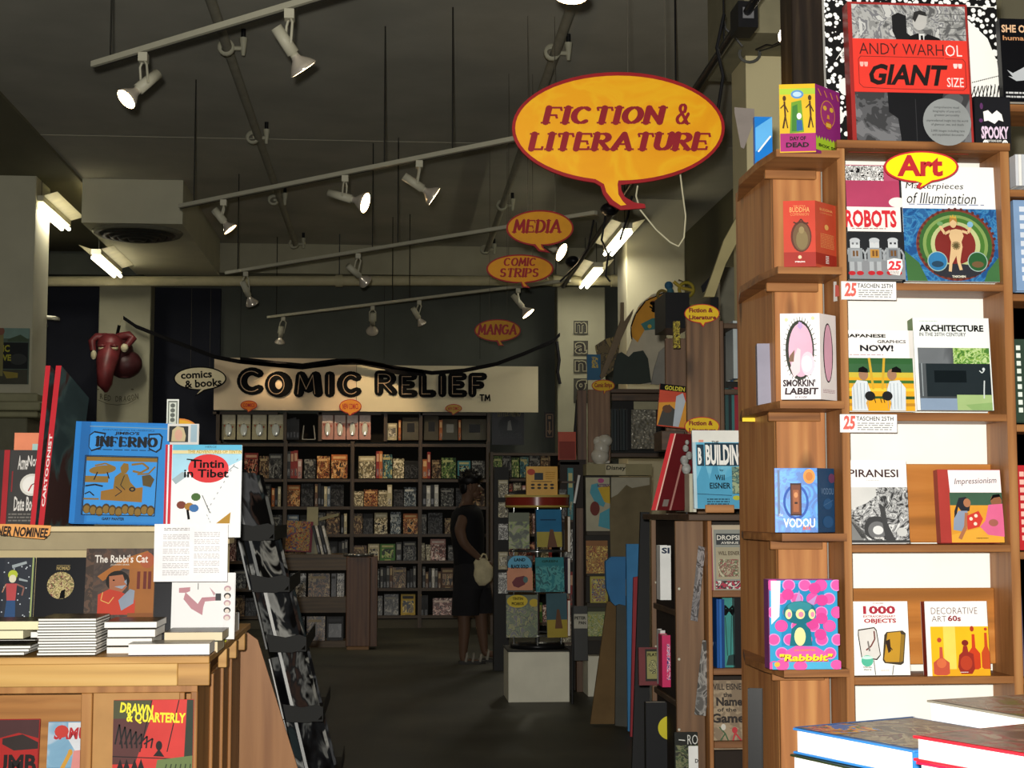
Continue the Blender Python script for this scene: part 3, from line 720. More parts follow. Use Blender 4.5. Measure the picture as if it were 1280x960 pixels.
book(1219,121,1264,187.5,AY+.01,.05,'small black box set with a white ghost shape, reading SPOOKY','#0f0f14',dO,tilt=0,cat='box',name='boxed_set')
# ---- art sign
def dA(C): C.t('Art',1121,194,1178,221,m('#b8282c'),bold=.05)
sign('shelf_sign','yellow oval bubble sign reading Art clipped to the bookcase top',4.36,bubble_pts(1151.5,208.5,46.5,19.8,[1147,(1150,227),(1146,234),(1151,236),(1160,230),1163],40),
 bubble_pts(1151.5,208.5,44,17.8,[1151,(1153,229),(1150,234),(1156,231),1160],40),dA,mo=m('#c22c33'),mi=m('#f7e010',.45,var=.02),t=.006)
# ---- books, bay by bay
def dRob(C):
    C.r(408,-170,676,80,m('#b54d6d')); C.r(408,-136,600,-50,bn); C.r(408,-60,676,75,m('#ad3f60')); C.e_(665,50,45,26,m('#efe3dd'),20)
    C.r(408,75,676,205,m('#f2eae2')); C.t('ROBOTS',396,90,655,180,m('#cf2a34'),bold=.06); C.lines(430,183,600,192,1,m('#99686a'))
    C.r(408,200,690,340,m('#1d1f22')); C.r(408,340,690,440,m('#87898c'))
    for cx,body,eye in ((440,'#9a9da0','#6a6d70'),(535,'#b6863d','#c9c9c9'),(625,'#6a6d72','#333539')):
        C.r(cx-36,285,cx+36,355,m('#8f9497',.3)); C.r(cx-22,292,cx+22,335,m(body)); C.r(cx-24,245,cx+24,285,m('#c6cacc',.3)); C.e_(cx,248,26,14,m('#b9bdc0',.3)); C.r(cx-16,258,cx-5,268,m(eye)); C.r(cx+5,258,cx+16,268,m(eye))
        for s in (-1,1): C.r(cx+s*18-11,355,cx+s*18+11,402,m('#a9adb0')); C.e_(cx+s*20,412,18,11,m('#b8232b')); C.line([(cx+s*36,295),(cx+s*50,320),(cx+s*48,350)],9,m('#9ca0a3')); C.r(cx+s*8-5,300,cx+s*8+5,328,m('#6f4a23'))
    C.poly([(592,350),(625,340),(665,345),(668,380),(650,425),(605,420),(590,390)],WHT); C.t('25',596,352,660,400,m('#d7323c'),bold=.08,shear=.15); C.lines(598,404,650,422,3,m('#6b3a3a'))
book(400,-140,688,442,AY+.03,.03,'tall book of toy robots under the yellow Art sign','#2a2a2c',dRob,z=(960,240,4),tilt=4)
def dIl(C):
    C.r(690,-130,1150,85,m('#f1f2ef',var=0)); C.t('Masterpieces',712,-46,1000,-6,INK,shear=.2); C.t('of Illumination',715,4,1062,60,INK,shear=.2); C.lines(722,62,1100,72,1,m('#6e7aa0'))
    C.r(690,85,1168,452,art(['#1f4f86','#2a6aa2','#3f82b0','#2b5f94'],22,.35,2,rnd=False)); C.poly([(690,300),(760,360),(800,452),(700,452)],m('#3f6b3a')); C.poly([(1168,320),(1100,400),(1080,452),(1168,452)],m('#3d6c3e'))
    C.e_(945,268,196,182,m('#7b3b2c'),40); C.e_(945,268,183,170,m('#35602f'),40); C.e_(945,268,163,151,m('#7f9a54'),36); C.e_(945,268,146,136,m('#47752f'),36); C.e_(945,268,124,116,m('#b9bf86'),36); C.e_(943,268,102,100,m('#7b2722'),30)
    for k in range(40): a=2*pi*k/40; C.e_(945+190*math.cos(a),268+176*math.sin(a),8,8,m('#5a2a26'),8)
    C.e_(940,405,120,36,m('#2b2c33'),24)
    for cx,cc in ((843,'#2f77a8'),(1042,'#26592f')): C.e_(cx,358,50,50,m('#9fb9b0'),24); C.e_(cx,358,46,46,m(cc),24); C.e_(cx,372,30,16,m('#23425a' if cc[1]=='2' and cc[2]=='f' else '#6d5436'),16)
    sk=m('#d9b787'); 
    C.poly([(905,230),(915,200),(940,195),(968,200),(978,230),(966,260),(970,285),(962,320),(955,360),(965,400),(950,402),(940,362),(937,330),(915,370),(910,410),(895,408),(902,350),(910,300),(914,260)],sk)
    C.line([(912,205),(885,220),(862,180)],13,sk); C.line([(970,205),(1000,215),(1015,180)],13,sk); C.e_(928,165,17,25,sk,16)
    C.poly([(908,165),(912,140),(928,132),(946,142),(950,175),(944,160),(928,148),(914,160)],m('#a97b39')); C.poly([(912,138),(916,125),(922,136),(928,122),(934,136),(942,126),(945,142)],m('#c9a13c'))
    C.e_(862,170,15,11,m('#6d9a63')); C.e_(1012,172,15,15,m('#7eb0cc'))
    for k in range(8): a=pi*k/8; C.line([(936-22*math.cos(a),280-22*math.sin(a)),(936+22*math.cos(a),280+22*math.sin(a))],4,m('#5a5030'))
    C.t('TASCHEN',908,430,975,441,m('#e7e2cb'),bold=.03)
book(690,-130,1165,452,AY+.03,.04,'white-topped book with a figure in round rings on a blue cover','#f1f2ef',dIl,z=(960,240,4),tilt=4,spine='#1e2733')
def dJa(C):
    C.r(400,690,722,832,m('#efebe6',var=0)); C.t('JAPANESE',407,710,606,733,INK,bold=.04); C.t('GRAPHICS',563,740,706,756,INK,bold=.02); C.t('NOW!',474,765,642,798,m('#16161e'),bold=.05); C.lines(420,814,590,821,1,m('#aa7788'))
    C.r(400,832,735,862,m('#2b5a2d')); C.r(400,862,735,905,m('#345f38')); C.r(400,905,735,930,m('#c8b23a')); C.r(400,930,735,1098,m('#dba320'))
    for k,yy in enumerate((945,985,1025,1060)): C.r(400,yy,735,yy+15,m(['#3a6a2a','#e0c23a','#2c4a20','#b5801f'][k]))
    C.line([(515,832),(530,990)],12,m('#c9a02a')); C.line([(590,832),(575,990)],12,m('#c9a02a')); C.e_(552,1075,62,38,m('#e2a21b'),24)
    for cx,s in ((470,1),(635,-1)):
        C.poly([(cx-50,1098),(cx-48,985),(cx-20,945),(cx+30,950),(cx+45,1000),(cx+20,1060),(cx+30,1098)] if s>0 else [(cx+50,1098),(cx+55,985),(cx+25,945),(cx-25,950),(cx-40,1000),(cx-20,1060),(cx-30,1098)],m('#cfd6da')); 
        for j in range(5): C.line([(cx-40+j*18,960),(cx-36+j*16,1090)],2,m('#77858f'))
        C.e_(cx+s*12,918,24,28,m('#9c7458'),16); C.poly([(cx-14,905),(cx-10,885),(cx+12,876),(cx+34,890),(cx+36,908)],INK); C.e_(cx+s*40,1025,26,24,m('#141414'),14)
    for x in (530,560,575): C.line([(x,1040),(x+5,1060)],4,INK)
book(400,690,745,1098,AY+.03,.02,'book with two baseball players on a green and yellow cover','#dcd7d0',dJa,z=(960,240,4),tilt=5)
def dAr(C):
    C.r(748,632,1116,785,m('#e9ece8',var=0)); C.t('ARCHITECTURE',777,668,1101,702,INK,bold=.045); C.t('IN THE 20TH CENTURY',777,707,1011,726,m('#333'),bold=.01) ; C.lines(780,648,870,654,1,m('#a8bfa8'))
    C.r(764,785,1122,1099,m('#3e4346')); C.r(764,785,940,865,art(['#55585b','#6b6f72','#4b4e51'],5,.3,1,soft=True,rnd=False)); C.r(940,785,1122,868,art(['#47762f','#85a94e','#b8cf8d','#5f8d3a'],38,.4,2,rnd=False)); C.r(800,865,1122,1030,m('#222a2d',.15)); C.r(764,865,800,1040,m('#4d5255')); C.r(840,900,1000,960,m('#0f1618',.1))
    C.r(764,1040,947,1099,m('#8396ad')); C.r(947,1022,1122,1099,m('#9fb77a')); C.poly([(988,1072),(1122,1060),(1122,1099),(1020,1099)],m('#88a868'))
    C.line([(1088,950),(1084,1000),(1082,1040)],6,m('#cbd3d2')); C.line([(1066,900),(1078,912),(1090,900)],5,m('#cbd3d2')); C.e_(1087,893,7,8,m('#cbd3d2'))
    C.r(776,865,780,1030,m('#9aa2a6'))
book(748,632,1130,1099,AY+.03,.05,'white-topped architecture book with dark glass building and tree','#e9ece8',dAr,z=(960,240,4),tilt=5,spine='#5a8038')
bwn=art(['#2e2e2e','#5c5c5c','#8d8d8d','#b9b9b7','#6f6f6f','#d2d2cf'],30,.4,3,rnd=False)
def dPi(C):
    C.r(402,385,698,520,m('#f3efeb',var=0)); C.t('PIRANESI',418,430,666,470,m('#3a2326'),bold=.02); C.lines(505,483,570,489,1,m('#999999'))
    C.r(402,520,712,798,bwn); C.poly([(402,520),(560,520),(555,560),(500,600),(402,640)],m('#cccbc7')); C.poly([(548,530),(700,520),(712,700),(640,640),(580,650),(555,600)],bwn)
    C.e_(545,725,62,60,m('#3a3a3a')); C.e_(548,735,46,44,m('#6b6b6b')); C.e_(552,735,26,22,m('#d7d7d4')); C.poly([(560,600),(590,620),(600,700),(640,790),(590,790),(575,700)],m('#3c3c3c')); C.poly([(402,660),(440,690),(490,760),(470,798),(402,798)],m('#7c7c7a'))
    for k in range(8): C.line([(410+k*9,680+k*8),(470+k*3,775)],2.5,m('#303030'))
    C.e_(670,745,26,22,m('#c4c4c0')); C.r(402,785,712,798,m('#3a3a3a')); C.t('TASCHEN',530,770,578,780,WHT,bold=.02)
book(402,385,708,800,AY+.02,.03,'white book with grey engraving of ruins, lowest wooden back panel to its right','#f3efeb',dPi,z=(960,480,4),tilt=4)
def dIm(C):
    C.poly([(918,435),(1180,435),(1182,552),(924,552)],m('#f3e6e6',var=0)); C.t('Impressionism',950,474,1160,512,m('#2e2226'),shear=.2,rot=-2)
    C.r(920,548,1190,798,m('#d9962f')); C.r(920,548,1190,612,m('#3c5b45')); C.poly([(920,760),(1000,740),(1190,700),(1190,798),(920,798)],m('#e2a437'))
    C.poly([(965,575),(1000,570),(1022,600),(1015,640),(980,650),(960,620),(935,720),(940,640)],m('#21222a')); C.e_(1005,600,18,22,m('#a9714e')); C.poly([(960,640),(1005,640),(1000,700),(985,745),(930,735),(935,680)],m('#8793a8')); C.line([(1000,650),(992,720),(960,780)],18,m('#a86c48'))
    C.poly([(1000,665),(1060,640),(1080,680),(1060,720),(1000,735)],m('#c8372c')); 
    for a_,b_2 in ((1020,680),(1045,665),(1040,705)): C.e_(a_,b_2,9,9,m('#ecd7c0'),10)
    C.e_(1150,590,28,32,m('#8a5a3c')); C.poly([(1120,590),(1135,560),(1168,556),(1180,590),(1170,570),(1140,575)],INK); C.poly([(1110,610),(1180,605),(1188,680),(1185,770),(1100,760),(1062,720),(1090,690)],m('#d8648c')); C.e_(1130,700,24,18,m('#a05e50'))
    C.lines(1040,775,1100,783,1,m('#5a3a10'))
book(866,432,1182,798,AY+.03,.035,'leaning book with two seated women in bright dresses, red spine','#a83b34',dIm,z=(960,480,4),tilt=5,yaw=0,spine='#9d3a34')
def d10(C):
    C.r(430,132,712,500,m('#f4f1ea',var=0)); C.t('COLORS',538,137,592,146,m('#9a6a6a'),bold=.02); C.t('1000',488,154,650,196,m('#a6263a'),bold=.05); C.t('EXTRA/ORDINARY',488,201,650,213,m('#a6263a'),bold=.02); C.t('OBJECTS',490,218,652,246,m('#a6263a'),bold=.05)
    C.poly([(458,272),(540,260),(552,275),(568,400),(548,425),(470,415),(456,300)],m('#2f2a28')); C.poly([(462,278),(538,266),(548,280),(563,398),(545,418),(474,410),(461,300)],m('#d3cfc9')); C.line([(538,280),(540,320),(520,355),(495,375)],7,m('#6a2f28')); C.line([(505,330),(512,380)],8,m('#78726c'))
    C.poly([(600,285),(680,278),(696,292),(680,440),(665,450),(585,440),(575,425),(588,300)],m('#3f3526')); C.poly([(604,290),(668,284),(672,296),(658,435),(590,434),(582,420)],m('#b98a23')); C.poly([(672,296),(690,300),(676,430),(660,438)],m('#8c6a20')); C.poly([(592,330),(615,320),(618,380),(605,390)],m('#2c1b10')); C.line([(600,340),(625,375)],5,m('#2c1b10'))
    C.line([(530,425),(536,498)],5,m('#777')); C.line([(628,450),(620,498)],5,m('#777')) ; C.e_(497,428,30,28,m('#53b596'),18); C.e_(497,412,28,8,m('#c7e8dc'),14); C.t('SPECIAL',475,455,520,463,m('#333'),bold=.02); C.t('PRICE',478,468,516,476,m('#333'),bold=.02); C.lines(560,474,605,481,1,m('#c08a8a'))
book(432,132,712,500,AY+.02,.03,'white book with two popsicle-like objects under a red 1000','#f4f1ea',d10,z=(960,720,4),tilt=4)
def dDe(C):
    C.poly([(812,142),(1098,130),(1102,250),(822,258)],m('#efeae6',var=0)); C.t('DECORATIVE',830,163,1062,196,m('#6b5450'),bold=-.01); C.t('ART',832,205,905,233,m('#6b5450'),bold=-.01); C.t('60s',912,203,978,232,m('#8c2430'),bold=.03)
    C.r(822,258,1112,505,m('#e8b514')); C.r(885,258,945,505,m('#f0cf5a')); C.r(822,470,1112,505,m('#e3a318'))
    def bottle(cx,bt,w,h,cc,neck):
        C.poly([(cx-w,bt-8),(cx-w*.6,bt),(cx+w*.6,bt),(cx+w,bt-8),(cx+w,bt-h*.45),(cx+neck,bt-h*.62),(cx+neck*.8,bt-h),(cx-neck*.8,bt-h),(cx-neck,bt-h*.62),(cx-w,bt-h*.45)],m(cc,.3))
    bottle(870,500,40,140,'#c2543c',9); C.e_(870,440,24,24,m('#d66b3f')); C.e_(863,325,11,12,m('#b8452c')); bottle(1033,472,32,175,'#c63f20',9); C.e_(1028,270,10,14,m('#a8351d')); bottle(1095,470,24,180,'#c24a22',8); C.e_(1096,272,8,8,m('#b8401e'))
    C.poly([(958,400),(975,385),(980,355),(1000,355),(1005,385),(1030,395),(1034,470),(1020,494),(965,494),(950,460)],m('#93271a')); C.e_(990,340,17,15,m('#7d1f17')); C.e_(992,440,30,36,m('#b43a1e')); C.lines(960,484,1000,490,1,WHT)
book(800,132,1112,506,AY+.02,.035,'yellow book with orange glass bottles on its cover','#efeae6',dDe,z=(960,720,4),tilt=4,spine='#8a2f22')
# shelf strips
def card(x0_,y0_,x1_,y1_,lb):
    def dd(C):
        C.t('25',x0_+17,y0_+6,x0_+75,y1_-14,m('#d9655a'),bold=.07,shear=.1); C.t('TASCHEN 25TH',x0_+80,y0_+10,x1_-18,y0_+32,m('#2c2c2c'),bold=.01); C.lines(x0_+85,y0_+42,x1_-20,y1_-6,4,m('#8d8d8d'))
    T=book(x0_,y0_,x1_,y1_,AY-.012,.005,lb,'#f1efec',dd,tilt=0,cat='sign',name='shelf_card',pages=False,soft=True,z=(960,ZO,4)); return T
ZO=240; card(368,448,642,538,'white shelf card with a red 25 logo below the robots book')
ZO=480; card(362,152,646,242,'white shelf card with a red 25 logo above the engraving book')
c=W(1052,362,AY-.004); q=MB(); a=W(1042,352,AY+.05); b_=W(1042,377,AY+.05); e=W(1052,352,AY-.004); f_=W(1052,375,AY-.004)
q.add([a,b_,f_,e,a+Vector((0,.001,0)),b_+Vector((0,.001,0)),f_+Vector((0,.001,0)),e+Vector((0,.001,0))],[(0,1,2,3),(4,5,6,7)],m('#eae6e0')); q.add([W(1044,356,AY+.03),W(1044,371,AY+.03),W(1050,370,AY),W(1050,357,AY)],[(0,1,2,3)],m('#d9655a'))
tag(q.build('card_flap'),'folded side flap of the white card on the bookcase post','sign')
# ---- boxed sets on the corner shelves
def dBu(C):
    C.r(80,300,240,375,m('#a02b20')); C.t('BUDDHA',112,75,212,100,m('#e6b06a'),shear=.03); C.t('THE LITTLE',130,66,190,72,m('#e6b06a')); C.t('COMPANION',115,104,208,118,m('#d89057'))
    C.e_(168,222,52,78,m('#5a2a1c'),22); C.e_(170,224,44,70,m('#6a4f34'),20); C.e_(172,238,30,50,m('#7d6b45'),16); C.e_(170,190,14,18,m('#8e7b52'),12); C.line([(130,150),(150,160),(168,135),(185,158),(205,155)],7,m('#4a2416')); C.e_(160,325,9,9,m('#e9c9a0')); C.t('STERLING',135,345,185,352,WHT,bold=.03)
def dBs(C):
    C.r(240,300,345,358,m('#9a2c20')); C.t('BUDDHA',262,72,325,85,m('#e6b06a')); C.t('COMPANION',262,92,322,100,m('#d89057')); C.e_(293,165,10,14,m('#d9a05a')); C.lines(262,200,330,275,9,m('#d08c55'),w=None); C.lines(286,310,302,352,5,WHT)
box2(80,240,345,42,372,4.35,'orange-red boxed set with an oval carved figure, second corner shelf from top','#c5402c','#c04a31',dBu,dBs,z=(960,240,4))
def dDD(C):
    C.r(62,440,240,670,m('#ddb428')); C.r(62,440,240,470,m('#a8c63a')); C.r(62,665,240,755,m('#a52a72')); C.e_(150,470,32,22,m('#5d8fc2'),16); C.e_(150,470,22,13,m('#b4cfe0'),14)
    C.poly([(120,510),(170,500),(182,660),(110,665)],m('#6c9a2c')); C.poly([(125,530),(150,520),(155,655),(120,655)],m('#3f7a30')); C.e_(158,580,12,16,WHT,12); C.poly([(145,600),(172,600),(176,650),(145,655)],m('#2c5f9a'))
    for x in (85,212): C.e_(x,490,9,14,m('#4a3010'),10); C.line([(x,505),(x+4,580),(x-8,640)],9,m('#4a3010')); C.line([(x-20,540),(x,520),(x+18,560)],6,m('#4a3010')); C.line([(x+4,580),(x+15,640)],6,m('#4a3010'))
    C.t('DAY OF',110,682,190,702,m('#1c1216'),bold=.06); C.t('DEAD',90,712,205,737,m('#1c1216'),bold=.06)
def dDs(C):
    C.r(240,420,362,690,m('#8c2874')); C.poly([(235,680)]+[(235+k*7,672 if k%2 else 690) for k in range(19)]+[(362,745),(235,745)],m('#a4c52e'))
    o=m('#d9922f'); C.e_(300,550,36,68,o,20); C.e_(300,550,33,64,m('#9c3272'),20); C.e_(285,525,9,12,m('#e0b338')); C.e_(317,525,9,12,m('#e0b338')); C.poly([(296,555),(304,555),(307,575),(293,575)],o); C.e_(300,608,16,20,m('#b5561f')); C.r(288,598,312,618,m('#d8b044')); C.t('BOX SET',250,712,350,728,m('#2a3a10'),bold=.05)
    for k in range(4): C.line([(250+k*30,440),(265+k*28,470)],4,o)
box2(60,240,362,418,760,4.35,'yellow and purple skeleton-themed box on top of the corner unit','#ddb428','#8c2874',dDD,dDs,z=(960,0,4))
def dLa(C):
    bk=INK; C.e_(163,790,72,150,m('#20261a'),30)
    for k in range(36): a=2*pi*k/36; C.line([(163+66*math.cos(a),790+140*math.sin(a)),(163+84*math.cos(a),790+166*math.sin(a))],3,m('#2d3a1e'))
    C.e_(165,792,60,134,m('#d9a9bd'),28); C.e_(200,860,34,60,m('#e8c6d0'),20); C.e_(195,860,26,40,m('#f1dde0'),18); C.poly([(112,880),(150,780),(165,790),(160,900),(130,930)],m('#e5c9cc')); C.poly([(105,850),(110,820),(135,790),(130,850)],m('#7a5b46'))
    C.poly([(150,675),(165,690),(178,675),(172,655),(158,650)],m('#b79ac6')); C.e_(95,640,9,9,m('#c9cda0')); C.e_(228,633,9,9,m('#c9cda0'))
    C.t("SMORKIN'",74,938,236,974,m('#2b1820'),bold=.04); C.t('LABBIT',84,980,250,1014,m('#2b1820'),bold=.04,shear=.1); C.t('BY KOZIK',135,1022,195,1032,m('#6a5a6a'),bold=.02)
def dLs(C): C.e_(303,800,24,150,INK,26); C.e_(303,800,20,143,m('#d9a3b8'),26); C.lines(275,985,335,1005,3,m('#a98a92'))
box2(66,264,345,606,1036,4.35,'white box with an oval window and pink round figure, third corner shelf','#efe9e8','#e5dcda',dLa,dLs,z=(960,240,4))
vb=art(['#0f5fae','#1a78cf','#2b8fe0','#1767b8'],14,.3,2,rnd=False)
def dVo(C):
    C.r(38,422,252,742,vb); C.e_(210,462,30,37,m('#d89548'),22); C.e_(210,462,18,22,m('#c77a35'),18); C.e_(142,590,64,88,m('#2a55a8'),26); C.e_(142,590,52,74,vb,24)
    C.r(114,496,170,658,m('#3a1d16')); C.r(120,505,164,650,m('#6e3c28')); C.r(128,530,156,640,m('#9c5a34')); C.e_(142,555,10,14,m('#c98a5a')); C.r(135,590,150,600,m('#2a120c'))
    C.r(50,430,62,660,m('#6a7a9a')); C.t('VODOU',78,672,236,718,WHT,bold=.02); C.t('BOX',175,712,215,730,m('#d8622a'),bold=.04,shear=.2); C.t('the',55,645,75,662,m('#dfe6ef'))
def dVs(C):
    C.t('VODOU',268,520,330,552,m('#6f87a5')); C.e_(300,600,22,28,m('#2a5480')); C.e_(300,690,26,30,m('#2a5480')); C.e_(320,470,16,24,m('#6b3b5a')); C.line([(275,610),(325,580)],3,m('#4c6d92'))
box2(36,250,335,420,742,4.35,'bright blue boxed set with a small brown idol window, fourth corner shelf','#1667b8','#1f4468',dVo,dVs,z=(960,480,4))
def dRb(C):
    C.r(12,22,352,462,m('#2f9cc8')); C.r(70,40,285,350,m('#1d86b5'))
    rr=random.Random(3)
    for i in range(5):
        for j in range(7):
            x=30+i*78+(39 if j%2 else 0); y=45+j*68
            if x<345: C.e_(x,y,32,30,m('#e58ac8') if (i+j)%3 else m('#e0489a'),18); C.e_(x,y,27,25,m('#d64f9f') if (i+j)%2 else m('#e3559f'),16)
    C.poly([(12,22),(60,22),(52,200),(12,240)],m('#dfe3ee',.3))
    for x,y in ((230,60),(265,120),(262,210),(255,290),(95,90),(215,235)): C.e_(x,y,30,28,m('#cf3f8f'),16)
    t_=m('#1f6d7a',.3); C.poly([(100,345),(112,260),(140,235),(175,235),(205,265),(212,345)],t_); C.e_(152,180,82,58,t_,26); C.e_(152,152,60,26,m('#2d8590'),20)
    C.e_(152,300,28,46,m('#dfe09a'),18); [ (C.e_(x_,188,w_,25,m('#e2dc9a'),16),C.e_(x_+3,190,w_*.55,14,m('#d98aa8'),14)) for x_,w_ in ((97,17),(155,23),(212,17))]; C.poly([(130,125),(150,68),(160,122)],m('#b48ac0')); C.poly([(192,128),(240,92),(222,145)],m('#b48ac0'))
    C.poly([(60,462),(80,370),(130,345),(230,350),(280,380),(300,462)],m('#d65aa6'))
    C.r(12,425,352,462,m('#4aa6cc')); C.e_(60,440,34,28,m('#e0559f')); C.e_(150,445,34,24,m('#e0559f')); C.e_(330,440,30,24,m('#e0559f')); C.e_(35,437,14,12,m('#e9b23a'))
    C.t('"Rabbbit"',48,388,310,424,m('#7a2a10'),bold=.09,shear=.15); C.t('"Rabbbit"',45,385,308,421,m('#f3d42c'),bold=.05,shear=.15); C.t('JOE LEDBETTER',120,362,225,374,m('#e98a3a'),bold=.03)
book(8,18,352,464,4.352,.055,'large pink and blue dotted window box, lowest corner shelf','#7a3a70',dRb,z=(960,720,4),tilt=0,cat='box',name='boxed_set')
# things along the left side of the corner unit
def dBl(C): C.poly([(945,160),(966,146),(966,170),(945,190)],m('#5fb0ea')); C.line([(948,190),(964,170)],2,WHT)
book(944,146,966,216,4.62,.02,'bright blue book leaning at the left edge of the corner unit top','#1d78cc',dBl,tilt=0)
book(948,430,968,512,4.62,.05,'pale grey-violet book standing behind the white rabbit-sized box','#8d8a99',None,tilt=3,yaw=-8)
def dEu(C): C.t('Euro',943,511,950,524,INK,bold=.03,rot=-8)
q=book(928,512,951,527,4.83,.002,'little yellow paper tag stuck on the corner unit side','#f0cf3a',dEu,tilt=0,cat='sign',name='paper_tag',pages=False,soft=True)
book(936,862,952,966,4.66,.03,'dark book on the low side shelf at the far left of the corner unit','#070605',None,tilt=3,yaw=-20)
# dark post behind top
q=MB(); q.cbox((W(989,0,4.95).x,4.95,1.9),(W(1032,0,4.95).x,5.1,3.3),wood('#0e0a07','#241a12','#4a3d2c',ax='z'),.004)
o=q.build('trim_10'); o['kind']='structure'
# leaf of lilac paper on the cream column
q=MB(); q.add([W(918,134,7.98),W(943,136,7.98),W(943,150,7.98),W(930,186,7.98),W(926,184,7.98),W(918,140,7.98)],[(0,1,2,3,4,5)],m('#b5aaa4'))
tag(q.build('paper_scrap'),'curling scrap of lilac paper on the cream column','paper')
T=thing('hanging_cable','coil of thin grey cable hanging at the cream column top','cable',W(936,60,7.9))
q=MB(); 
pts=[(905,26),(907,36),(920,48),(928,58)]
q.tube([W(x,y,7.5) for x,y in pts],.006,m('#4a4a48'),6)
for r_ in (1,1.15): q.tube([W(937+12*r_*math.cos(2*pi*k/16),67+10*r_*math.sin(2*pi*k/16),7.9) for k in range(17)],.005,m('#55554f'),6)
q.tube([W(930+5*math.cos(2*pi*k/12),52+7*math.sin(2*pi*k/12),7.9) for k in range(13)],.006,m('#55554f'),6)
q.tube([W(949,64,7.9),W(962,60,7.8),W(985,52,7.6)],.004,m('#33332f'),6); q.build('cable_loops',T)
l=thing('wall_bulb','bare glowing bulb on a cord beside the cream column','lamp',W(981,45,7.3))
q=MB(); q.lathe([(0,.012),(.03,.03),(.075,.034),(.11,.001)],W(976,52,7.3),W(984,38,7.3)-W(976,52,7.3),glow('#fff2e0',12),12); q.build('bulb',l)
q=MB(); q.tube([W(976,52,7.3),W(966,57,7.4),W(958,56,7.5),W(945,62,7.6)],.005,mbl,6); q.build('cord',l)
# ---- table with big books bottom right
mtb=wood('#5d3516','#8f5a2a','#a8743b',ax='x')
TB=thing('display_table','wooden display table under the stacked large books at lower right','table',(1.15,2.55,0))
MB().cbox((.62,1.75,.70),(1.8,3.3,.735),mtb,.004).build('tabletop',TB)
for x in (.69,1.73):
    for y in (1.82,3.23): MB().cbox((x-.03,y-.03,0),(x+.03,y+.03,.70),mtb,.003).build('leg',TB)
def lay(name,label,pts_y,corner,wd,dp,t,yaw,cover,draw=None,edge=PAPER,zb=None):
    "closed book lying flat; corner=(x,y) near-left, edges as white page blocks"
    T=thing(name,label,'book',(corner[0],corner[1],zb),(0,0,R(yaw)))
    cm=cover if not isinstance(cover,str) else m(cover,.3)
    b=MB(True); b.cbox((0,0,t-.004),(wd,dp,t),cm,.001); b.cbox((0,0,0),(wd,dp,.004),cm,.001); b.box((wd-.004,0,.004),(wd,dp,t-.004),cm); b.build('cover',T)
    b=MB(True); b.box((.006,.006,.004),(wd-.004,dp-.006,t-.004),edge); b.build('pages',T)
    if draw:
        C=Canvas(wd,dp,(0,0,1,1),center=False,frame=lambda a_,b_,k:(a_,b_,t+k)); draw(C); C.build('cover_print',T)
    return T
def dT1(C):
    C.r(.04,.04,.96,.96,art(['#4c4436','#7a6d55','#9a8d6c','#5c3a34','#6a6248'],9,.25,2,rnd=False)); C.r(.02,.6,.35,.98,art(['#3c6e2c','#c2552a','#d9a02c','#3a78b8'],14,.25,2,rnd=False)); C.r(.0,.0,.03,1,m('#2c6cb0'))
zt_=.736
fill=lambda C:C.r(.02,.02,.98,.98,art(['#4a3f35','#6f6655','#7a3f3a','#8d8470'],9,.25,2,rnd=False))
def pile(x,y,yaw,ztop,books):
    z=ztop
    for (lb,wd,dp,t,cov,dr,dx) in books:
        z-=t; lay('art_book',lb,0,(x+dx,y),wd,dp,t,yaw+dx*300,cov,dr,zb=z)
        z-=.001
    return z
z=pile(.722,2.715,-65,.975,[('large book with blue-edged cover on top of the left pile, lower right',.30,.29,.045,'#2f6fae',dT1,0),
 ('dark green large book under the blue-edged one in the lower right pile',.31,.29,.05,'#26301c',None,-.006),
 ('third large book down in the left pile, brown orange cover',.30,.28,.05,'#8a4a18',None,.006),('lowest large book in the left pile on the corner table',.30,.28,.09,'#554838',None,0)])
z=pile(.775,2.235,-63,1.03,[('large book bound in red on top of the front pile, lower right corner',.30,.3,.037,'#c8202c',fill,0),
 ('second red-bound large book just under the top one, lower right corner',.30,.3,.04,'#b81c3c',None,.004),('thick white-edged book low in the front pile, lower right',.3,.29,.10,'#8a2230',None,-.003),('bottom book of the front pile at the lower right corner',.3,.29,.11,'#3a3a3a',None,0)])
z=pile(1.06,2.97,-72,.99,[('grey-topped large book at the back right of the table',.32,.34,.06,'#8d8677',lambda C:C.r(.02,.02,.98,.98,art(['#6d6a5c','#8a8773','#7a5c48','#55702c'],7,.25,2,rnd=False)),0),
 ('large book beneath the grey-topped one at the back right of the table',.32,.34,.19,'#c9c4b8',None,0)])
# ================= LEFT COUNTER
KY=5.0
mk=wood('#8f6432','#c08f4c','#d8ab66',ax='x',sc=.7,knot=False); mkz=wood('#80532a','#a87440','#bf8d52',ax='z',sc=.7,knot=False); mcard=m('#d6c49a',.7,var=.03); mcs=m('#c9b78c',.7,var=.03)
xr=W(262,830,KY).x; zt=W(130,821,KY).z; zb=W(130,858,KY).z; xL=W(-90,800,KY).x; yb=6.45
K=thing('display_counter','light wooden display counter with a thick front edge, lower left','counter',((xL+xr)/2,KY,0))
MB().cbox((xL,KY-.012,zt-.022),(xr,yb,zt),mk,.002).build('top_board',K)
MB().cbox((xL,KY,zb),(W(237,0,KY).x,KY+.03,zt-.0225),wood('#a67c42','#cfa35c','#e2be7c',ax='x',sc=.7,knot=False)).build('front_rail',K)
MB().cbox((W(237.3,0,KY).x,KY,zb),(xr,KY+.03,zt-.0225),mk).build('rail_end_block',K)
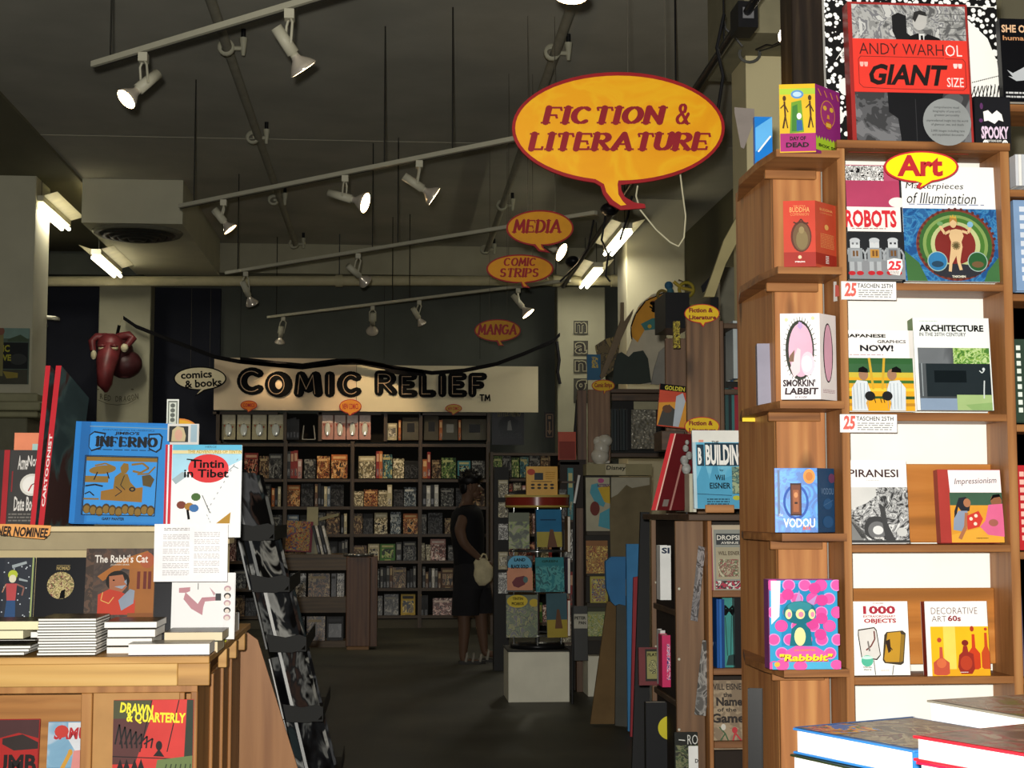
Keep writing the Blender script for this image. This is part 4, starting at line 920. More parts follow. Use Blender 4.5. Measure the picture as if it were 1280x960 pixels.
# cabinet body
cx=W(246,900,KY+.03).x; CY=KY+.035
MB().cbox((xL,CY,zb-.025),(cx,CY+.03,zb-.001),mkz).build('frame_rail',K)
for a0,a1 in ((122,135),(240,246.2)):
    MB().cbox((W(a0,0,CY).x,CY,0),(W(a1,0,CY).x,CY+.03,zb-.0255),mkz).build('stile',K)
MB().cbox((W(135.3,0,CY).x,CY+.015,0),(W(239.7,0,CY).x,CY+.03,zb-.026),m('#b88a52',.5)).build('door_panel',K)
MB().cbox((xL,CY+.26,0),(cx-.03,CY+.28,zb-.026),wood('#8a5a2c','#b27a40','#bf8c50',ax='x',knot=False)).build('back_panel',K)
MB().cbox((xL,CY+.03,W(60,985,CY).z-.02),(W(121,0,CY).x,CY+.26,W(60,985,CY).z),mkz).build('shelf',K)
# side of the counter: upright boards that step back
ys=[CY+.001,5.42,5.75,6.05,yb-.02]
for i in range(4):
    MB().cbox((cx-.022,ys[i]+.004,0),(cx+(.0 if i%2==0 else .0015),ys[i+1]-.004,zb-.002),mkz,.003).build('side_board',K)
for y in (5.38,5.70,6.0): MB().cbox((cx,y,0),(cx+.012,y+.035,zb-.002),mkz,.002).build('side_batten',K)
for y in (5.52,5.86,6.2): MB().cbox((xr-.03,y,zb+.005),(xr+.0,y+.07,zt-.023),mk,.002).build('edge_block',K)
# books inside the cabinet
def dSa(C):
    C.r(57,905,124,960,art(['#5c87a8','#7da6bf','#a9bccb'],8,.3,1,soft=True,rnd=False)); C.poly([(82,905),(124,905),(124,945),(95,945),(82,925)],m('#d5d8dc')); C.t('SAMURAI',65,911,130,926,m('#b8282f'),bold=.05,shear=.12); C.e_(74,916,9,8,m('#c0392f'),12)
    C.poly([(90,940),(110,938),(124,950),(124,985),(85,985)],m('#d58a84')); C.line([(75,965),(86,942)],5,m('#c99536')); C.e_(86,942,3,4,m('#c99536'))
book(57,904,132,985,CY+.10,.02,'pale blue book reading SAMURAI inside the counter cabinet','#6f98b4',dSa,tilt=6)
def dUmb(C):
    C.r(-40,902,45,985,m('#a8201c')); C.poly([(-40,902),(45,902),(45,925),(20,918),(-10,926),(-40,915)],m('#4a2a2a')); C.poly([(0,925),(25,920),(45,930),(45,938),(15,940),(0,932)],m('#2e2320')); C.t('UMB',-10,945,44,968,m('#160b0a'),bold=.08)
book(-40,901,45,985,CY+.10,.02,'red and black book inside the counter cabinet at the far left','#9a1f1b',dUmb,tilt=6)
def dDQ(C):
    r=m('#cf3b35',.45); g=m('#4e5038'); k=m('#201b1b')
    C.r(140,875,240,985,r); C.r(140,875,187,900,g); C.poly([(140,898),(187,898),(168,955),(140,955)],m('#5a3634')); C.poly([(232,875),(240,875),(240,985),(228,985)],m('#2f3a2e'))
    for x in (188,222): C.line([(x,875),(x-14,940)],1.3,k)
    C.line([(140,945),(240,950)],1.2,k); C.poly([(196,950),(240,945),(240,985),(190,985)],m('#6a7a4a'))
    for k_ in range(7): C.line([(143+k_*6,930),(148+k_*7,905+k_*3),(152+k_*6,935)],2,k)
    C.e_(198,932,4,6,k); C.poly([(191,945),(198,936),(205,946)],k)
    for x in (150,158,168,176): C.poly([(x-4,960),(x,948),(x+4,960),(x+3,985),(x-3,985)],k)
    for k_ in range(6): C.line([(200+k_*7,985),(208+k_*6,955)],1.5,m('#34402a'))
    C.t('DRAWN',149,879,190,892,m('#ece03a'),bold=.04,rot=6); C.t('& QUARTERLY',157,890,231,905,m('#ece03a'),bold=.04,rot=2)
book(140,875,240,985,CY-.03,.012,'red and green poster-like book with yellow lettering on the cabinet door','#cf3b35',dDQ,tilt=0)
# cream shelf riser standing on the counter
RY=5.55; zs=W(100,658,RY-.16).z; xrr=W(200,660,RY-.16).x
Rr=thing('shelf_riser','cream display riser with an upper ledge standing on the counter','shelf',((xL+xrr)/2,RY,zt))
MB().cbox((xL,RY-.17,zs-.018),(xrr,RY+.12,zs),mcard,.002).build('ledge',Rr)
MB().cbox((xL,RY+.02,zt),(xrr+.22,RY+.04,zs-.019),mcs,.002).build('back_panel',Rr)
MB().cbox((xL,RY-.02,zs-.085),(xrr,RY+.0,zs-.02),m('#a89a7a',.8)).build('shaded_fascia',Rr)  # face under the ledge, its shade painted in as a greyer colour
# upper books
UY=RY-.08
def dIn(C):
    g=m('#8a6a2c'); K_=m('#141a22'); b=m('#2477c0'); b2=m('#3b93dc',var=0)
    C.r(93,528,105,656,m('#1d68ad')); C.r(108,532,206,654,m('#2f86cf',.4,var=.02))
    C.line([(104,534),(202,535)],.7,m('#8fa39a')); C.t('ADVENTURES BEYOND THE UNDERWORLD',120,537,186,539,K_); C.t("JIMBO'S",136,540,167,545,K_,bold=.05,shear=.15)
    C.poly([(104,545),(110,540),(125,542),(120,562),(108,566),(104,560)],K_); C.poly([(105,546),(110,542),(123,544),(119,560),(108,564),(105,560)],b2); C.poly([(178,542),(193,541),(197,545),(196,561),(190,566),(180,562)],K_); C.poly([(180,544),(192,543),(195,546),(194,560),(189,564),(181,560)],b2)
    C.t('INFERNO',113,546,191,560,K_,stroke='serif',wt=.34,sp=.38); C.lines(115,563,182,565,1,K_)
    x0,y0,x1,y1=102,572,193,646; C.r(x0,y0,x1,y1,K_); C.r(x0+1,y0+1,x1-1,y1-1,b2); C.r(x0+1,y0+1,x1-1,y0+6,g)
    C.r(x0+1,y0+25,x0+30,y0+33,g); C.e_(x0+22,y0+17,17,5.5,g,16,-6); C.line([(x0+12,y0+12),(x0+25,y0+9),(x0+38,y0+14)],2,g); C.line([(x0+16,y0+20),(x0+12,y0+30)],1.5,K_); C.line([(x0+28,y0+20),(x0+31,y0+28)],1.5,K_)
    C.line([(x0+58,y0+10),(x0+72,y0+8),(x0+80,y0+14),(x0+70,y0+20),(x0+60,y0+18)],2.6,g); C.line([(x0+66,y0+22),(x0+80,y0+21),(x0+88,y0+12)],2,g)
    C.poly([(x0+44,y0+14),(x0+48,y0+8),(x0+54,y0+9),(x0+55,y0+16),(x0+52,y0+21),(x0+46,y0+21)],g); C.poly([(x0+38,y0+26),(x0+45,y0+20),(x0+54,y0+22),(x0+58,y0+32),(x0+66,y0+40),(x0+56,y0+44),(x0+44,y0+46),(x0+37,y0+40)],g)
    C.poly([(x0+22,y0+44),(x0+40,y0+40),(x0+60,y0+40),(x0+74,y0+38),(x0+74,y0+57),(x0+22,y0+55)],m('#966b2a')); C.line([(x0+40,y0+38),(x0+48,y0+44),(x0+40,y0+50)],1,K_); C.line([(x0+50,y0+24),(x0+46,y0+36),(x0+52,y0+42)],1,K_); C.e_(x0+61,y0+41,4,3,K_); C.e_(x0+61,y0+41,2,1.5,g)
    C.poly([(x0+72,y0+24),(x0+82,y0+22),(x0+88,y0+28),(x0+84,y0+38),(x0+74,y0+36)],m('#5a4a28')); C.line([(x0+2,y0+38),(x0+14,y0+36),(x0+24,y0+38)],2,K_); C.line([(x0+2,y0+48),(x0+8,y0+45),(x0+14,y0+50)],1.5,K_); C.r(x0+1,y0+53,x0+20,y0+55,g)
    for i in range(11): C.e_(x0+6+i*8,y0+66+(i%3)*1.5,5.2,6.5,m('#4a3a20'),12); C.e_(x0+6+i*8,y0+67+(i%3)*1.5,4,5,g,12)
    C.line([(x0,y0),(x1,y0),(x1,y1),(x0,y1),(x0,y0)],.8,K_); C.t('GARY PANTER',128,649,156,652.5,K_,bold=.03)
IB=book(86,528,208,656,UY,.022,'large bright blue hardcover with a gold picture and black title lettering','#2a7ecb',dIn,tilt=8,roll=1.2)
def dTi(C):
    C.r(213,556,301,568,m('#5fb9da')); C.poly([(213,568),(301,568),(301,578),(280,590),(262,582),(245,600),(213,608)],m('#a9d8ea')); C.r(213,563,301,567.5,m('#e9d9a4')); C.t('THE ADVENTURES OF TINTIN',232,562.5,300,566.8,m('#b39a3c'),bold=.02); C.t('HERGE',254,557.5,268,560,m('#2b4a5a'))
    C.poly([(213,600),(238,585),(252,578),(270,590),(301,575),(301,672),(213,672)],m('#f5f5f3',var=0)); C.line([(280,592),(290,583),(296,586)],1.2,m('#9aa7ad')); C.poly([(213,600),(226,590),(233,595),(218,606)],m('#9fb3b8'))
    C.r(209,556,212.5,672,m('#d02a35')); C.r(204,556,207,672,m('#c41f35'))
    C.e_(258.5,586,25.5,18,m('#d9181f',.4),34); C.t('Tintin',236,575,278,585.5,INK,bold=.025); C.t('in Tibet',228,587,284,597.5,INK,bold=.025); C.line([(231,574.5),(250,576)],1.5,INK)
    for k in range(9): C.line([(262+k*4,632-k*7),(263.5+k*4,630-k*7)],.9,m('#8a8f92')); C.line([(258+k%3*2,632+k*4),(259+k%3*2,634+k*4)],.8,m('#8a8f92'))
    for (x,y,c_) in ((226,632,'#7b3a2a'),(236,634,'#a8782a'),(244,622,'#466a2e'),(242,636,'#3a6fa8')): C.e_(x,y,6,5,m(c_),10)
    C.line([(234,638),(236,650)],3,INK); C.line([(252,620),(262,642)],.8,INK); C.poly([(270,655),(288,641),(287,655)],m('#b78a2e'))
book(204,556,300,672,RY-.17,.015,'white and pale blue comic album with a large red oval title','#e9eef0',dTi,tilt=4,spine='#c41f35',pages=True)
# stand-in foot under the album: the ledge extension that carries it
MB().cbox((xrr+.001,RY-.18,W(250,680,RY-.18).z),(W(297,0,RY-.18).x,RY+.0,W(250,673,RY-.17).z-.001),mcard).build('lower_ledge',Rr)
MB().cbox((W(290,0,RY).x,RY-.02,zt),(W(296,0,RY).x,RY+.0,W(250,682,RY-.17).z),m('#c2c43a')).build('end_strip',Rr)
def dWi(C):
    C.r(8,563,48,656,m('#3c3a38')); C.r(0,563,7,656,m('#a8252c')); C.t('Acme',18,570,30,588,m('#d9d4cc'),bold=.02); C.t('Novelty',30,570,56,588,m('#d9d4cc'),bold=.02); C.e_(37,607,15,14,m('#d7d3c8'),24); C.e_(37,607,12,11,m('#e9e6de'),20); C.line([(37,607),(46,603)],1.2,INK); C.line([(37,607),(33,615)],1.6,m('#a8252c'))
    C.t('Date Book',16,622,46,640,m('#d9d4cc'),bold=.02); C.lines(10,643,46,655,3,m('#77736c')); C.line([(12,590),(12,616)],1.6,m('#8c2a2c'))
book(-30,563,46,656,UY,.02,'dark grey and red book with a clock face, upper ledge at the far left','#35322f',dWi,tilt=8)
book(14,541,52,640,UY+.06,.014,'salmon-coloured book poking up behind the dark clock-face book','#e88c66',lambda C:C.r(37,555,49,570,m('#a8ccc4')),tilt=4)
# two tall red-spined books seen almost edge on
def tallred(xa_,xb_,ytop,lbl,txt,w3):
    base=W(xa_,640,UY-.02); base.z=zs; top=W(xb_,ytop,UY+.03); h=top.z-base.z
    T=thing('tall_book',lbl,'book',base); 
    lean=(top.x-base.x); s=MB(True); th=.019 if w3 else .017; dr=m('#2c3134',.3)
    def P(u,v,w): return (u+lean*v+w*.06, w*.2+v*.05, h*v-.10*w*v)
    s.add([P(0,0,0),P(th,0,0),P(th,1,0),P(0,1,0)],[(0,1,2,3)],m('#c22630',.35))
    s.add([P(th,0,0),P(th,0,1.0),P(th,1,1.0),P(th,1,0)],[(0,1,2,3)],art(['#20282a','#2c3a3c','#3a4a4a','#3c2a28'],5,.25,1,soft=True))
    s.add([P(0,0,0),P(0,0,1),P(0,1,1),P(0,1,0),],[(0,1,2,3)],dr); s.add([P(0,0,1),P(th,0,1),P(th,1,1),P(0,1,1)],[(0,1,2,3)],dr); s.add([P(0,1,0),P(th,1,0),P(th,1,1),P(0,1,1)],[(0,1,2,3)],PAGE)
    s.build('cover',T)
    if txt:
        C=Canvas(th,h,(0,0,1,1),center=False,frame=lambda a_,b_,k:(lambda p:(p[0],p[1]-k,p[2]))(P(a_,b_/h,0))); C.t(txt,.5-3.4,.55-.02,.5+3.4,.55+.02,m('#f0dcd8'),bold=.03,rot=0)
        C.v=[];C.f=[];C.mi=[];C.m=[];C.sm=[]
        V,Fc,bb=font_text(txt,.03); L=bb[2]-bb[0]; out=[(P(.004+(th-.008)*(1-(y-bb[1])/(bb[3]-bb[1])),.12+.45*(x-bb[0])/L,0)) for x,y in V]
        C.add([(p[0],p[1]-.001,p[2]) for p in out],Fc,m('#f0dcd8')); C.build('spine_print',T)
tallred(38,57,457,'leftmost of the two tall red-spined books leaning on the ledge','',0)
tallred(48,70,457,'right-hand of the two tall red-spined books, white lettering on its spine','CARTOONIST',1)
# label strip and flyer
T=sign('shelf_banner','orange curved paper strip reading NER NOMINEE on the ledge edge',RY-.19,[(-20,655),(20,655),(64,657),(62,668),(55,674),(30,672),(0,668),(-20,664)],[(-20,655.5),(20,655.5),(64,657.3),(61.5,668),(55,673.5),(30,671.5),(0,667.5),(-20,663.5)],
 lambda C:C.t('NER NOMINEE',-3,658.5,60,671,m('#2c1d14'),bold=.05,shear=.15,rot=3),mo=m('#e09a4c'),mi=m('#e8a35a',var=.02),t=.002)
def dFl(C):
    C.lines(204,660,236,664,2,m('#8a8480')); 
    for y in range(668,720,9): C.lines(203,y,236,y+7,4,m('#bab6b6'),seed=y); C.lines(242,y-3,274,y+4,4,m('#bab6b6'),seed=y+1)
book(192,655,284,727,RY-.30,.004,'white printed flyer taped in front of the comic album','#f3f1f1',dFl,tilt=0,cat='paper',name='flyer',pages=False,soft=True,roll=0)
MB().box((W(240,0,RY-.29).x-.004,RY-.295,W(240,664,RY-.29).z),(W(240,0,RY-.29).x+.004,RY-.185,W(240,662,RY-.29).z),m('#dddddd')).build('flyer_clip',Rr)
# lower books
LY=5.42
def dYo(C):
    C.r(0,698,38,780,m('#2c3038')); rr=random.Random(5)
    for _ in range(28): C.e_(rr.uniform(0,36),rr.uniform(700,776),.9,.9,m('#c9d0d6'),6)
    C.poly([(10,708),(28,703),(29,706),(11,712)],m('#9aa3a5')); C.poly([(20,724),(31,727),(31,729),(20,727)],m('#9aa3a5')); C.e_(12,720,6,6,m('#b7c23c'),14); C.e_(12,725,4.5,5,m('#dfd9bc')); C.poly([(4,731),(18,731),(17,752),(6,752)],m('#b8494b')); C.poly([(6,752),(17,752),(18,776),(4,776)],m('#2d4e78')); C.line([(4,732),(0,742)],1.5,m('#b5846a')); C.line([(18,732),(27,736),(25,746)],2,m('#8a5f55')); C.r(36,698,38,780,m('#9aa76a'))
book(-35,698,38,800,LY,.012,'dark book with a small standing figure in a red shirt, far left','#2c3038',dYo,tilt=8)
def dBk(C):
    C.e_(72,733,17,17,art(['#8a7a4a','#b5a468','#cfc08a','#7a3c38','#6a6a3a'],60,.4,2,rnd=False),28); C.poly([(71,750),(73,740),(78,738),(78,749)],INK); C.t('NOMAD',66,709,83,714,m('#a58f5a'),bold=.03); C.line([(66,708),(83,708)],.5,m('#a58f5a'))
book(40,698,104,800,LY,.015,'black book with a round gold picture in its centre','#0f0f12',dBk,tilt=8)
def dRa(C):
    C.r(103,687,190,800,art(['#3c2f28','#4a3a30','#5a4030'],10,.4,2,rnd=False)); C.poly([(118,722),(150,700),(180,690),(190,700),(190,720),(150,712),(125,728)],m('#a5662e')); C.r(158,712,190,800,m('#a06430')); C.r(103,687,113,800,art(['#3a2c22','#5a4232'],40,.4,1,rnd=False)); 
    for x in (168,176,182): C.r(x,716,x+4,738,m('#6a2c22'))
    C.e_(180,702,9,10,m('#a85838')); C.t("The Rabbi's Cat",114,695,181,705,m('#f0e8dc'),bold=.015); C.t('JOANN SFAR',134,706.5,158,709,m('#c9bfae'),bold=.02)
    C.e_(144,728,15,13,m('#16130f'),20); C.poly([(133,722),(150,720),(156,735),(146,747),(134,738)],m('#a8694a')); C.e_(139,727,1.5,1,INK,8); C.poly([(120,745),(134,738),(150,742),(167,752),(167,770),(120,770)],m('#c2402c')); C.poly([(146,752),(160,738),(166,740),(165,756),(150,765)],m('#8e98a6')); C.line([(126,742),(124,752),(134,756),(140,748)],1,m('#e0b060')); C.poly([(140,735),(155,733),(150,738)],m('#9ba4b0')); C.poly([(152,729),(155,726),(156,733)],m('#8e98a6'))
    C.r(158,768,190,800,m('#8a5228'))
book(103,687,190,800,LY-.005,.02,'brown book of a girl in red hugging a grey cat','#46352a',dRa,tilt=8)
book(186,700,214,800,LY+.02,.02,'plain black book partly behind the flyer, lower row','#141319',None,tilt=8)
def dPk(C):
    C.r(213,727,278,790,m('#efeeec',var=0)); C.poly([(222,736),(236,735),(236,740),(231,742),(246,756),(251,748),(268,747),(268,752),(255,753),(253,760),(252,770),(238,762),(228,750),(230,742),(222,742)],m('#c08a92')); C.r(268,743,275,752,m('#3a3a3c')); C.line([(246,730),(246,738)],.8,INK); C.poly([(260,735),(268,743),(266,746)],m('#c7a0a4'))
    for k in range(5): C.e_(283,737+k*9,4.5,3.8,[m('#bf9aa0'),m('#2a2624')][k%2],12); C.e_(283,738+k*9,3,2.8,m('#e7d9cc'),10)
book(213,717,292,800,LY-.03,.025,'white book with a pink folded figure and column of small faces','#eceae8',dPk,tilt=5)
# stacks lying on the counter
def flat(px0,px1,pyb,pyt,Y,dep,lb,cover='#6b6555',edge=None,group='books lying in stacks on the counter',top=None,yaw=0,thin=None):
    a=W(px0,pyb,Y); b=W(px1,pyb,Y); h=W((px0+px1)/2,pyt,Y).z-a.z; w=b.x-a.x
    T=thing('stacked_book',lb,'book',(a.x,Y,a.z),(0,0,R(yaw)),group)
    cm=m(cover,.4); e=edge or m('#f4f2ec',.7,var=.02); ct=min(.0016,h*.15)
    q=MB(True); q.box((0,0,0),(w,dep,ct),cm); q.box((0,0,h-ct),(w,dep,h),top or cm); q.box((0,dep-.003,ct),(w,dep,h-ct),cm); q.build('cover',T)
    q=MB(True); q.box((.001,.001,ct),(w-.001,dep-.003,h-ct),e); q.build('pages',T); return T
zc=zt
SY=KY+.02
tp=art(['#4a4a35','#5d5a48','#6b5a4a','#3c3c30'],12,.35,2)
base=819.5
# first stack
ylev=base
for i,(hh,a0,a1) in enumerate(((4.2,-30,30),(4,-30,36),(4,-30,38))):
    flat(a0,a1,ylev,ylev-hh,SY,.2,'thin white-edged book in the far left stack, %s from its bottom'%('first','second','third')[i],'#5b5a4c',top=tp); ylev-=hh+.1
for i,(hh,a0,a1,e) in enumerate(((11,-30,29,'#f0e8c2'),(11.5,-30,49,'#efe6bc'))):
    flat(a0,a1,ylev-0-(8 if i==0 else 8),ylev-hh-8,SY+.05,.2,'thick cream-edged book, %s of the far left stack'%('second from the top','topmost')[i],'#8a8466',edge=m(e,.7,var=.02),top=tp); ylev-=hh+.1
ylev0=base
flat(-30,44,base-.1,base-20,SY+.235,.1,'low dark book supporting the back of the far left stack','#4c4a40')
# tall stack of thin white comics
nb=13; hh=(base-773)/nb
for k in range(nb):
    off=(-1.2,.6,-.4,1.1,0,.9,-.8,.2,-1,.7,-.3,.5,0)[k]
    flat(47+off+(0 if k<10 else .5),120+off*.8,base-k*hh-.05,base-(k+1)*hh+.1,SY,.24,'white thin volume in the tall neat stack on the counter, level %s'%('one two three four five six seven eight nine ten eleven twelve thirteen'.split()[k]),'#5f5c50',group='thin volumes of the tall white stack',top=tp)
flat(38,48,base-22,base-30,SY+.02,.2,'small white-edged book squeezed left of the tall white stack','#5f5c50')
# third stack
for i,(hh,a0,a1) in enumerate(((10,133,178),(10,133,190),(10.5,134,194),(8.5,130,196))):
    b0=base-[9,20,30.5,42][i]+8
    flat(a0,a1,b0,b0-hh,SY+.10,.22,'white-edged hardcover in the stack right of the tall one, %s'%('lowest','second from bottom','third from bottom','topmost')[i],'#4a4438',top=tp)
flat(130,196,base-.05,base-1.0,SY+.08,.24,'thin brown booklet under the hardcover stack','#8a8070')
# front single + back cream
flat(160,262,base-.05,base-15,SY,.14,'white hardcover lying alone in front on the counter edge','#3a3550',top=art(['#7a7264','#8f8676'],6,.3,1))
flat(205,278,base-18,base-29.5,SY+.16,.2,'cream-edged paperback upper of two behind the lone hardcover','#4f5a48',edge=m('#ead9b6',.7,var=.02),top=tp)
flat(200,272,base-3,base-17.6,SY+.16,.2,'cream-edged paperback lower of two behind the lone hardcover','#4f5a48',edge=m('#e8d6b0',.7,var=.02))
flat(272,292,base-20,base-50,5.9,.2,'small stack of grey pamphlets at the counter back corner','#c7c9cc')
# small dark-haired portrait card and bookmark card behind the blue book
def dCd(C): 
    C.r(211,533,235,553,m('#272a2a')); C.poly([(214,552),(215,538),(221,533),(229,535),(232,545),(231,552)],m('#c9b68c')); C.e_(223,544,5,7,m('#d5a58c'),14); C.r(238,531,246,553,m('#9fb8c4'))
book(209,530,248,556,RY-.04,.012,'small cards in a holder with a blond portrait, above the comic album','#d9d6d0',dCd,tilt=4,cat='card',name='card_pack')
def dBm(C): C.r(209,501,221,529,m('#5d625a')); C.r(210,502.5,220,528,m('#cdd2c4')); 
book(208,499,223,531,RY+.0,.004,'narrow bookmark card with a knot pattern above the portrait cards','#e3e6dc',lambda C:(C.r(209.5,501,221.5,531,m('#6d7268')),C.r(211,503,220,531,m('#cdd2c4')),[C.e_(215.5,507+k*6,3,2.8,m('#5d625a'),10) for k in range(4)]),tilt=2,cat='card',name='bookmark')
q=sign('yellow_disc_sign','round yellow board peeking from behind the portrait cards',5.75,[(225+24*math.cos(2*pi*k/28),541+18*math.sin(2*pi*k/28)) for k in range(28)],[(225+22*math.cos(2*pi*k/28),541+16*math.sin(2*pi*k/28)) for k in range(28)],mo=m('#d9822c'),mi=m('#e3ab22'))
p=W(225,556,5.76); MB().box((p.x-.01,5.765,zt+.001),(p.x+.01,5.775,p.z+.03),m('#8a6a40')).build('stick',q)
# left: column poster and cabinet ledges behind
def dPo(C):
    C.r(-40,410,35,423,m('#7e9a8e')); C.poly([(8,424),(24,418),(34,424),(34,427),(8,427)],m('#4a5a44')); C.r(-40,428,34,461,m('#1f2222')); C.e_(22,449,11,7,m('#3a3d3a'),16); C.t('IC',2,431,11,440,m('#a8a436'),bold=.05); C.t('VE',2,443,13,451,m('#a8a436'),bold=.05); C.r(-40,462,34,480,m('#4a4a3c')); C.poly([(3,464),(22,466),(22,472),(8,473)],m('#9a8a3c')); C.r(-5,418,3,470,m('#8a8452'))
    C.e_(0,414,4,5,m('#8a5a48'))
book(-40,410,35,480,14.30,.02,'comic poster fixed on the left column','#5b6b5e',dPo,tilt=0,cat='poster',name='poster',pages=False)
q=MB()
for (y0,y1,xx) in ((491,502,47),(502,513,52),(514,521,47)):
    a=W(-60,y1,12.6); b_=W(xx,y0,12.6); q.cbox((a.x,12.6-(.06 if y0==502 else 0),a.z),(b_.x,13.3,b_.z-.001),m('#8f8c6c'),.01)
a=W(-60,521,12.7); b_=W(34,521,12.7); q.cbox((a.x,12.7,0),(b_.x,13.2,a.z-.002),m('#6d6b55'),.01)
q.cbox((W(34,0,12.9).x,12.9,0),(W(46,0,12.9).x,13.2,a.z-.002),m('#3a3a30'),.01)
tag(q.build('stepped_cabinet'),'grey-green cabinet with stepped cornice in front of the left column','cabinet')
T=thing('wall_bracket','small white shelf bracket and lamp right of the left column','bracket',W(60,405,15)); q=MB(); q.tube([W(50,396,15),W(70,398,15)],.02,m('#bbb8a4'),8); q.box(tuple(W(68,401,15.05)),tuple(W(72,396,14.95)),m('#bbb8a4')); q.build('arm',T)
q=MB(); q.tube([W(50,403,15),W(56,402,15),W(58,407,15),W(54,412,15),W(51,414,15)],.02,m('#44463f'),8); q.build('hose',T)
# ================= MAGAZINE RACK beside the counter
GY=6.75
mside=wood('#8a5a36','#ad7a4e','#bf8c5e',ax='z',sc=.5,knot=False)
pts=[(303,786),(322,800),(372,960),(395,1033)]
Gk=thing('magazine_rack','sloping magazine rack with a plain wood end panel and dark pockets','rack',(W(350,1000,GY).x,GY+.3,0))
o=[W(x,y,GY) for x,y in pts]; o[-1].z=0; xlft=W(300,0,GY).x-.35
q=MB(); q.prism([(xlft,0),(xlft,o[0].z),(o[0].x,o[0].z)]+[(p.x,p.z) for p in o[1:]],GY,GY+.02,mside); q.build('end_panel',Gk)
mpk=m('#10100e',.6); mpl=m('#161613',.6)
lean=math.degrees(math.atan((395-322)/(1033-800)))
q=MB(); A0=o[1]; A1=o[-1]; T0=W(290,590,GY)
q.add([(A1.x-.03,GY+.03,0),(A1.x-.03,GY+1.0,0),(T0.x-.03,GY+1.0,T0.z),(T0.x-.03,GY+.03,T0.z)],[(0,1,2,3)],m('#26261f')); q.build('back_board',Gk)
levels=[(305,672),(324,737),(345,812),(366,900),(386,985)]
covs=['#c9c9c4','#2a2c30','#6a6c70','#1d1d20','#b5b4ac','#3a4648','#8c8d8a','#4a3a34']
rg=random.Random(11)
def magcover(i):
    c1=covs[i%8]; return art(['#17181a',c1,'#2b2d30',covs[(i*3+1)%8],'#101012'],6,.3,.5,soft=True)
n_=0; words=['topmost','second','middle','fourth','lowest']
for li,(px,py) in enumerate(levels):
    bz=W(px,py,GY); 
    # pocket: floor, lip and curved end plate
    q=MB(); w_=.125; dy=.86
    q.box((bz.x-.03,GY+.03,bz.z-.012),(bz.x+w_,GY+dy,bz.z-.004),mpk)
    q.box((bz.x+w_,GY+.03,bz.z-.012),(bz.x+w_+.004,GY+dy,bz.z+.05),mpl)
    q.prism([(bz.x-.03,bz.z-.012),(bz.x+w_*.55,bz.z-.016),(bz.x+w_*.85,bz.z-.004),(bz.x+w_+.004,bz.z+.02),(bz.x+w_+.004,bz.z+.05),(bz.x+w_*.8,bz.z+.062),(bz.x+w_*.3,bz.z+.05),(bz.x-.045,bz.z+.065)],GY+.025,GY+.031,mpl); q.build('pocket',Gk)
    for k in range(7):
        wd=.19; hh=rg.uniform(.27,.33); t=.012+.01*(k%2); depth=GY+.05+(k//2)*.2
        x=bz.x+.002+(k%2)*.055
        T=thing('magazine','dark-toned magazine, %s pocket row of the rack, %s place from the front end'%(words[li],('first','second','third','fourth','fifth','sixth','seventh')[k]),'magazine',(x,depth+wd/2,bz.z-.003),(-R(16),0,R(64)),'magazines in the rack pockets')
        n_+=1
        c_=MB(True); pg=m(['#d9d9d6','#b9bab8','#8f908e','#e2e1dc'][(k+li)%4],.6)
        c_.box((-wd/2,0,0),(wd/2,t*.15,hh),magcover(n_)); c_.box((-wd/2,t*.85,0),(wd/2,t,hh),m('#202124')); c_.build('cover',T)
        c_=MB(True); c_.box((-wd/2+.0005,t*.15,.001),(wd/2-.002,t*.85,hh-.002),pg); c_.build('pages',T)
# ================= BACK BOOKCASE
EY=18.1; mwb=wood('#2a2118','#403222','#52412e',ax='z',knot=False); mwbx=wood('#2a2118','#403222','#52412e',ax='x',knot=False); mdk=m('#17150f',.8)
bays=[272,356,440,525,610]; rows=[553,598,633,668,702,737,772]; ED=.32
X=[W(x,640,EY).x for x in bays]
BC=thing('wall_bookcase','long dark wooden bookcase of comics covering the back wall','bookcase',((X[0]+X[-1])/2,EY,0))
ztopB=W(0,551,EY).z; s18=EY/F
for x in X: MB().box((x-.022,EY,0),(x+.022,EY+ED,ztopB+.01),mwb).build('divider',BC)
for i,y in enumerate(rows):
    z=W(0,y,EY).z
    for b in range(4): MB().box((X[b]+.023,EY+.004,z-.035),(X[b+1]-.023,EY+ED,z),mwbx).build('shelf',BC)
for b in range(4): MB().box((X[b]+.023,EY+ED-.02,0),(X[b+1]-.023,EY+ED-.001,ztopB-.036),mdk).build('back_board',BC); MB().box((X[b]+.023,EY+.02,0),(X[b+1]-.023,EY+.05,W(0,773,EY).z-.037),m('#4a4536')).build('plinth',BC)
# header boxes on top
HB=thing('top_display_row','row of low dark display boxes along the top of the back bookcase','shelf',((X[0]+X[-1])/2,EY+.02,ztopB+.011))
zt0=ztopB+.012; zt1=W(0,513,EY).z
for px in (272,356,400,482,526,611): x=W(px,530,EY).x; MB().box((x-.02,EY+.02,zt0),(x+.02,EY+ED,zt1),mwb).build('divider',HB)
for a0,a1 in ((272,356),(400,482),(526,611)): MB().box((W(a0,0,EY).x+.021,EY+.02,zt1-.03),(W(a1,0,EY).x-.021,EY+ED,zt1),mwbx).build('top_board',HB)
MB().box((X[0]+.021,EY+ED,zt0),(X[-1],EY+ED+.01,zt1),mdk).build('back_board',HB)
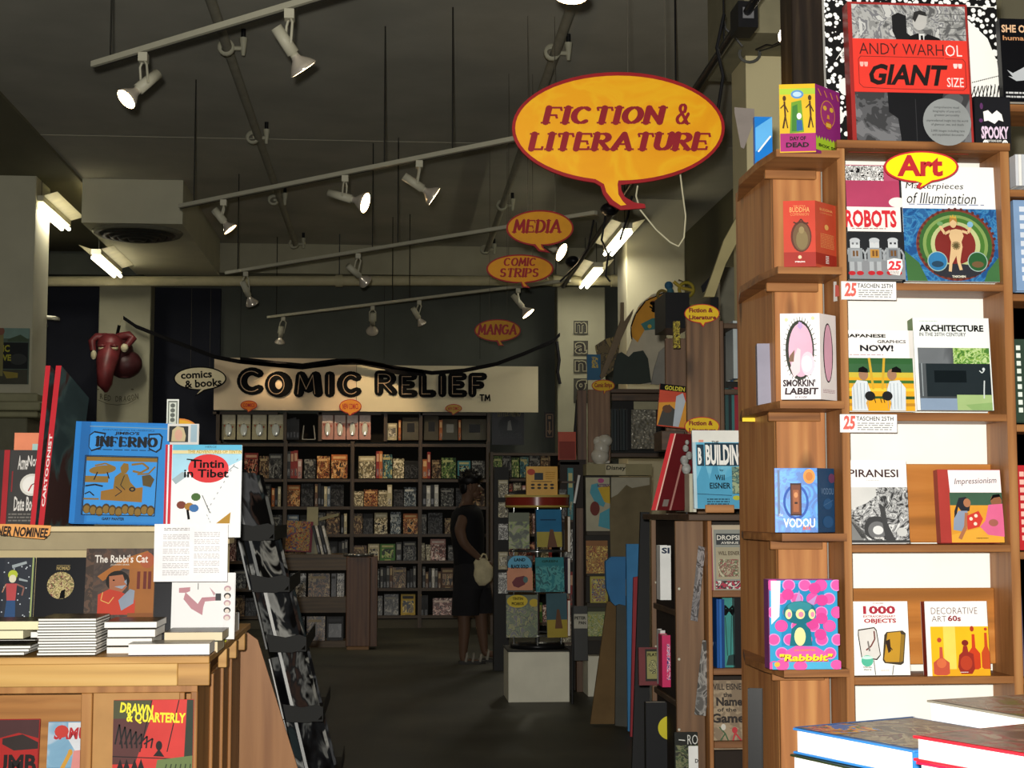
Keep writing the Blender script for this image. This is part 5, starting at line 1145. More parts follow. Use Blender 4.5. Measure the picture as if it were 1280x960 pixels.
# ---- unit comics: shared meshes 1x1x1, scaled per copy
PAL={'orange and brown':('#b0622e',['#7a3c20','#c98a4a','#3a2418','#d9b078']),'dark grey':('#3a3a3a',['#222222','#5c5c58','#141414','#8a8880']),'red and black':('#8a2e26',['#3a1512','#a8503c','#1a1110','#c99a78']),
'cream':('#b0a684',['#c9bf9c','#8a8060','#5c543e','#d8d0b4']),'green':('#4c7a3c',['#2c4a26','#7a9a4c','#1c2c18','#b8b87a']),'blue-grey':('#5c6a78',['#3a4650','#8a98a0','#20262c','#b8bcb8']),
'yellow and black':('#b89a3c',['#26221a','#d0b85a','#5c4a20','#14120e']),'brown':('#5c4230',['#3a2a1e','#8a6a4a','#241a12','#a8926a']),'pale pink':('#b88a80',['#d0aaa0','#8a5a50','#4a302c','#e0ccc0']),'teal':('#3c7a80',['#24505a','#6aa0a0','#182c30','#b8b078']),
'black':('#151515',['#0c0c0c','#2c2c2e','#4a4a4a','#0a0a0a']),'white and grey':('#b8b6ac',['#d0cec4','#8c8a82','#4c4a46','#e0ded6'])}
protos={}
def unit(col,style):
    k=(col,style)
    if k in protos: return protos[k].data
    base,inks=PAL[col]; q=MB(True); b=m(base,.45)
    q.box((-.5,0,0),(.5,1,1),b)
    A=art([inks[0],'#0c0b0a',inks[1],inks[2],inks[3]],4.2,.3,1.2); A2=art(['#0e0d0c',inks[3],inks[1],inks[2]],3.5,.3,1); L=m(inks[3],.4)
    def rr_(x0,y0,x1,y1,mt,k): q.add([(x0,-k,y0),(x1,-k,y0),(x1,-k,y1),(x0,-k,y1)],[(0,1,2,3)],mt)
    if style==0: rr_(-.5,0,.5,.76,A,.02); rr_(-.4,.82,.4,.92,L,.03); q.add([(-.2,-.04,.1),(.22,-.04,.08),(.3,-.04,.45),(.08,-.04,.66),(-.22,-.04,.5)],[(0,1,2,3,4)],A2)
    elif style==1: rr_(-.5,0,.5,1,A,.02); rr_(-.42,.78,.3,.88,L,.03)
    elif style==2: rr_(-.38,.2,.38,.72,A2,.02); rr_(-.38,.8,.38,.92,L,.03); rr_(-.2,.06,.2,.11,L,.03)
    elif style==3: # spine out
        rr_(-.35,.62,.35,.9,L,.02); rr_(-.3,.1,.3,.35,A,.02)
    elif style==4: # foil bagged
        q.add([(-.5,-.02,0),(.5,-.02,0),(.5,-.02,1),(-.5,-.02,1)],[(0,1,2,3)],FOIL); rr_(-.2,.35,.25,.75,L,.05)
    elif style==5: # blister card
        rr_(-.45,.62,.45,.97,L,.02); rr_(-.45,.05,.45,.6,b,.03)
        q.ball((0,-.3,.38),(.26,.4,.26),CLEAR,10,6); q.add([(-.12,-.1,.2),(.12,-.1,.2),(.1,-.1,.5),(-.1,-.1,.5)],[(0,1,2,3)],m('#1c1c1e'))
        for dx,dz in ((-.3,.55),(.3,.5)): q.ball((dx,-.1,dz),(.05,.1,.05),m('#a8442e'),6,4)
    me=q.build('comic_proto'); protos[k]=me; d=me.data; COL.objects.unlink(me); return d
ft,nt,b=newmat('crinkled_foil'); vv=nt.nodes.new('ShaderNodeTexVoronoi'); vv.inputs['Scale'].default_value=38; nt.links.new(coords(nt),vv.inputs['Vector'])
bp=nt.nodes.new('ShaderNodeBump'); bp.inputs['Strength'].default_value=1; bp.inputs['Distance'].default_value=.05; nt.links.new(vv.outputs[0],bp.inputs['Height']); nt.links.new(bp.outputs[0],b.inputs['Normal'])
b.inputs['Base Color'].default_value=(.75,.72,.60,1); b.inputs['Metallic'].default_value=.6; b.inputs['Roughness'].default_value=.22; FOIL=ft
CLEAR=m('#cfd2c8',.08,spec=1,var=0)
ORD='first second third fourth fifth sixth seventh eighth ninth tenth eleventh twelfth thirteenth fourteenth'.split()
def comic(x,y,z,w,h,t,col,style,label,group,name='comic_book',yaw=0,tilt=6,roll=0,cat='book'):
    o=bpy.data.objects.new(name,unit(col,style)); COL.objects.link(o); o.location=(x,y,z+t*math.sin(R(tilt))); o.scale=(w,t,h); o.rotation_euler=(-R(tilt),R(roll),R(yaw))
    tag(o,label,cat,group); return o
def pcomic(px0,py0,px1,py1,Y,t,col,style,label,group=None,**k):
    a=W(px0,py1,Y); b=W(px1,py1,Y); tp=W(px0,py0,Y)
    return comic((a.x+b.x)/2,Y,a.z,b.x-a.x,(tp.z-a.z),t,col,style,label,group,**k)
rg=random.Random(42)
rown=['top comic row','second comic row','third comic row','fourth comic row','fifth comic row','lowest comic row']
bayn=['leftmost back bay','second back bay','third back bay','rightmost back bay']
wts={0:['orange and brown','red and black','dark grey','cream','brown','orange and brown','teal','green','blue-grey'],1:['brown','dark grey','cream','orange and brown','black','blue-grey','black'],2:['dark grey','cream','brown','blue-grey','yellow and black','black'],3:['dark grey','brown','pale pink','black','cream'],4:['dark grey','brown','black','white and grey'],5:['dark grey','brown','cream','black','pale pink']}
SPEC={(0,0):[(305,322,566,'red and black',0),(324,336,570,'brown',1),(336,352,567,'dark grey',0)],
(0,1):[(358,363,564,'dark grey',3),(363,367,564,'red and black',3),(367,372,563,'red and black',3),(372,377,574,'pale pink',3),(380,394,574,'dark grey',1),(396,412,570,'orange and brown',1),(414,434,568,'orange and brown',0)],
(0,2):[(448,469,570,'cream',0),(470,474,564,'red and black',3),(474,478,564,'orange and brown',3),(478,490,568,'teal',1),(491,505,573,'cream',1),(506,523,576,'black',0)],
(0,3):[(528,534,574,'orange and brown',3),(534,538,565,'red and black',3),(540,551,575,'brown',1),(552,570,572,'green',1),(572,588,576,'teal',2),(590,606,576,'dark grey',1)],
(1,2):[(442,454,614,'cream',1),(455,472,612,'orange and brown',1),(473,484,613,'cream',1),(484,490,606,'cream',3),(492,504,612,'black',1),(505,520,609,'blue-grey',1)],
(1,3):[(528,533,606,'black',3),(533,538,607,'white and grey',3),(538,543,606,'black',3),(543,548,606,'white and grey',3),(551,567,610,'dark grey',1),(570,585,610,'black',1),(588,606,611,'brown',1)],
(2,2):[(442,453,642,'brown',1),(454,466,642,'black',0),(468,484,641,'cream',0),(488,501,640,'blue-grey',1),(504,522,642,'orange and brown',0)],
(2,3):[(527,533,643,'dark grey',1),(535,553,641,'black',1),(556,566,648,'brown',1),(570,585,644,'black',1),(588,605,646,'dark grey',1)],
(3,2):[(442,458,682,'brown',1),(460,474,680,'cream',2),(475,494,680,'green',2),(495,502,678,'dark grey',3),(504,520,677,'dark grey',0)],
(3,3):[(526,531,679,'cream',1),(532,538,681,'cream',1),(538,557,674,'pale pink',0),(560,575,682,'dark grey',1),(580,605,680,'black',1)],
(5,2):[(472,478,745,'dark grey',1),(480,498,743,'dark grey',1),(501,519,743,'yellow and black',2)],
(5,3):[(525,530,744,'black',3),(530,535,744,'black',3),(541,566,748,'pale pink',1),(570,590,747,'dark grey',1)]}
for r_ in range(6):
    yb_=rows[r_+1]-.0
    for b_i in range(4):
        base=[]
        if (r_,b_i) in SPEC: base=SPEC[(r_,b_i)]
        else:
            x=bays[b_i]+3
            while x<bays[b_i+1]-8:
                if rg.random()<.22:
                    n=rg.randint(2,4)
                    for _ in range(n):
                        if x+4<bays[b_i+1]-3: base.append((x,x+3.6,yb_-rg.uniform(22,30),rg.choice(wts[r_]),3)); x+=3.9
                else:
                    w=rg.uniform(12,17)
                    if x+w>bays[b_i+1]-3: break
                    base.append((x,x+w,yb_-rg.uniform(24,29),rg.choice(wts[r_]),rg.choice((0,1,1,2)))); x+=w+rg.uniform(.6,2.5)
        for n_,(a0,a1,ty,col,sty) in enumerate(base):
            pcomic(a0,ty,a1,yb_,EY+.03+(.02 if sty!=3 else 0),.02 if sty!=3 else .17,col,sty,'%s comic, %s place, %s, %s'%(col,ORD[n_],rown[r_],bayn[b_i]),'comics on the back bookcase',tilt=7 if sty!=3 else 0)
# top display boxes contents
for k,(a0,a1) in enumerate(((277,294),(296,313),(315,333),(335,354))): pcomic(a0,518,a1,549.5,EY+.1,.03,'cream',5,'blister-packed toy figure card, %s in the leftmost top box'%ORD[k],'blister packs in the leftmost top box',name='toy_pack',cat='toy',tilt=2)
for k in range(4): pcomic(402+k*15.6,516,416.5+k*15.6,549.5,EY+.1,.04,'pale pink',5,'bulging clear toy pack, %s in the top box below the orange bubble'%ORD[k],'toy packs in the middle top box',name='toy_pack',cat='toy',tilt=2)
for k,(a0,a1,ty) in enumerate(((358,362,524),(362,366,523),(366,370,522),(370,374,524))): pcomic(a0,ty,a1,549.5,EY+.08,.15,'black',3,'dark boxed spine, %s of four in the open top gap'%ORD[k],'dark spines in the top gap',tilt=0)
T=thing('book_stand','empty white wire book stand in the dark top gap','stand',W(386,549,EY+.1)); q=MB()
for s in (-1,1): q.tube([W(386+s*8,549,EY+.08),W(386+s*6.2,532,EY+.13)],.008,m('#8c8c86'),6)
q.tube([W(378,549.3,EY+.08),W(394,549.3,EY+.08)],.006,m('#8c8c86'),6); q.build('frame',T)
pcomic(484,529,496,550,EY+.1,.05,'cream',2,'small cream boxed figure left of the foil bags','',name='toy_box',cat='box',tilt=0)
for k,(a0,a1,ty) in enumerate(((503,523,522),(530,548,520),(552,572,524),(577,608,524))): pcomic(a0,ty,a1,550,EY+.08,.05,['yellow and black','yellow and black','dark grey','black'][k],4,'crinkled foil-bagged comic, %s from left in the right top boxes'%ORD[k],'foil-bagged comics in the top boxes',tilt=2)
for k,(a0,a1) in enumerate(((498,501),(549,553),(573,576))): pcomic(a0,525,a1,550,EY+.08,.14,'orange and brown',3,'narrow orange spine beside a foil bag, %s from left'%ORD[k],None,tilt=0)
# low display unit in front, with pillar
LY2=15.6; 
mlo=wood('#3c3122','#544531','#655339',ax='x',knot=False)
LU=thing('low_bookcase','low dark bookcase with two rows of books before the back wall','bookcase',(W(390,800,LY2).x,LY2,0))
xa2,xb2=W(335,700,LY2).x,W(433,700,LY2).x; ztl=W(0,694,LY2).z
MB().box((xa2,LY2,ztl-.03),(xb2,LY2+.5,ztl),mlo).build('top_board',LU)
MB().box((xa2,LY2+.01,W(0,714,LY2).z),(xb2-.001,LY2+.03,ztl-.031),mlo).build('header_rail',LU)
for y,y2 in ((748,768),(804,812)): MB().box((xa2,LY2,W(0,y2,LY2).z),(xb2-.001,LY2+.03,W(0,y,LY2).z),mlo).build('rail',LU)
for y in (748,804): MB().box((xa2,LY2+.031,W(0,y,LY2).z-.03),(xb2-.001,LY2+.3,W(0,y,LY2).z),mlo).build('shelf',LU)
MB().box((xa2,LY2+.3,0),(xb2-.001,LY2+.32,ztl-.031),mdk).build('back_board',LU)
for k,(a0,a1,col) in enumerate(((345,360,'dark grey'),(362,382,'white and grey'),(385,412,'brown'),(414,420,'black'),(421,430,'white and grey'))): pcomic(a0,717,a1,747.5,LY2+.06,.02,col,1,'%s book, upper row of the low bookcase, %s from left'%(col,ORD[k]),'books in the low bookcase upper row')
for k,(a0,a1,col) in enumerate(((348,358,'dark grey'),(360,380,'white and grey'),(383,406,'brown'),(408,429,'black'))): pcomic(a0,771,a1,803.5,LY2+.06,.02,col,1 if col!='black' else 2,'%s book, lower row of the low bookcase, %s from left'%(col,ORD[k]),'books in the low bookcase lower row')
# things standing on the low unit
mul=art(['#3a4a6a','#8a3a2a','#b07a34','#4c6a4a','#a88a5a','#5a2c2c'],16,.4,2)
book(356,652,389,690,LY2+.14,.03,'big colourful hardcover leaning on top of the low bookcase','#6a2a3a',lambda C:C.r(355,652,386,689,mul),tilt=10,roll=3)
book(383,634,397,694,LY2+.22,.02,'tall cream board standing on the low bookcase behind the colourful book','#8a8664',None,tilt=4)
for k in range(4):
    pcomic(398+k*4.2,656,401.2+k*4.2,694,LY2+.1,.2,['black','white and grey','black','white and grey'][k],3,'thin leaning spine on the low bookcase, %s from left'%ORD[k],'thin leaning spines on the low bookcase',roll=-14,tilt=0)
q=MB(); a=W(399,651,LY2+.12); b_=W(423,645,LY2+.12); q.add([a,b_,b_+Vector((0,.18,.0)),a+Vector((0,.18,0)),a+Vector((0,0,.03)),b_+Vector((0,0,.03)),b_+Vector((0,.18,.03)),a+Vector((0,.18,.03))],[(0,1,2,3),(4,5,6,7),(0,1,5,4),(1,2,6,5),(2,3,7,6),(3,0,4,7)],m('#8a8668'))
tag(q.build('comic_book'),'comic lying flat across the tops of the thin leaning spines','book')
mp=wood('#3a2416','#5f3f28','#76543a',ax='z')
PL=thing('wooden_pillar','square knotty wooden pillar with a round metal cap in front of the back bookcase','pillar',(W(451,812,15.3).x,15.3,0))
x0_,x1_=W(433,700,15.3).x,W(463,700,15.3).x; zp=W(0,697,15.3).z
MB().cbox((x0_,15.3,.03),(x1_,15.3+.24,zp),mp,.006).build('shaft',PL); MB().cbox((x0_+.01,15.29,0),(x1_-.01,15.5,.029),m('#8a6a48')).build('foot',PL)
MB().cbox((x1_+.001,15.32,.03),(x1_+.07,15.54,zp),mp).build('side_board',PL)
q=MB(); q.lathe([(0,.001),(0,.15),(.02,.155),(.028,.15),(.03,.001)],((x0_+x1_)/2,15.42,zp),(0,0,1),m('#8e8e8a',.15,metal=.8),24); q.build('cap',PL)
# ---- right of the back bookcase: poster, shelf and sign
def dNe(C):
    C.t('LITTLE NEMO',622,511,651,521,m('#6a6340'),bold=.03); C.e_(636,531,13,11,m('#2c2f33'),18); C.poly([(634,538),(635,527),(638,525),(640,538)],m('#6a6c6c')); C.t('Adventures',622,538,652,548,m('#34383c'))
book(615,503,655,556,EY+.05,.02,'dark poster-sized book LITTLE NEMO right of the top boxes','#1b1d22',dNe,tilt=0)
def dAw(C):
    o=m('#a88a6c'); C.line([(683,518),(691,518),(691,546),(683,546),(683,518)],.9,o); C.line([(687,527),(687,540)],2,o); C.poly([(684,538),(690,538),(687,544)],o); C.r(685,520,689,524,o)
book(681,515,693,548,18.57,.02,'small dark sign with a down-pointing arrow on the back wall','#2a2019',dAw,tilt=0,cat='sign',name='arrow_sign',pages=False)
RB=thing('side_bookcase','dark bookcase of mixed comics to the right of the man','bookcase',(W(655,780,17.0).x,17.0,0))
xc,xd=W(613,600,17).x,W(700,600,17).x
for x in (xc,xd): MB().box((x,17,0),(x+.03,17.3,W(0,563,17).z),mwb).build('side_post',RB)
rws=[564,597,632,668,704,742,782]
for y in rws: MB().box((xc+.031,17,W(0,y,17).z-.03),(xd-.001,17.3,W(0,y,17).z),mwbx).build('shelf',RB)
MB().box((xc+.031,17.28,0),(xd-.001,17.3,W(0,564,17).z-.031),mdk).build('back_board',RB)
for i in range(1,7):
    x=617;n_=0
    while x<694:
        w=rg.uniform(9,14) if rg.random()<.8 else 4
        col=rg.choice(['cream','brown','dark grey','red and black','green','white and grey','pale pink','teal'])
        if x+w>698: break
        pcomic(x,rws[i]-rg.uniform(24,29),x+w,rws[i],17.04,.02 if w>5 else .15,col,1 if w>5 else 3,'%s comic %s in row %s of the bookcase right of the man'%(col,ORD[n_],ORD[i-1]),'comics on the side bookcase',tilt=6 if w>5 else 0); n_+=1; x+=w+rg.uniform(.5,1.5)
# white wall tag
# yellow counter display box
def dYb(C):
    k=m('#3a3020'); C.r(668,591,679,600,m('#2c3438')); C.e_(664,590,5,4,m('#a8402c'),12); C.lines(682,590,694,600,4,m('#a87a1a')); C.line([(664,602),(690,602)],.8,k)
    for j in range(2):
        for i in range(4): C.e_(666+i*8,606+j*4,2.6,1.5,k,10)
book(658,583,697,619,11.0,.05,'yellow cardboard sign standing on top of the revolving comic rack','#c9962a',dYb,tilt=0,cat='sign',name='display_card',pages=False,soft=True)
# ================= REVOLVING RACK ON PLINTH
PYY=11.0; pc=W(672,877,PYY+.22); 
q=MB(); x0_=W(645,850,PYY).x; x1_=W(712,850,PYY).x; zpl=W(0,820,PYY).z
mpl2=m('#d8d4c0',.7,var=.05,sc=5)
Pn=thing('white_plinth','white painted plinth block under the revolving comic rack','plinth',((x0_+x1_)/2,PYY,0))
MB().cbox((x0_-.055,PYY,0),(x1_,PYY+.45,zpl),mpl2,.004).build('block',Pn); 
MB().cbox((x0_-.06,PYY+.01,zpl),(x1_+.003,PYY+.46,zpl+.012),m('#2a2a26')).build('top_sheet',Pn)
q=MB(); a=W(735,877,11.3); b_=W(752,820,11.3); q.cbox((a.x,11.3,0),(b_.x+.08,11.6,b_.z),mpl2,.004); tag(q.build('white_plinth'),'second white plinth, half hidden by the leaning cardboard','plinth')
cx=W(672,700,PYY+.22).x; cy=PYY+.25; zb_=zpl+.013; zt_2=W(0,621,PYY+.1).z
RK=thing('revolving_rack','revolving comic rack of chrome posts with a striped round header','rack',(cx,cy,zb_))
ch=m('#9c9c98',.12,metal=.9)
q=MB(); q.lathe([(0,.001),(0,.2),(.03,.2),(.04,.001)],(cx,cy,zb_),(0,0,1),m('#1a1a1a',.3),24); q.build('base',RK)
q=MB(); q.tube([(cx,cy,zb_+.02),(cx,cy,zt_2+.02)],.018,ch,10); q.build('pole',RK)
for a_ in range(6):
    an=a_*60+25; q=MB(); px_,py_=cx+.20*math.cos(R(an)),cy+.2*math.sin(R(an)); q.tube([(px_,py_,zb_+.03),(px_,py_,zt_2)],.006,ch,6); q.build('wire_post',RK)
q=MB(); q.lathe([(-.095,.215),(-.095,.235),(-.08,.24),(-.08,.24)],(cx,cy,zt_2+.02),(0,0,1),m('#b09a48'),36); q.lathe([(-.08,.238),(-.02,.238)],(cx,cy,zt_2+.02),(0,0,1),m('#7a2a20',.25),36); q.lathe([(-.02,.24),(0,.24),(.0,.001)],(cx,cy,zt_2+.02),(0,0,1),m('#b8a45a',.3),36); q.build('header_ring',RK)
q=MB(); q.lathe([(0,.18),(.02,.17),(.035,.10),(.035,.001)],(cx-.03,cy,zt_2+.021),(0,0,1),m('#26262a',.4),24); q.build('cap',RK)
tl=[(621,634,'')]
def rk(x0_,y0_,x1_,y1_,c_,lb,dr,yaw=0,dy=0): book(x0_,y0_,x1_,y1_,PYY+.0+dy,.012,lb,c_,dr,tilt=5,yaw=yaw,soft=True)
def gen(cs,ti,x0_,y0_,x1_,y1_,tc='#d8c23a',oval=None):
    A=art(cs,20,.35,.8)
    def f(C):
        C.r(x0_,y0_+(y1_-y0_)*.25,x1_,y1_,A)
        if oval: C.e_((x0_+x1_)/2,y0_+(y1_-y0_)*.15,(x1_-x0_)*.45,(y1_-y0_)*.13,m(oval),18)
        for i,t_ in enumerate(ti): C.t(t_,x0_+(x1_-x0_)*.22,y0_+(y1_-y0_)*(.08+.09*i),x0_+(x1_-x0_)*.78,y0_+(y1_-y0_)*(.145+.09*i),m(tc),bold=.03)
    return f
rk(636,641,662,686,'#59604c','green-grey comic album at the upper left of the revolving rack',gen(['#3c4436','#59604c','#7a8a4c','#8a8a70'],[],636,641,662,686))
rk(671,637,703,684,'#2f6e96','blue comic album with yellow lower half, upper right of the revolving rack',lambda C:(C.r(671,665,703,684,m('#a89a4a')),C.poly([(684,684),(688,662),(692,662),(697,684)],m('#6a4a3a')),C.line([(676,650),(696,650)],1.5,m('#1c3c5a'))),yaw=10)
def dLand(C):
    C.r(634,714,666,738,m('#c98a6a')); C.poly([(634,714),(666,714),(666,700),(634,700)],m('#2c3438')); C.e_(650,706,15,12,m('#5aa0c0'),24); C.r(635,710,665,720,m('#c98a6a')); C.t('LAND',643,698,657,702,INK,bold=.04); C.t('BLACK GOLD',639,706,661,711,INK,bold=.04); C.poly([(640,728),(645,722),(655,720),(660,723),(656,731),(648,735),(642,733)],m('#6a2c34')); C.e_(657,725,3,4,m('#4a6a6a'))
rk(634,695,666,740,'#26302c','orange-pink comic album with a blue oval title, middle left of the rack',dLand,dy=-.02)
rk(670,697,706,740,'#3a8088','teal comic album, middle right of the revolving rack',gen(['#3a8088','#5aa0a0','#3a6a70'],['GREEN'],670,697,706,740,'#1c4030'),yaw=10)
def dPic(C):
    C.r(633,757,672,797,art(['#3c4a2c','#5a6a34','#26301c','#7a7a3c','#4a4a4a'],20,.35,.8)); C.e_(647,752,13,8,m('#c9b02c'),24); C.e_(668,754,6,5,m('#b89f2c'),16); C.t('TINTIN',641,747,654,750.5,INK,bold=.03); C.t('PICAROS',640,753,655,757,INK,bold=.03)
rk(633,744,672,797,'#4a523a','green comic album with a yellow oval title, lower left of the rack',dPic,dy=-.01)
rk(684,742,710,797,'#46636c','comic album with blue sky over yellow sand, lower right of the rack',lambda C:(C.r(684,775,710,797,m('#a8943c')),C.poly([(694,786),(697,762),(700,762),(704,786)],m('#6a4a34'))),yaw=10)
for k,(y0_,y1_) in enumerate(((645,690),(700,742),(748,795))): 
    q=thing('book','narrow comic spine at the right side of the rack, %s tier'%('upper','middle','lower')[k],'book',W(713,y1_,PYY+.12)); MB(True).box((-.02,0,0),(.0,.2,.26),m(['#8a6a48','#5a4a6a','#a8402c'][k])).build('cover',q); MB(True).box((-.018,-.002,.002),(-.002,0,.256),PAGE).build('pages',q)
for y in (690,742,799): 
    q=MB(); q.lathe([(0,.21),(.01,.215),(.012,.21)],(cx,cy,W(0,y,PYY).z-.012),(0,0,1),ch,36); q.build('tier_ring',RK)
# small pedestal stack of white things left of the rack (narrow comic tower)
TW=thing('comic_tower','narrow tower of pale comics left of the revolving rack','rack',W(628,828,13.2)-Vector((0,0,W(628,828,13.2).z)))
q=MB(); b_=W(628,0,13.2); q.box((b_.x-.07,13.2,0),(b_.x+.06,13.35,1.75),m('#1c1b18')); q.build('post',TW)
for k,(y0_,y1_,c_) in enumerate(((600,622,'cream'),(628,647,'cream'),(655,675,'white and grey'),(690,712,'cream'),(716,742,'white and grey'))): pcomic(623,y0_,635,y1_,13.17,.015,c_,[0,1,1,2,1][k],'%s comic on the narrow tower left of the revolving rack, %s from top'%(c_,ORD[k]),None,tilt=4)
# ================= RIGHT MIDDLE SHELVES
md1=wood('#38261a','#5c4330','#755a42',ax='z'); md1x=wood('#2c1f15','#463424','#5c4632',ax='x'); mpan=wood('#4a3524','#6e5138','#87684a',ax='z')
# --- lower unit: front at Y=6, side running back
MY=6.0; xa3=W(885,700,MY).x; xe3=W(1010,700,MY).x; z0=W(0,643,MY).z
LW=thing('low_side_bookcase','low dark wooden bookcase behind the corner unit, books facing out','bookcase',((xa3+xe3)/2,MY,0))
MB().cbox((xa3,MY,0),(xa3+.016,MY+.35,z0-.026),wv).build('side_post',LW)
MB().cbox((1.185,MY-.01,z0-.025),(xe3,7.1,z0),md1x).build('top_board',LW)
for y in (742,843,938): MB().cbox((xa3+.017,MY,W(0,y,MY).z-.026),(xe3,MY+.35,W(0,y,MY).z),wood('#5c3c24','#7d5434','#93693f',ax='x')).build('shelf',LW)
MB().cbox((xa3+.017,MY+.33,0),(xe3,MY+.35,z0-.026),m('#2a2018')).build('back_board',LW)
# dividers on the long side, facing the camera
sx=xa3-.005
for Yd,px0,px1 in ((6.06,838,872),(7.05,809,845)):
    MB().cbox((W(px0,0,Yd).x,Yd,0),(W(px1,0,Yd).x,Yd+.02,z0-.027),mpan).build('upright_panel',LW)
MB().cbox((sx-.02,6.081,0),(sx-.001,7.1,z0-.027),m('#241a12',.8)).build('side_panel',LW)
for y in (776,902): 
    zz=W(0,y,6.08).z; MB().cbox((W(811,0,7.04).x,6.082,zz-.025),(sx-.021,7.049,zz),md1x).build('side_shelf',LW)
q=MB(); 
for Yd,px,ys in ((6.058,849,(736,824,912)),(7.048,820,(728,808))):
    for y in ys: q.ball(W(px,y,Yd),(.006,.003,.006),m('#b9b3a0',.3),8,5)
o=q.build('screw_heads',LW); o['kind']='stuff'
# books on its front shelves
def dBd(C):
    C.r(868,538,930,553,m('#e9e8e0')); C.r(876,550,882,554,m('#e8a08a')); C.r(872,553,930,636,art(['#3f93bd','#5aadd0','#74bcd8'],12,.4,1,soft=True,rnd=False)); C.poly([(872,600),(882,575),(888,600),(896,572),(902,600),(930,590),(930,636),(872,636)],m('#4fa0c4'))
    C.r(873,556,882,583,m('#1d3848')); C.t('B',874.5,560,879,581,WHT,bold=.05); C.r(883,554,930,583,m('#1d3848')); C.t('BUILDING',884,556,933,582,WHT,bold=.04); C.t('THE',892,551.5,901,555,INK,bold=.02)
    C.t('by',901,587,906,590,INK,bold=.02); C.t('Will',895,594,907,601,INK,bold=.02); C.t('EISNER',888,604,914,611.5,INK,bold=.02); C.line([(872,618),(915,620)],.8,m('#1f4a66')); C.lines(884,624,912,633,3,m('#16384c')); C.e_(921,623,5,3,m('#b8b83a'),10); C.r(916,584,930,618,art(['#6a8a7a','#3c5a5a','#9aa884'],30,.4,2))
book(868,538,934,636,MY+.03,.015,'blue graphic novel THE BUILDING, city picture, on the low bookcase top','#b9d3dc',dBd,tilt=6)
MB().cbox(tuple(W(882,641,MY+.0)),tuple(W(917,631,MY+.012)),wood('#8a5a34','#b07a48','#c08c58',ax='x',knot=False)).build('book_stop',LW)
for k,(x,c_) in enumerate(((862,'#b8b49c'),(866.5,'#d5d1c0'))): book(x,592,x+4,640,MY+.12,.1,'pale thin book upright behind the blue graphic novel, %s'%('left one','right one')[k],c_,None,tilt=0)
# tall red book leaning
base=W(814,639,6.35); tl_=W(838,543,6.35); h=(tl_-base); T=thing('tall_red_book','tall red slipcased book leaning on the low bookcase top','book',base)
wv1=Vector((.0245,0,0)); u=h; c3=W(868,546,6.5)-W(838,543,6.35); q=MB(True); c3.z=0; c3.y=.10
o_=Vector((0,0,.004)); q.add([o_,o_+wv1,o_+wv1+u,o_+u],[(0,1,2,3)],m('#c01c24',.35))
q.add([o_+wv1,o_+wv1+c3,o_+wv1+c3+u,o_+wv1+u],[(0,1,2,3)],m('#6a2024',.35)); q.add([o_,o_+c3,o_+c3+u,o_+u],[(0,1,2,3)],m('#6a2024')); q.add([o_+c3,o_+wv1+c3,o_+wv1+c3+u,o_+c3+u],[(0,1,2,3)],m('#6a2024')); q.add([o_+u,o_+u+wv1,o_+u+wv1+c3,o_+u+c3],[(0,1,2,3)],PAGE); q.build('slipcase',T)
q=MB(True); n=Vector((0,-.001,0)); q.add([o_+wv1*.75+n,o_+wv1*.98+n,o_+wv1*.98+u+n,o_+wv1*.75+u+n],[(0,1,2,3)],m('#d8b0a0'))
d1_=o_+wv1+c3*.45+n*3; q.add([d1_,d1_+c3*.07,d1_+c3*.07+u*.6,d1_+u*.6],[(0,1,2,3)],m('#c08a80')); d2_=o_+wv1+c3*.15+u*.05+n*3; q.add([d2_,d2_+c3*.2,d2_+c3*.2+u*.09,d2_+u*.09],[(0,1,2,3)],m('#8a8078')); q.build('stripes',T)
# jumble beside it
book(846,560,862,640,6.75,.03,'dark book with orange flames standing behind the tall red book','#3a3226',lambda C:C.r(847,600,858,639,art(['#5a2a1a','#a85a2a','#3a2a1e'],30,.4,2)),tilt=2)
# figurine of white rock-like things
T=thing('figurine','small grey and white figurine between the red book and the blue book','figurine',W(860,592,6.2)); c=W(858,592,6.25); q=MB(); 
for dx,dz,r_ in ((0,.02,.02),(-.008,.055,.018),(.012,.075,.015),(-.002,.105,.013),(.004,.13,.009)): q.ball(c+Vector((dx,0,dz)),(r_,r_,r_*1.2),m('#8f8f8a',.5,var=.2,sc=40),10,6)
q.build('body',T); q=MB(); q.tube([c,Vector((c.x,c.y,z0+.001))],.004,m('#333333'),6); q.build('stem',T)
def dDr(C):
    C.r(891,658,932,741,m('#b8a890')); C.r(894,663,930,738,m('#8a8c84')); C.r(897,668,930,682,m('#34383a')); C.t('DROPSIE',898,670,931,676,m('#d8d4c8'),bold=.02); C.t('AVENUE',903,678,925,681,m('#d8d4c8'),bold=.02); C.r(896,685,926,725,m('#a39a80')); C.t('WILL EISNER',899,690,926,695,m('#4a3a2c'),bold=.02); C.r(899,700,924,722,art(['#a39a80','#8a4a4a','#5a6a4a','#b8ae94'],40,.4,2)); C.line([(891,660),(891,740)],2.2,m('#9a4658')); C.r(895,727,928,737,art(['#a8344a','#2c2c2c','#d8d0c8'],40,.4,2))
book(890,657,932,741,MY+.03,.03,'beige graphic novel DROPSIE AVENUE on the upper front shelf','#a89a86',dDr,tilt=5)
for k in range(3): book(896.5+k*3.4,749,899.5+k*3.4,841,MY+.02,.16,'blue thin spine in the low bookcase, %s of three'%ORD[k],['#1d4f94','#2a66ac','#1a3f7a'][k],None,tilt=0,group='three blue spines in the low bookcase')
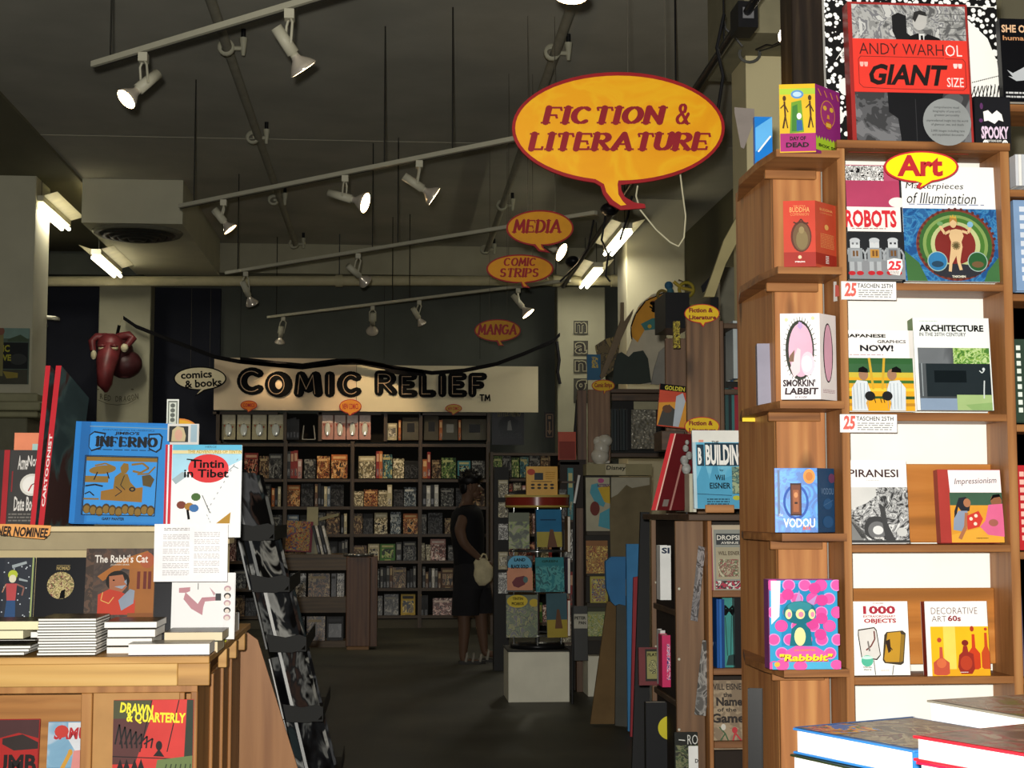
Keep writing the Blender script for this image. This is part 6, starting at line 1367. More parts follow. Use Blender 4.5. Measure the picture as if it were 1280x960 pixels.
book(905,748,922,841,MY+.04,.02,'teal book with black lettering beside the three blue spines','#3c8a84',lambda C:(C.t('M',906,757,920,770,INK,bold=.04),C.line([(908,772),(910,820)],1,m('#1c4a44')),C.line([(916,770),(914,820)],1,m('#1c4a44')),C.poly([(908,832),(911,820),(919,818),(921,832)],m('#1c3a38'))),tilt=3)
book(919,738,928,841,MY+.015,.15,'black spine at the right of the teal book','#131316',None,tilt=0)
def dNa(C):
    C.r(889,853,930,937,art(['#8a7760','#9a876c','#7c6a54'],20,.5,1,soft=True)); C.t('WILL EISNER',890,856,934,864,m('#2c2420'),bold=.02); C.t('the',906,867,917,873,m('#2c2420'),bold=.03); C.t('Name',897,873,930,884,m('#2c2420'),bold=.04); C.t('of the',898,886,922,891,m('#2c2420'),bold=.02); C.t('Game',890,893,932,905,m('#2c2420'),bold=.04)
    C.line([(900,910),(907,918),(900,928)],1.6,m('#3a5a3a')); C.line([(907,918),(912,930)],1.6,m('#3a5a3a')); C.e_(905,910,3,4,m('#c8c4b8')); C.e_(919,914,3.5,4,m('#b0343a')); C.line([(919,918),(916,928)],2,m('#b0343a')); C.line([(920,918),(927,927)],2,m('#b0343a'))
book(888,852,931,938,MY+.03,.03,'tan book THE NAME OF THE GAME with two dancers','#8a7660',dNa,tilt=5)
# side books
book(825.5,682,839,750,6.6,.09,'white box file lettered SI between the wooden uprights','#e2e2de',lambda C:C.t('SI',827.5,684.5,837.5,692,m('#1c2a44'),bold=.04),tilt=0)
book(826,788,832,857,6.55,.09,'tall white spine behind the pink one between the uprights','#cfccc8',None,tilt=0); book(828,794,838.5,859,6.45,.09,'bright pink spine low between the wooden uprights','#c02a5c',lambda C:C.r(834,805,838,850,art(['#c02a5c','#e0b8c8','#3a2a6a'],60,.4,2)),tilt=0)
def dFl2(C): C.r(799,810,829,856,m('#6a2c2e')); C.r(807,812,828,852,m('#1f1c14')); C.r(809,815,826,849,m('#8a8650')); C.t('FLATL',810,817,825,821,INK,bold=.03); C.e_(817,834,6,9,art(['#5a5a34','#a8a468','#2c2c1c'],60,.4,2),16)
book(799,810,829,857,6.95,.03,'dark red framed small book in front of the far upright','#6a2c2e',dFl2,tilt=3)
def dYc(C): C.r(808,878,840,970,m('#0e0f12')); C.e_(838,910,15,15,m('#c8bc28'),30)
book(808,878,840,970,6.8,.05,'black panel with a big yellow circle at the bottom, behind the upright','#0e0f12',dYc,tilt=0)
def dRo(C):
    C.r(844,916,874,970,m('#14160f')); C.t('RO',860,919,873,931,m('#c8c8c0'),bold=-.005); C.line([(849,925),(857,926)],1.2,m('#c8c8c0')); C.r(845,932,874,970,art(['#14160f','#3c4a2c','#6a6a4a','#202418'],30,.4,2)); C.r(861,933,874,970,m('#d8d8d4')); C.t('D',869,949,873,954,INK,bold=.03)
book(844,916,873,970,6.0,.02,'dark magazine lettered RO in front of the near upright, lowest','#14160f',dRo,tilt=2)
def greymag(x0_,y0_,x1_,y1_,lb,c):
    a=W(x0_,y1_,6.0); b_=W(x1_,y1_+2,6.04); top=W(x0_+10,y0_,6.03); T=thing('magazine',lb,'magazine',a); u=top-a; w=b_-a; q=MB(True); t_=Vector((.004,.02,0))
    q.add([Vector(),w,w+u,u,t_,w+t_,w+u+t_,u+t_],[(0,1,2,3),(4,5,6,7),(0,1,5,4),(1,2,6,5),(2,3,7,6),(3,0,4,7)],art(c,10,.35,2)); q.build('cover',T)
greymag(863,682,872,775,'grey glossy magazine leaning out by the shelf end, upper',['#8a8a8c','#b8b8ba','#6a6a6c','#a0a0a4']); greymag(868,800,882,893,'grey glossy magazine leaning out by the shelf end, lower',['#6c6c6a','#8a8a88','#a8a8a4','#5a5a58'])
# --- tall unit above
TY=6.9
x0_,x1_=W(858,400,TY).x,W(899,400,TY).x; zt4=W(0,378,TY).z
TU=thing('tall_side_bookcase','tall dark bookcase with a wide wooden end panel, two yellow signs on it','bookcase',((x0_+x1_)/2,TY,z0+.001))
MB().cbox((x0_,TY,z0+.001),(x1_,TY+.03,zt4),mpan).build('end_panel',TU)
xq=W(960,400,TY).x
MB().cbox((x1_+.001,TY,z0+.001),(x1_+.02,TY+.03,zt4-.05),md1).build('side_post',TU)
for y in (396,482,600): MB().cbox((x1_+.021,TY,W(0,y,TY).z-.02),(xq,TY+.3,W(0,y,TY).z+.005),md1x).build('shelf',TU)
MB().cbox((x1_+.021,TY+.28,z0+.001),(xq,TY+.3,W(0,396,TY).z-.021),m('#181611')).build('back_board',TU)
for k,(a,b_,y0_,y1_,c_) in enumerate(((907,911,485,538,'#2c4a4a'),(911,915,483,538,'#1c2428'),(915,918.5,486,538,'#3a6a6a'),(918.5,923,484,545,'#8a2430'),(923,927,487,545,'#5a2a5a'),(917,922,401,470,'#a8b0b0'),(922,926,403,470,'#3a6a94'),(926,932,402,470,'#c8b890'))):
    book(a,y0_,b,y1_,TY+.02,.16,'narrow spine in the tall side bookcase, %s'%('first dark teal, lower row','second black, lower row','third green, lower row','fourth red, lower row','fifth purple, lower row','first pale, upper row','second blue, upper row','third cream, upper row')[k],c_,None,tilt=0) if 0 else book(a,y0_,b_,y1_+ (3 if y1_<500 else 0),TY+.02,.16,'narrow %s in the tall side bookcase'%('dark teal spine, first of the lower row','black spine, second of the lower row','green spine, third of the lower row','red spine, fourth of the lower row','purple spine, fifth of the lower row','pale spine, first of the upper row','blue spine, second of the upper row','cream spine, third of the upper row')[k],c_,None,tilt=0)
# inner brown panel left
px0=W(832,450,7.6).x; MB().cbox((px0,7.6,z0+.001),(W(860,450,7.6).x,7.63,W(0,415,7.6).z),md1).build('inner_panel',TU)
def dGo(C):
    C.r(820,481,858,489,INK); C.t('GOLDEN',827,482.5,852,488,m('#c8bc3a'),bold=.03); C.r(820,489,858,533,m('#b8442c')); C.poly([(820,505),(858,500),(858,533),(820,533)],m('#c88a2c')); C.poly([(826,515),(834,506),(842,512),(846,533),(822,533)],m('#3c3c38')); C.e_(832,512,6,5,m('#5a3a24')); C.poly([(842,495),(850,490),(854,500),(848,533),(841,533)],m('#a8b0b8'))
book(821,481,857,534,7.2,.015,'tilted orange and red comic GOLDEN above the red book','#b8442c',dGo,tilt=4,roll=6)
MB().cbox((W(822,0,7.2).x,7.19,W(0,560,7.2).z),(W(850,0,7.2).x,7.4,W(0,535,7.2).z),md1x).build('comic_ledge',TU)
# two bubble signs on the panel
def fl(C,y,half=False):
    C.t('Fiction &',861,y-8,891,y-2.2,m('#7a1c1c'),bold=.04); C.t('Literature',861,y+1,895,y+6.6,m('#7a1c1c'),bold=.04)
for cy_,lb in ((393,'small yellow bubble reading Fiction & Literature, upper one on the end panel'),(534,'small yellow bubble reading Fiction & Literature, lower one on the end panel')):
    sign('shelf_sign',lb,TY-.02,bubble_pts(877.5,cy_-1,22,12,[874,(875,cy_+11),(879,cy_+16),(882,cy_+11),884],36),bubble_pts(877.5,cy_-1,21,11,[875,(876,cy_+10),(879,cy_+14),(881,cy_+10),883],36),lambda C,y=cy_:fl(C,y),mo=m('#b8302c'),mi=m('#d9b41c'),t=.006)
# dark box and curled things on top
T=thing('black_crate','black open box with glossy odds and ends on top of the tall unit','box',W(862,411,7.25)); a=W(832,410,7.25); b_=W(893,366,7.25); zt5=W(0,378,TY).z
q=MB(); q.box((a.x,7.25,a.z),(W(858,0,7.25).x-.0,7.55,b_.z),m('#0e0e10',.3)); q.build('left_side',T); q=MB(); q.box((W(884,0,7.3).x,7.3,zt5+.002),(W(894,0,7.3).x,7.5,W(0,361,7.3).z),m('#121214',.3)); q.build('right_side',T); q=MB(); q.box((W(858,0,7.3).x,7.32,zt5+.002),(W(884,0,7.3).x,7.5,W(0,370,7.3).z),art(['#1a1a1c','#3a3c34','#6a6a2c','#26262a','#8a8c94'],24,.2,2)); q.build('contents',T)
q=MB(); q.add([W(876,358,7.2),W(889,344,7.2),W(886,362,7.2),W(878,366,7.2),W(876,358,7.24),W(889,344,7.24),W(886,362,7.24),W(878,366,7.24)],[(0,1,2,3),(4,5,6,7),(0,1,5,4),(1,2,6,5),(2,3,7,6),(3,0,4,7)],m('#101012',.3)); q.build('flap',T)
q=MB(); q.box(tuple(W(842,435,7.2)),tuple(W(849,402,7.22)),art(['#5a4a1c','#b0a03a','#3a2c14'],40,.3,2)); q.build('hanging_tag',T)
# --- mid shelf with post (Y ~ 8.8)
VY=11.7
VU=thing('corner_shelf_unit','dark wooden shelf unit with a wide post, header board and dark inside','bookcase',(W(780,640,VY).x,VY,0))
MB().cbox((W(733,0,VY).x,VY,W(0,576,VY).z),(W(760,0,VY).x,VY+.03,W(0,482,VY).z),mpan).build('post',VU); MB().cbox((W(720,0,VY+.1).x,VY+.1,0),(W(733,0,VY).x,VY+.14,W(0,482,VY).z),md1).build('rear_post',VU)
for y,t_ in ((481,5),(564,5)): MB().cbox((W(760.5,0,VY).x,VY,W(0,y+t_,VY).z),(W(838,0,VY).x,VY+.35,W(0,y,VY).z),md1x).build('shelf',VU)
MB().cbox((W(762,0,VY).x,VY+.01,W(0,496,VY).z),(W(832,0,VY).x,VY+.03,W(0,487,VY).z),md1x).build('header_board',VU)
MB().cbox((W(762,0,VY+.33).x,VY+.33,W(0,563,VY).z),(W(838,0,VY).x,VY+.35,W(0,487,VY).z),m('#131311')).build('back_board',VU)
MB().cbox((W(790,0,VY).x,VY+.05,W(0,507,VY).z),(W(826,0,VY).x,VY+.06,W(0,496.5,VY).z),m('#9a9578')).build('label_strip',VU)
book(785,510,822,562,VY+.08,.03,'black foil-wrapped book glittering in the dark shelf','#101112',None,tilt=3)
q=MB(); q.add([W(789,512,VY+.07),W(820,512,VY+.07),W(820,561,VY+.06),W(789,561,VY+.06)],[(0,1,2,3)],FOIL); tag(q.build('foil_sheet'),'sparkling foil sheet over the black book in the dark shelf','foil')
for k in range(6): book(764+k*3.6,511,767+k*3.6,563,VY+.05,.18,'dark blue-green spine in the dark shelf, %s of six'%ORD[k],['#16201f','#1d2a2c','#141a1c'][k%3],None,tilt=0,group='dark spines in the dark shelf')
# plain curved boards in place of the cut-out standees
def board(pts,Y,mt,lb,name='display_cutout',t=.02,draw=None):
    q=MB(); q.prism([(W(x,y,Y).x,W(x,y,Y).z) for x,y in pts],Y,Y+t,mt); T=q.build(name); tag(T,lb,'sign'); return T
T=thing('cutout_board','tall standing cutout with a yellow crescent on cream board','sign',W(800,480,11.9))
P9=lambda pts,Y=11.9:[(W(x,y,Y).x,W(x,y,Y).z) for x,y in pts]
q=MB(); q.prism(P9([(775,480),(772,470),(790,425),(788,415),(791,398),(800,380),(815,368),(832,364),(834,480)]),11.9,11.92,m('#b8b09a')); q.build('board',T)
q=MB(); q.add([W(x,y,11.896) for x,y in ((789,420),(790,402),(798,385),(812,372),(832,367),(832,408),(806,412),(797,428))],[tuple(range(8))],m('#c98f2c')); q.add([W(x,y,11.892) for x,y in ((801,405),(815,398),(832,396),(832,410),(806,413))],[tuple(range(5))],m('#3f7a78')); 
for x,y in ((812,408),(829,406)): q.add([W(x+2.6*math.cos(a*.7),y+2.6*math.sin(a*.7),11.888) for a in range(9)],[tuple(range(9))],m('#c9a83a'))
for pts_ in (((789,424),(788,408),(794,392),(806,376),(832,364)),): 
    for (a0,b0),(a1,b1) in zip(pts_,pts_[1:]): q.add([W(a0,b0,11.885),W(a1,b1,11.885),W(a1+1.2,b1+1.2,11.885),W(a0+1.6,b0+.6,11.885)],[(0,1,2,3)],INK)
q.build('print',T)
board([(766,480),(768,455),(772,442),(777,440),(786,446),(792,440),(804,438),(810,448),(814,478),(800,480)],11.8,m('#26302a'),'dark green plain cutout board standing before the yellow crescent board')
board([(814,480),(818,460),(824,440),(832,432),(836,438),(834,482)],11.85,m('#8c8a82'),'grey plain cutout board right of the dark green one')
board([(744,432),(756,424),(770,420),(776,424),(770,460),(752,474)],12.0,art(['#5a4c2c','#3c3420','#7a6a3a'],8,.5,2),'brown rounded cutout board behind the blue comic')
book(734,443,751,475,11.78,.02,'small blue comic with a yellow figure on top of the wide post','#2c5a7a',lambda C:C.r(740,446,748,460,art(['#2c5a7a','#b09a3a'],60,.4,2)),tilt=3)
q=MB(); q.prism(P9([(776,378),(780,378),(780,402),(792,386),(791,392),(756,470),(752,474),(750,470),(776,400)],11.75),11.75,11.78,m('#6a5c48')); tag(q.build('wood_offcut'),'thin grey wooden offcut leaning diagonally left of the cutouts','board')
T=thing('toy_cyclist','small blue and yellow wire toy with round wheels above the cutouts','toy',W(830,396,11.86)); q=MB()
Q=lambda x,y:W(x,y,11.86)
def ring(cx_,cy_,r_,mt,w=.008): q.tube([Q(cx_+r_*math.cos(2*pi*k/14),cy_+r_*math.sin(2*pi*k/14)) for k in range(15)],w,mt,6)
ring(828,369,6,m('#7a6a34'),.012); ring(858,362,9,m('#9a8c2c'),.014); q.build('wheels',T); q=MB()
q.tube([Q(835,355),Q(838,362),Q(834,372),Q(826,380),Q(815,378)],.016,m('#8a4a3a'),6); q.tube([Q(842,352),Q(852,360),Q(866,363)],.014,m('#b09a3a'),6); q.tube([Q(848,350),Q(854,352),Q(850,358)],.008,m('#5a4a3a'),6); q.build('frame',T); q=MB(); q.ball(Q(836,357),(.035,.03,.035),m('#2c5a7a'),10,6); q.ball(Q(838,366),(.03,.03,.045),m('#3a6a7a'),10,6); q.build('rider',T)
q=MB()
for x,y in ((816,379),(818,388)): q.ball(Q(x,y),(.025,.02,.016),INK,10,6)
q.tube([Q(816,379),Q(818,388)],.01,INK,6); q.tube([Q(812,383),Q(832,397)],.006,INK,6); q.build('pedals',T)
def csd(C): C.t('Comic Strips',743,478.5,765,486,m('#8a2a1c'),bold=.04)
sign('shelf_sign','small yellow bubble reading Comic Strips on the wide post',VY-.03,bubble_pts(754,482,14.5,7.5,[752,(754,488),(755,493),(758,489),759],30),bubble_pts(754,482,13.6,6.6,[753,(755,488),(755.5,492),(757,488.5),758],30),csd,mo=m('#a8302c'),mi=m('#d0a824'),t=.006)
# white bust-like figurine
T=thing('figurine','white glossy animal figurine standing on the cream header board','figurine',W(752,579,11.45)); q=MB(); g=m('#b8b4a6',.25); f=lambda x,y:W(x,y,11.45)
q.ball(f(750,570),(.07,.06,.065),g); q.ball(f(752,560),(.06,.05,.08),g); q.ball(f(756,551),(.06,.05,.047),g); q.ball(f(748,552),(.04,.03,.04),g); q.ball(f(759,547),(.018,.012,.025),m('#4a4236')); q.build('body',T); MB().box(tuple(f(744,579)),tuple(f(762,576)+Vector((0,.08,0))),g).build('base',T)
zpl2=W(752,820,11.3).z
# Disney header box with comics below
DY=11.36
DB=thing('comic_tower_box','cream cardboard display tower with a header board and comics','rack',(W(775,640,DY).x,DY,zpl2+.001))
def dh(C): C.r(733,580,815,594,m('#8a8260')); C.r(757,580,782,593.5,m('#b0a88a')); C.t('Disney',758,582,782,589,INK,bold=.02,shear=.1)
hb_a=W(733,594,DY); hb_b=W(815,580,DY); MB().cbox((hb_a.x,DY,hb_a.z),(hb_b.x,DY+.2,hb_b.z),m('#8a8260')).build('header',DB)
C=Canvas(1,1,(0,0,1,1),eps=.0006,start=.001); C.P=lambda x,y:W(x,y,DY)-Vector((0,C.k,0)); C.local=False; dh(C); C.build('header_print',DB)
MB().cbox((hb_a.x,DY+.06,zpl2+.001),(W(764,0,DY).x,DY+.2,hb_a.z-.002),m('#26221b')).build('body',DB)
for y in (664,717,757,800): MB().cbox((hb_a.x,DY,W(0,y+6,DY).z),(W(764,0,DY).x,DY+.058,W(0,y,DY).z),m('#3a342a')).build('ledge',DB)
q=MB(); q.prism([(W(x,y,DY-.01).x,W(x,y,DY-.01).z) for x,y in ((764,596),(815,596),(813,640),(808,662),(806,720),(790,724),(764,722),(762,640),(764,622))],DY-.01,DY,m('#73684f',.9,var=.1,sc=6)); q.build('cardboard_flap',DB)
q=MB(); q.add([W(x,y,DY-.012) for x,y in ((764,597),(812,597),(812,606),(790,610),(783,606),(772,618),(764,622))],[tuple(range(7))],m('#9c9784')); q.build('torn_paper',DB)
a4=['#b0a23a','#3f8a9a','#7a3a2c','#c8bc9a','#c0682c']
def dGa(C): C.r(734,597,764,664,m('#a8a48c')); C.poly([(740,606),(748,604),(752,615),(760,622),(755,634),(745,630),(738,616)],m('#4b97a8')); C.poly([(750,642),(764,635),(764,662),(748,658)],m('#4b97a8')); C.poly([(748,610),(764,607),(764,630),(756,628)],m('#c0a02c')); C.e_(744,636,6,9,m('#6a2c22')); C.t('ASTERIX',747,605,763,609,m('#5a2a5a'),bold=.03); C.e_(752,601,4,3,m('#a84a7a'))
book(733,597,763,664,DY+.0,.02,'white album with teal shapes and yellow patch below the header board','#a8a48c',dGa,tilt=4)
book(733,676,760,717,DY+.0,.02,'orange and yellow album second down in the display tower','#8a5a2c',lambda C:C.r(733,683,760,717,art(['#8a4a24','#c89a3a','#5a2c1c','#d8b85a'],34,.4,2)),tilt=4)
book(738,718,760,757,DY+.0,.02,'yellow album with a red figure third down in the display tower','#a89a3a',lambda C:C.r(740,724,757,752,art(['#a89a3a','#8a2c24','#3a5a7a','#c8b85a'],40,.4,2)),tilt=4)
book(732,757,760,800,DY+.0,.02,'pale green album lowest in the display tower','#8a9060',lambda C:(C.r(732,757,760,765,m('#3a3c2c')),C.r(732,768,758,797,art(['#8a9060','#b8b880','#5a7a3a','#a8a04a'],34,.4,2))),tilt=4)
# second rack sliver left of it
SB=thing('narrow_shelf','narrow dark shelf strip of comics left of the display tower','bookcase',(W(720,640,11.6).x,11.6,0)); x0_,x1_=W(700,0,11.6).x,W(732,0,11.6).x
MB().cbox((x0_,11.7,0),(x1_,11.75,W(0,572,11.6).z),m('#231b14')).build('back_board',SB); MB().cbox((W(718,0,11.6).x,11.6,0),(W(730,0,11.6).x,11.69,W(0,635,11.6).z),md1).build('post',SB)
for y in (600,650,702,760,808): MB().cbox((x0_,11.6,W(0,y+3,11.6).z),(W(717,0,11.6).x,11.69,W(0,y,11.6).z),md1x).build('shelf',SB)
for k,(a,b_,y0_,y1_,c_,s_) in enumerate(((710,717,585,650,'teal',3),(699,708,612,649,'dark grey',1),(706,716,662,701,'white and grey',1),(701,712,715,759,'brown',1),(712,717,715,759,'red and black',3),(702,714,770,807,'cream',1))): pcomic(a,y0_,b_,y1_,11.61,.03,c_,s_,'%s comic on the narrow strip left of the display tower, number %s down'%(c_,ORD[k]),None,tilt=3)
book(698,540,720,575,11.75,.04,'orange-red boxed book high on the narrow strip','#a8442c',lambda C:C.r(699,552,719,574,m('#7a2c20')),tilt=2)
MB().box((W(699,0,11.7).x,11.7,W(0,579,11.7).z),(W(722,0,11.7).x,11.9,W(0,575.5,11.7).z),md1x).build('top_shelf',SB)
q=MB(); a=W(724,594,10.9); b_=W(718,629,10.9); q.tube([a,b_],.01,m('#c8c8c4',.2),8); q.tube([b_,Vector((b_.x-.02,10.9,0))],.008,m('#2a2a2a'),6); tag(q.build('chrome_rod'),'bright chrome rod leaning before the narrow strip','rod')
book(718,758,735,826,10.85,.02,'black and white comic reading Peter Pan style lettering beside the plinth','#22221e',lambda C:(C.r(718,768,735,786,m('#a8a494')),C.t('PETER',719,771,733,775,INK,bold=.03),C.t('PAN',724,777,733,781,INK,bold=.03)),tilt=4)
# leaning boards
def lean_board(pts,Y,lb,mt,name='leaning_board',t=.03,cat='board'):
    "quad in px: top-left, top-right, bottom-right, bottom-left"
    q=MB(); Yt=Y+.12; f=[W(*pts[0],Yt),W(*pts[1],Yt),W(*pts[2],Y),W(*pts[3],Y)]
    for k in (2,3): f[k].z=max(f[k].z,.0)
    b=[p+Vector((0,t,0)) for p in f]; q.add(f+b,[(0,1,2,3),(7,6,5,4),(0,1,5,4),(1,2,6,5),(2,3,7,6),(3,0,4,7)],mt); return tag(q.build(name),lb,cat)
lean_board([(759,752),(773,752),(770,905),(738,905)],9.75,'brown cardboard sheet leaning, low right of the plinths',m('#6a5436',.9,var=.08))
lean_board([(771,745),(785,745),(788,909),(769,907)],9.65,'dark grey board between the cardboard and the blue board',m('#4c4c46',.8))
lean_board([(783,680),(803,680),(791,915),(785,914)],9.4,'tall blue board leaning beside the black post',m('#3a7cae',.6,var=.05))
q=MB(); q.prism([(W(x,y,9.58).x,W(x,y,9.58).z) for x,y in ((757,702),(764,696),(782,696),(782,757),(774,755),(769,757),(764,752),(758,735))],9.58,9.64,m('#2f6c9c',.6)); tag(q.build('blue_box'),'torn blue cardboard box above the leaning cardboard','box')
lean_board([(792,722),(800,720),(793,921),(788,921)],9.2,'narrow red strip between the blue and black boards',m('#9a2c34'))
lean_board([(801,640),(812,640),(812,965),(790,965)],7.9,'tall black board leaning at the back end of the low bookcase',m('#0b0b0c',.5))
# light plank diagonally against the right wall
q=MB(); q.prism([(W(x,y,7.1).x,W(x,y,7.1).z) for x,y in ((928,258),(928,290),(907,330),(893,371),(880,371),(892,338),(905,300))],7.1,7.13,m('#9a8f66',.8)); tag(q.build('leaning_plank'),'pale plank leaning high between the tall unit and the cream column','board')
st(MB().box((W(896,0,11.5).x,11.5,0),(3.35,11.6,W(0,322,11.5).z),m('#8d8a78')),'wall_inner_right')
# letters on the far right column
for ch,y0_,y1_ in (('m',402,417),('a',427,443),('n',450,465),('g',474,503),):
    T=thing('column_letter','outlined letter %s in the vertical word on the back right column'%ch,'letter',W(726,y1_,17.88)); C=Canvas(1,1,(0,0,1,1),eps=.002,start=.004); C.P=lambda x,y:W(x,y,17.89)-Vector((0,C.k,0)); C.local=False
    C.r(717,y0_-1,735,y1_+1,m('#3a3830')); C.t(ch,718.2,y0_+.4,734,y1_-.4,m('#8a866e'),bold=.04); C.t(ch,719.4,y0_+1.6,732.5,y1_-1.6,m('#26221f'),bold=.01); C.build('letter_plate',T)
# tattered black streamer on that column
q=MB(); q.tube([W(696,427,17.87),W(699,450,17.87),W(697,465,17.87),W(700,480,17.87)],.02,m('#16151a'),6); q.tube([W(722,500,17.87),W(719,540,17.87),W(723,570,17.87)],.02,m('#16151a'),6); tag(q.build('black_garland'),'tattered black garland at the back right column','garland')
# ================= RED DRAGON HEAD on the back left column
T=thing('dragon_head','dark red dragon head with curled arms, mounted on the back left column','ornament',W(147,492,17.85)); rd=m('#5c2426',.4,var=.2,sc=8); rd2=m('#3c1c1e',.4,var=.15,sc=6); DYY=17.7
f=lambda x,y,d=0:W(x,y,DYY)-Vector((0,d,0))
q=MB(); q.ball(f(145,440),(.20,.16,.2),rd2,16,10); q.ball(f(140,433,.12),(.15,.12,.14),rd,14,10); q.tube([f(140,440,.15),f(139,455,.28),f(138,470,.32),f(137,483,.30),f(138,492,.26)],[.13,.12,.095,.085,.02],rd,14); q.ball(f(138,450,.32),(.06,.05,.05),m('#8c2c2e',.25),10,8); q.ball(f(156,455),(.2,.14,.17),rd2,14,10); q.build('head',T)
for s,cx_ in ((-1,133),(1,148)):
    q=MB(); q.ball(f(cx_,438,.26),(.045,.035,.028),m('#b8b08c',.4),10,8); q.ball(f(cx_,435.5,.275),(.048,.035,.022),rd,10,8); q.build('eye',T)
q=MB(); q.tube([f(135,422,.05),f(122,422,.08),f(117,428,.1),f(119,440,.12)],[.05,.045,.045,.035],rd,10); q.ball(f(120,445,.14),(.035,.03,.055),m('#a8a084',.5),10,8); q.build('arm',T)
q=MB(); q.tube([f(148,422,.05),f(163,420,.08),f(168,424,.1),f(161,434,.14)],[.05,.05,.045,.035],rd,10); q.ball(f(159,437,.18),(.045,.04,.05),m('#a8a084',.5),10,8); q.build('arm',T)
q=MB(); q.tube([f(147,421,.05),f(151,408,.1)],.02,INK,6); q.tube([f(151,408,.1),f(155,397,.1)],.006,m('#8a8468'),5); q.build('string',T)
C=Canvas(1,1,(0,0,1,1),eps=.002,start=.005); C.P=lambda x,y:W(x,y,17.89)-Vector((0,C.k,0)); C.local=False
k_=m('#55503c'); 
for i,ch in enumerate('RED DRAGON'):
    x=125+i*4.9; dy=((i-4.5)**2)*-.16+3.2; C.t(ch,x,492+dy,x+4,499+dy,k_,bold=.02) if ch!=' ' else None
C.line([(123,500),(135,505),(147,506.5),(160,505),(170,499)],.8,k_); C.e_(123,487,1.5,.8,k_,8); C.e_(166,487,2,1,k_,8); C.build('column_lettering',T)
# ================= STORE MAN
def skin(name,chain,edges,root_i,parent,mt,lvl=2,rootloc=None):
    me=bpy.data.meshes.new(name); off=root_loc(parent); me.from_pydata([Vector(c[0])-off for c in chain],edges,[]); o=bpy.data.objects.new(name,me); COL.objects.link(o); o.parent=parent
    o.modifiers.new('skin','SKIN').use_smooth_shade=True; s=o.modifiers.new('sub','SUBSURF'); s.levels=lvl; s.render_levels=lvl
    for i,c in enumerate(chain): 
        r_=c[1] if hasattr(c[1],'__len__') else (c[1],c[1]); me.skin_vertices[0].data[i].radius=r_; me.skin_vertices[0].data[i].use_root=(i==root_i)
    me.materials.append(mt); return o
HY=13.9; g0=W(592,829,HY); gx=g0.x
MAN=thing('person','man in black sleeveless top and dark shorts holding a beige cloth bag, facing right','person',(gx,HY,0))
skn=m('#5f4737',.6,var=.04); sp=HY/F
def px(x,y,d=0): p=W(x,y,HY); return Vector((p.x,HY+d,p.z-0.0))
# d>0 away from the camera
bv_=[];be=[]
def nv(p,r_,par=None):
    bv_.append((p,r_)); 
    if par is not None: be.append((par,len(bv_)-1))
    return len(bv_)-1
pel=nv(px(589,716),(.13,.12)); wst=nv(px(586,694),(.12,.11),pel); chs=nv(px(584,662),(.14,.13),wst); shd=nv(px(583,642),(.12,.10),chs); nk=nv(px(583,630),.058,shd); nk2=nv(px(585,621),.056,nk); hd=nv(px(588,612),(.085,.078),nk2); hd2=nv(px(587,602),(.100,.09),hd); hd3=nv(px(587,596),(.08,.07),hd2); chn=nv(px(595,615),(.05,.048),hd)
def arm(s):
    sh=nv(px(578 if s<0 else 590,649,-.15*1 if s<0 else .15),.052,shd); el=nv(px(578 if s<0 else 592,679,-.22 if s<0 else .2),.046,sh); 
    m1=nv(px(573 if s<0 else 591,662,-.20 if s<0 else .19),.056,sh); be.remove((sh,el)); be.append((m1,el))
    wr=nv(px(599 if s<0 else 603,698,-.16 if s<0 else .04),.028,el); pm=nv(px(605 if s<0 else 608,702,-.13 if s<0 else 0),(.034,.022),wr)
    return wr,pm
wl,pl_=arm(-1); wr_,pr_=arm(1)
for s,hx,kx,ax,ay,d in ((-1,583,579,578,818,-.08),(1,597,602,606,812,.1)):
    h_=nv(px(hx,728,d),.105,pel); k_2=nv(px(kx,768,d),.062,h_); c_2=nv(px(kx+1,785,d),.058,k_2); a_2=nv(px(ax,ay,d),.038,c_2)
    f_2=nv(px(ax+1,ay+ (8 if s<0 else 6),d),.036,a_2); t_2=nv(px(ax+(19 if s<0 else 20),ay+9 if s<0 else ay+8,d),(.03,.022),f_2); t_3=nv(px(ax+26,ay+10 if s<0 else ay+9,d),(.02,.014),t_2)
zmin=min(v[0].z for v in bv_); 
body=skin('body',bv_,be,pel,MAN,skn)
# fingers closing on the bag
for base_i,s in ((pl_,-1),(pr_,1)):
    p0=bv_[base_i][0]
    for k in range(4):
        q0=p0+Vector((.012,(k-1.5)*.017,-.002)); L=(.034,.04,.038,.03)[k]
        ch_=[(q0-Vector((.02,0,0)),.010),(q0+Vector((L*.6,0,-.004)),.0095),(q0+Vector((L*.95,0,-.026)),.009),(q0+Vector((L*.6,0,-.045)),.0075)]
        skin('finger',ch_,[(0,1),(1,2),(2,3)],0,MAN,skn,1)
    q0=p0+Vector((-.01,-.03*(1 if s<0 else -1),0)); skin('thumb',[(q0,.011),(q0+Vector((.02,-.012,-.018)),.0105),(q0+Vector((.04,0,-.034)),.0085)],[(0,1),(1,2)],0,MAN,skn,1)
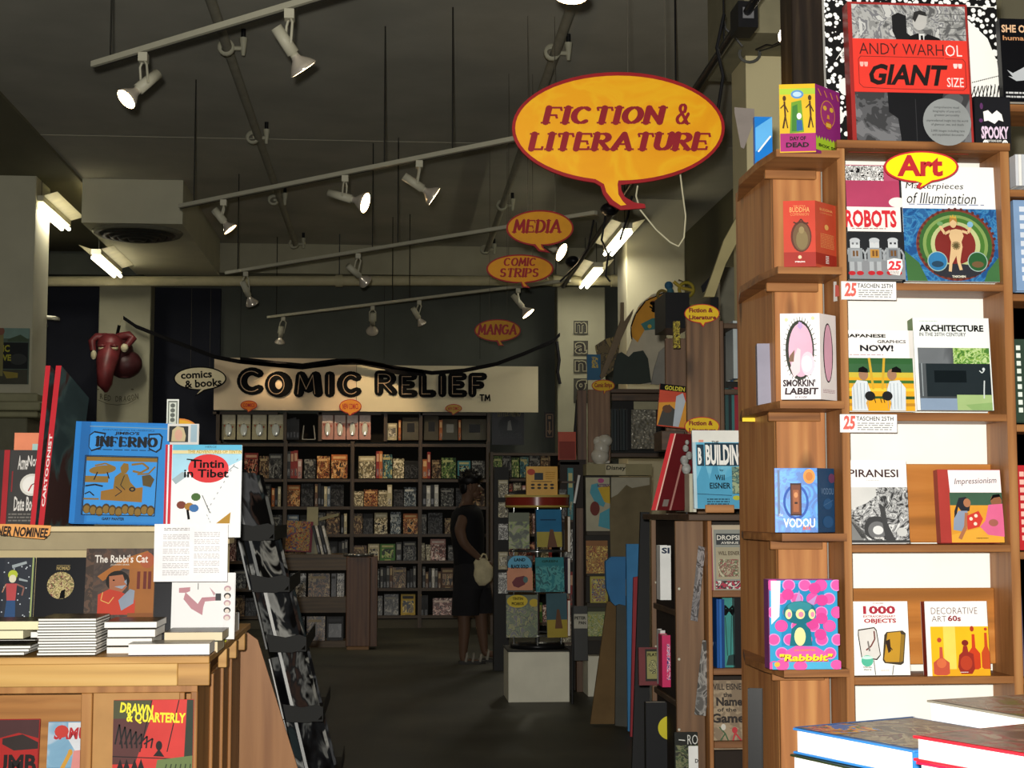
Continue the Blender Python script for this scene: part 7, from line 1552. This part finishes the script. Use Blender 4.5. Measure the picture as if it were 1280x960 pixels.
# face
c=px(589,605); q=MB(); q.lathe([(0,.02),(.03,.012),(.045,.004)],c+Vector((.075,-.01,-.035)),(.8,-.1,-.45),skn,8); q.ball(c+Vector((.088,-.01,-.05)),(.018,.016,.012),skn,8,6); q.build('nose',MAN)
q=MB(); q.ball(c+Vector((.083,-.02,-.085)),(.014,.028,.009),m('#6a3c34',.5),8,6); q.ball(c+Vector((.06,-.005,-.118)),(.032,.035,.022),skn,10,6); q.build('mouth_and_chin',MAN)
for d in (-1,1):
    q=MB(); q.ball(c+Vector((.07,.034*d-.012,-.018)),(.013,.014,.009),m('#d8d0c4',.3),8,6); q.ball(c+Vector((.081,.034*d-.014,-.018)),(.004,.007,.007),INK,8,6); q.build('eye',MAN)
    q=MB(); q.tube([c+Vector((.088,.016*d-.014,.002)),c+Vector((.083,.05*d-.014,.004))],.005,m('#17110d'),6); q.build('eyebrow',MAN)
q=MB(); q.ball(c+Vector((-.012,0,-.012)),(.092,.08,.10),skn,20,14); q.ball(c+Vector((.028,0,-.085)),(.058,.056,.05),skn,16,10); q.ball(c+Vector((.045,0,-.04)),(.045,.06,.05),skn,14,10); q.build('face',MAN)
q=MB(); q.ball(c+Vector((-.012,-.088,-.03)),(.02,.012,.034),skn,10,8); q.build('ear',MAN)
hm=m('#0b0908',.5,var=.1,sc=40); rh=random.Random(4)
q=MB(); q.ball(c+Vector((-.018,0,.035)),(.105,.098,.085),hm,18,12); q.ball(c+Vector((-.055,0,-.02)),(.052,.082,.095),hm,14,10); q.ball(c+Vector((.045,0,.062)),(.06,.08,.045),hm,14,8)
for _ in range(60):
    a_=rh.uniform(0,2*pi); b2=rh.uniform(.1,1.3); n=Vector((math.cos(a_)*math.sin(b2),math.sin(a_)*math.sin(b2),math.cos(b2))); p=c+Vector((-.02,0,.03))+Vector((n.x*.098,n.y*.09,n.z*.08)); q.tube([p,p+n*.028+Vector((rh.uniform(-.01,.02),0,.006))],[.012,.002],hm,5,False)
q.build('hair',MAN)
# clothes
def loft(q,secs,mt,n=24):
    vs=[];fs=[]
    for (ce,rx,ry) in secs:
        for k in range(n): a_=2*pi*k/n; vs.append(ce+Vector((rx*math.cos(a_),ry*math.sin(a_)*1.0,0)))
    for i in range(len(secs)-1):
        for k in range(n): a_=i*n+k; b2=i*n+(k+1)%n; fs.append((a_,b2,b2+n,a_+n))
    q.add(vs,fs,mt,True)
blk=m('#0e0e10',.85,var=.1,sc=12,bump=.3); shm=m('#1d1c1e',.85,var=.12,sc=9,bump=.4)
q=MB(); loft(q,[(px(588,722),.15,.165),(px(588,712),.15,.17),(px(586,692),.142,.165),(px(585,676),.15,.17),(px(584,660),.158,.18),(px(584,648),.15,.185),(px(584,641),.14,.18),(px(585,636),.115,.15),(px(585,632),.08,.10),(px(586,631),.07,.07)],blk); q.build('tank_top',MAN)
q=MB(); loft(q,[(px(588,704),.15,.172),(px(588,722),.162,.18),(px(589,735),.165,.182)],shm)
loft(q,[(px(586,728,-.07),.14,.105),(px(582,748,-.085),.125,.105),(px(581,768,-.09),.125,.108)],shm); loft(q,[(px(594,728,.08),.135,.10),(px(600,748,.095),.12,.1),(px(603,767,.10),.118,.102)],shm); q.build('shorts',MAN)
# sandals
for s,ax,ay,d in ((-1,578,818,-.08),(1,606,812,.1)):
    b0=px(ax-5,ay+11,d); b1=px(ax+28,ay+11,d); zf=.0 if s<0 else .0
    q=MB(); zz=0; q.slab([(b0.x,HY+d-.045),(b0.x+.03,HY+d-.05),(b1.x-.05,HY+d-.055),(b1.x,HY+d-.02),(b1.x,HY+d+.02),(b1.x-.05,HY+d+.05),(b0.x+.03,HY+d+.045),(b0.x,HY+d+.03)],.0,.028,m('#3a3834',.7)); q.build('sandal_sole',MAN)
    for tt in (.25,.5,.78):
        xx=b0.x+(b1.x-b0.x)*tt; h_=.085-.05*tt; q=MB(); q.tube([Vector((xx,HY+d-.05,.02)),Vector((xx+.01,HY+d-.045,h_*.7+.02)),Vector((xx+.015,HY+d,h_+.03)),Vector((xx+.01,HY+d+.045,h_*.7+.02)),Vector((xx,HY+d+.045,.02))],.012,m('#8a8478',.7),6); q.build('sandal_strap',MAN)
BG=thing('cloth_bag','crumpled beige cloth bag held in the hand of the man','bag',px(602,730,-.14)); q=MB(); bm_=m('#c9bd98',.85,var=.1,sc=14,bump=.6)
vs=[];fs=[]; secs=[(697,600,6,.03),(702,601,10,.05),(710,602,13,.06),(718,602,13,.065),(725,602,10,.055),(731,601,4,.02)]
for (y,x,wx,wy) in secs:
    for k in range(18): a_=2*pi*k/18; r2=1+.13*math.sin(3*a_+y)+.07*math.sin(7*a_); p=px(x,y,-.15); vs.append(p+Vector((wx*sp*math.cos(a_)*r2,wy*math.sin(a_)*r2,0)))
for i in range(len(secs)-1):
    for k in range(18): a_=i*18+k; b2=i*18+(k+1)%18; fs.append((a_,b2,b2+18,a_+18))
q.add(vs,fs+[tuple(range(18)),tuple(range((len(secs)-1)*18,len(secs)*18))],bm_,True); q.build('sack',BG)
q=MB(); q.tube([px(598,698,-.19),px(602,692,-.16),px(606,693,-.13),px(608,699,-.1)],.009,bm_,6); q.build('handle',BG)

for _l,_o in LAB.items():
    if len(_o)>1 and not _o[0].get('group'): print('DUPLABEL',_l)
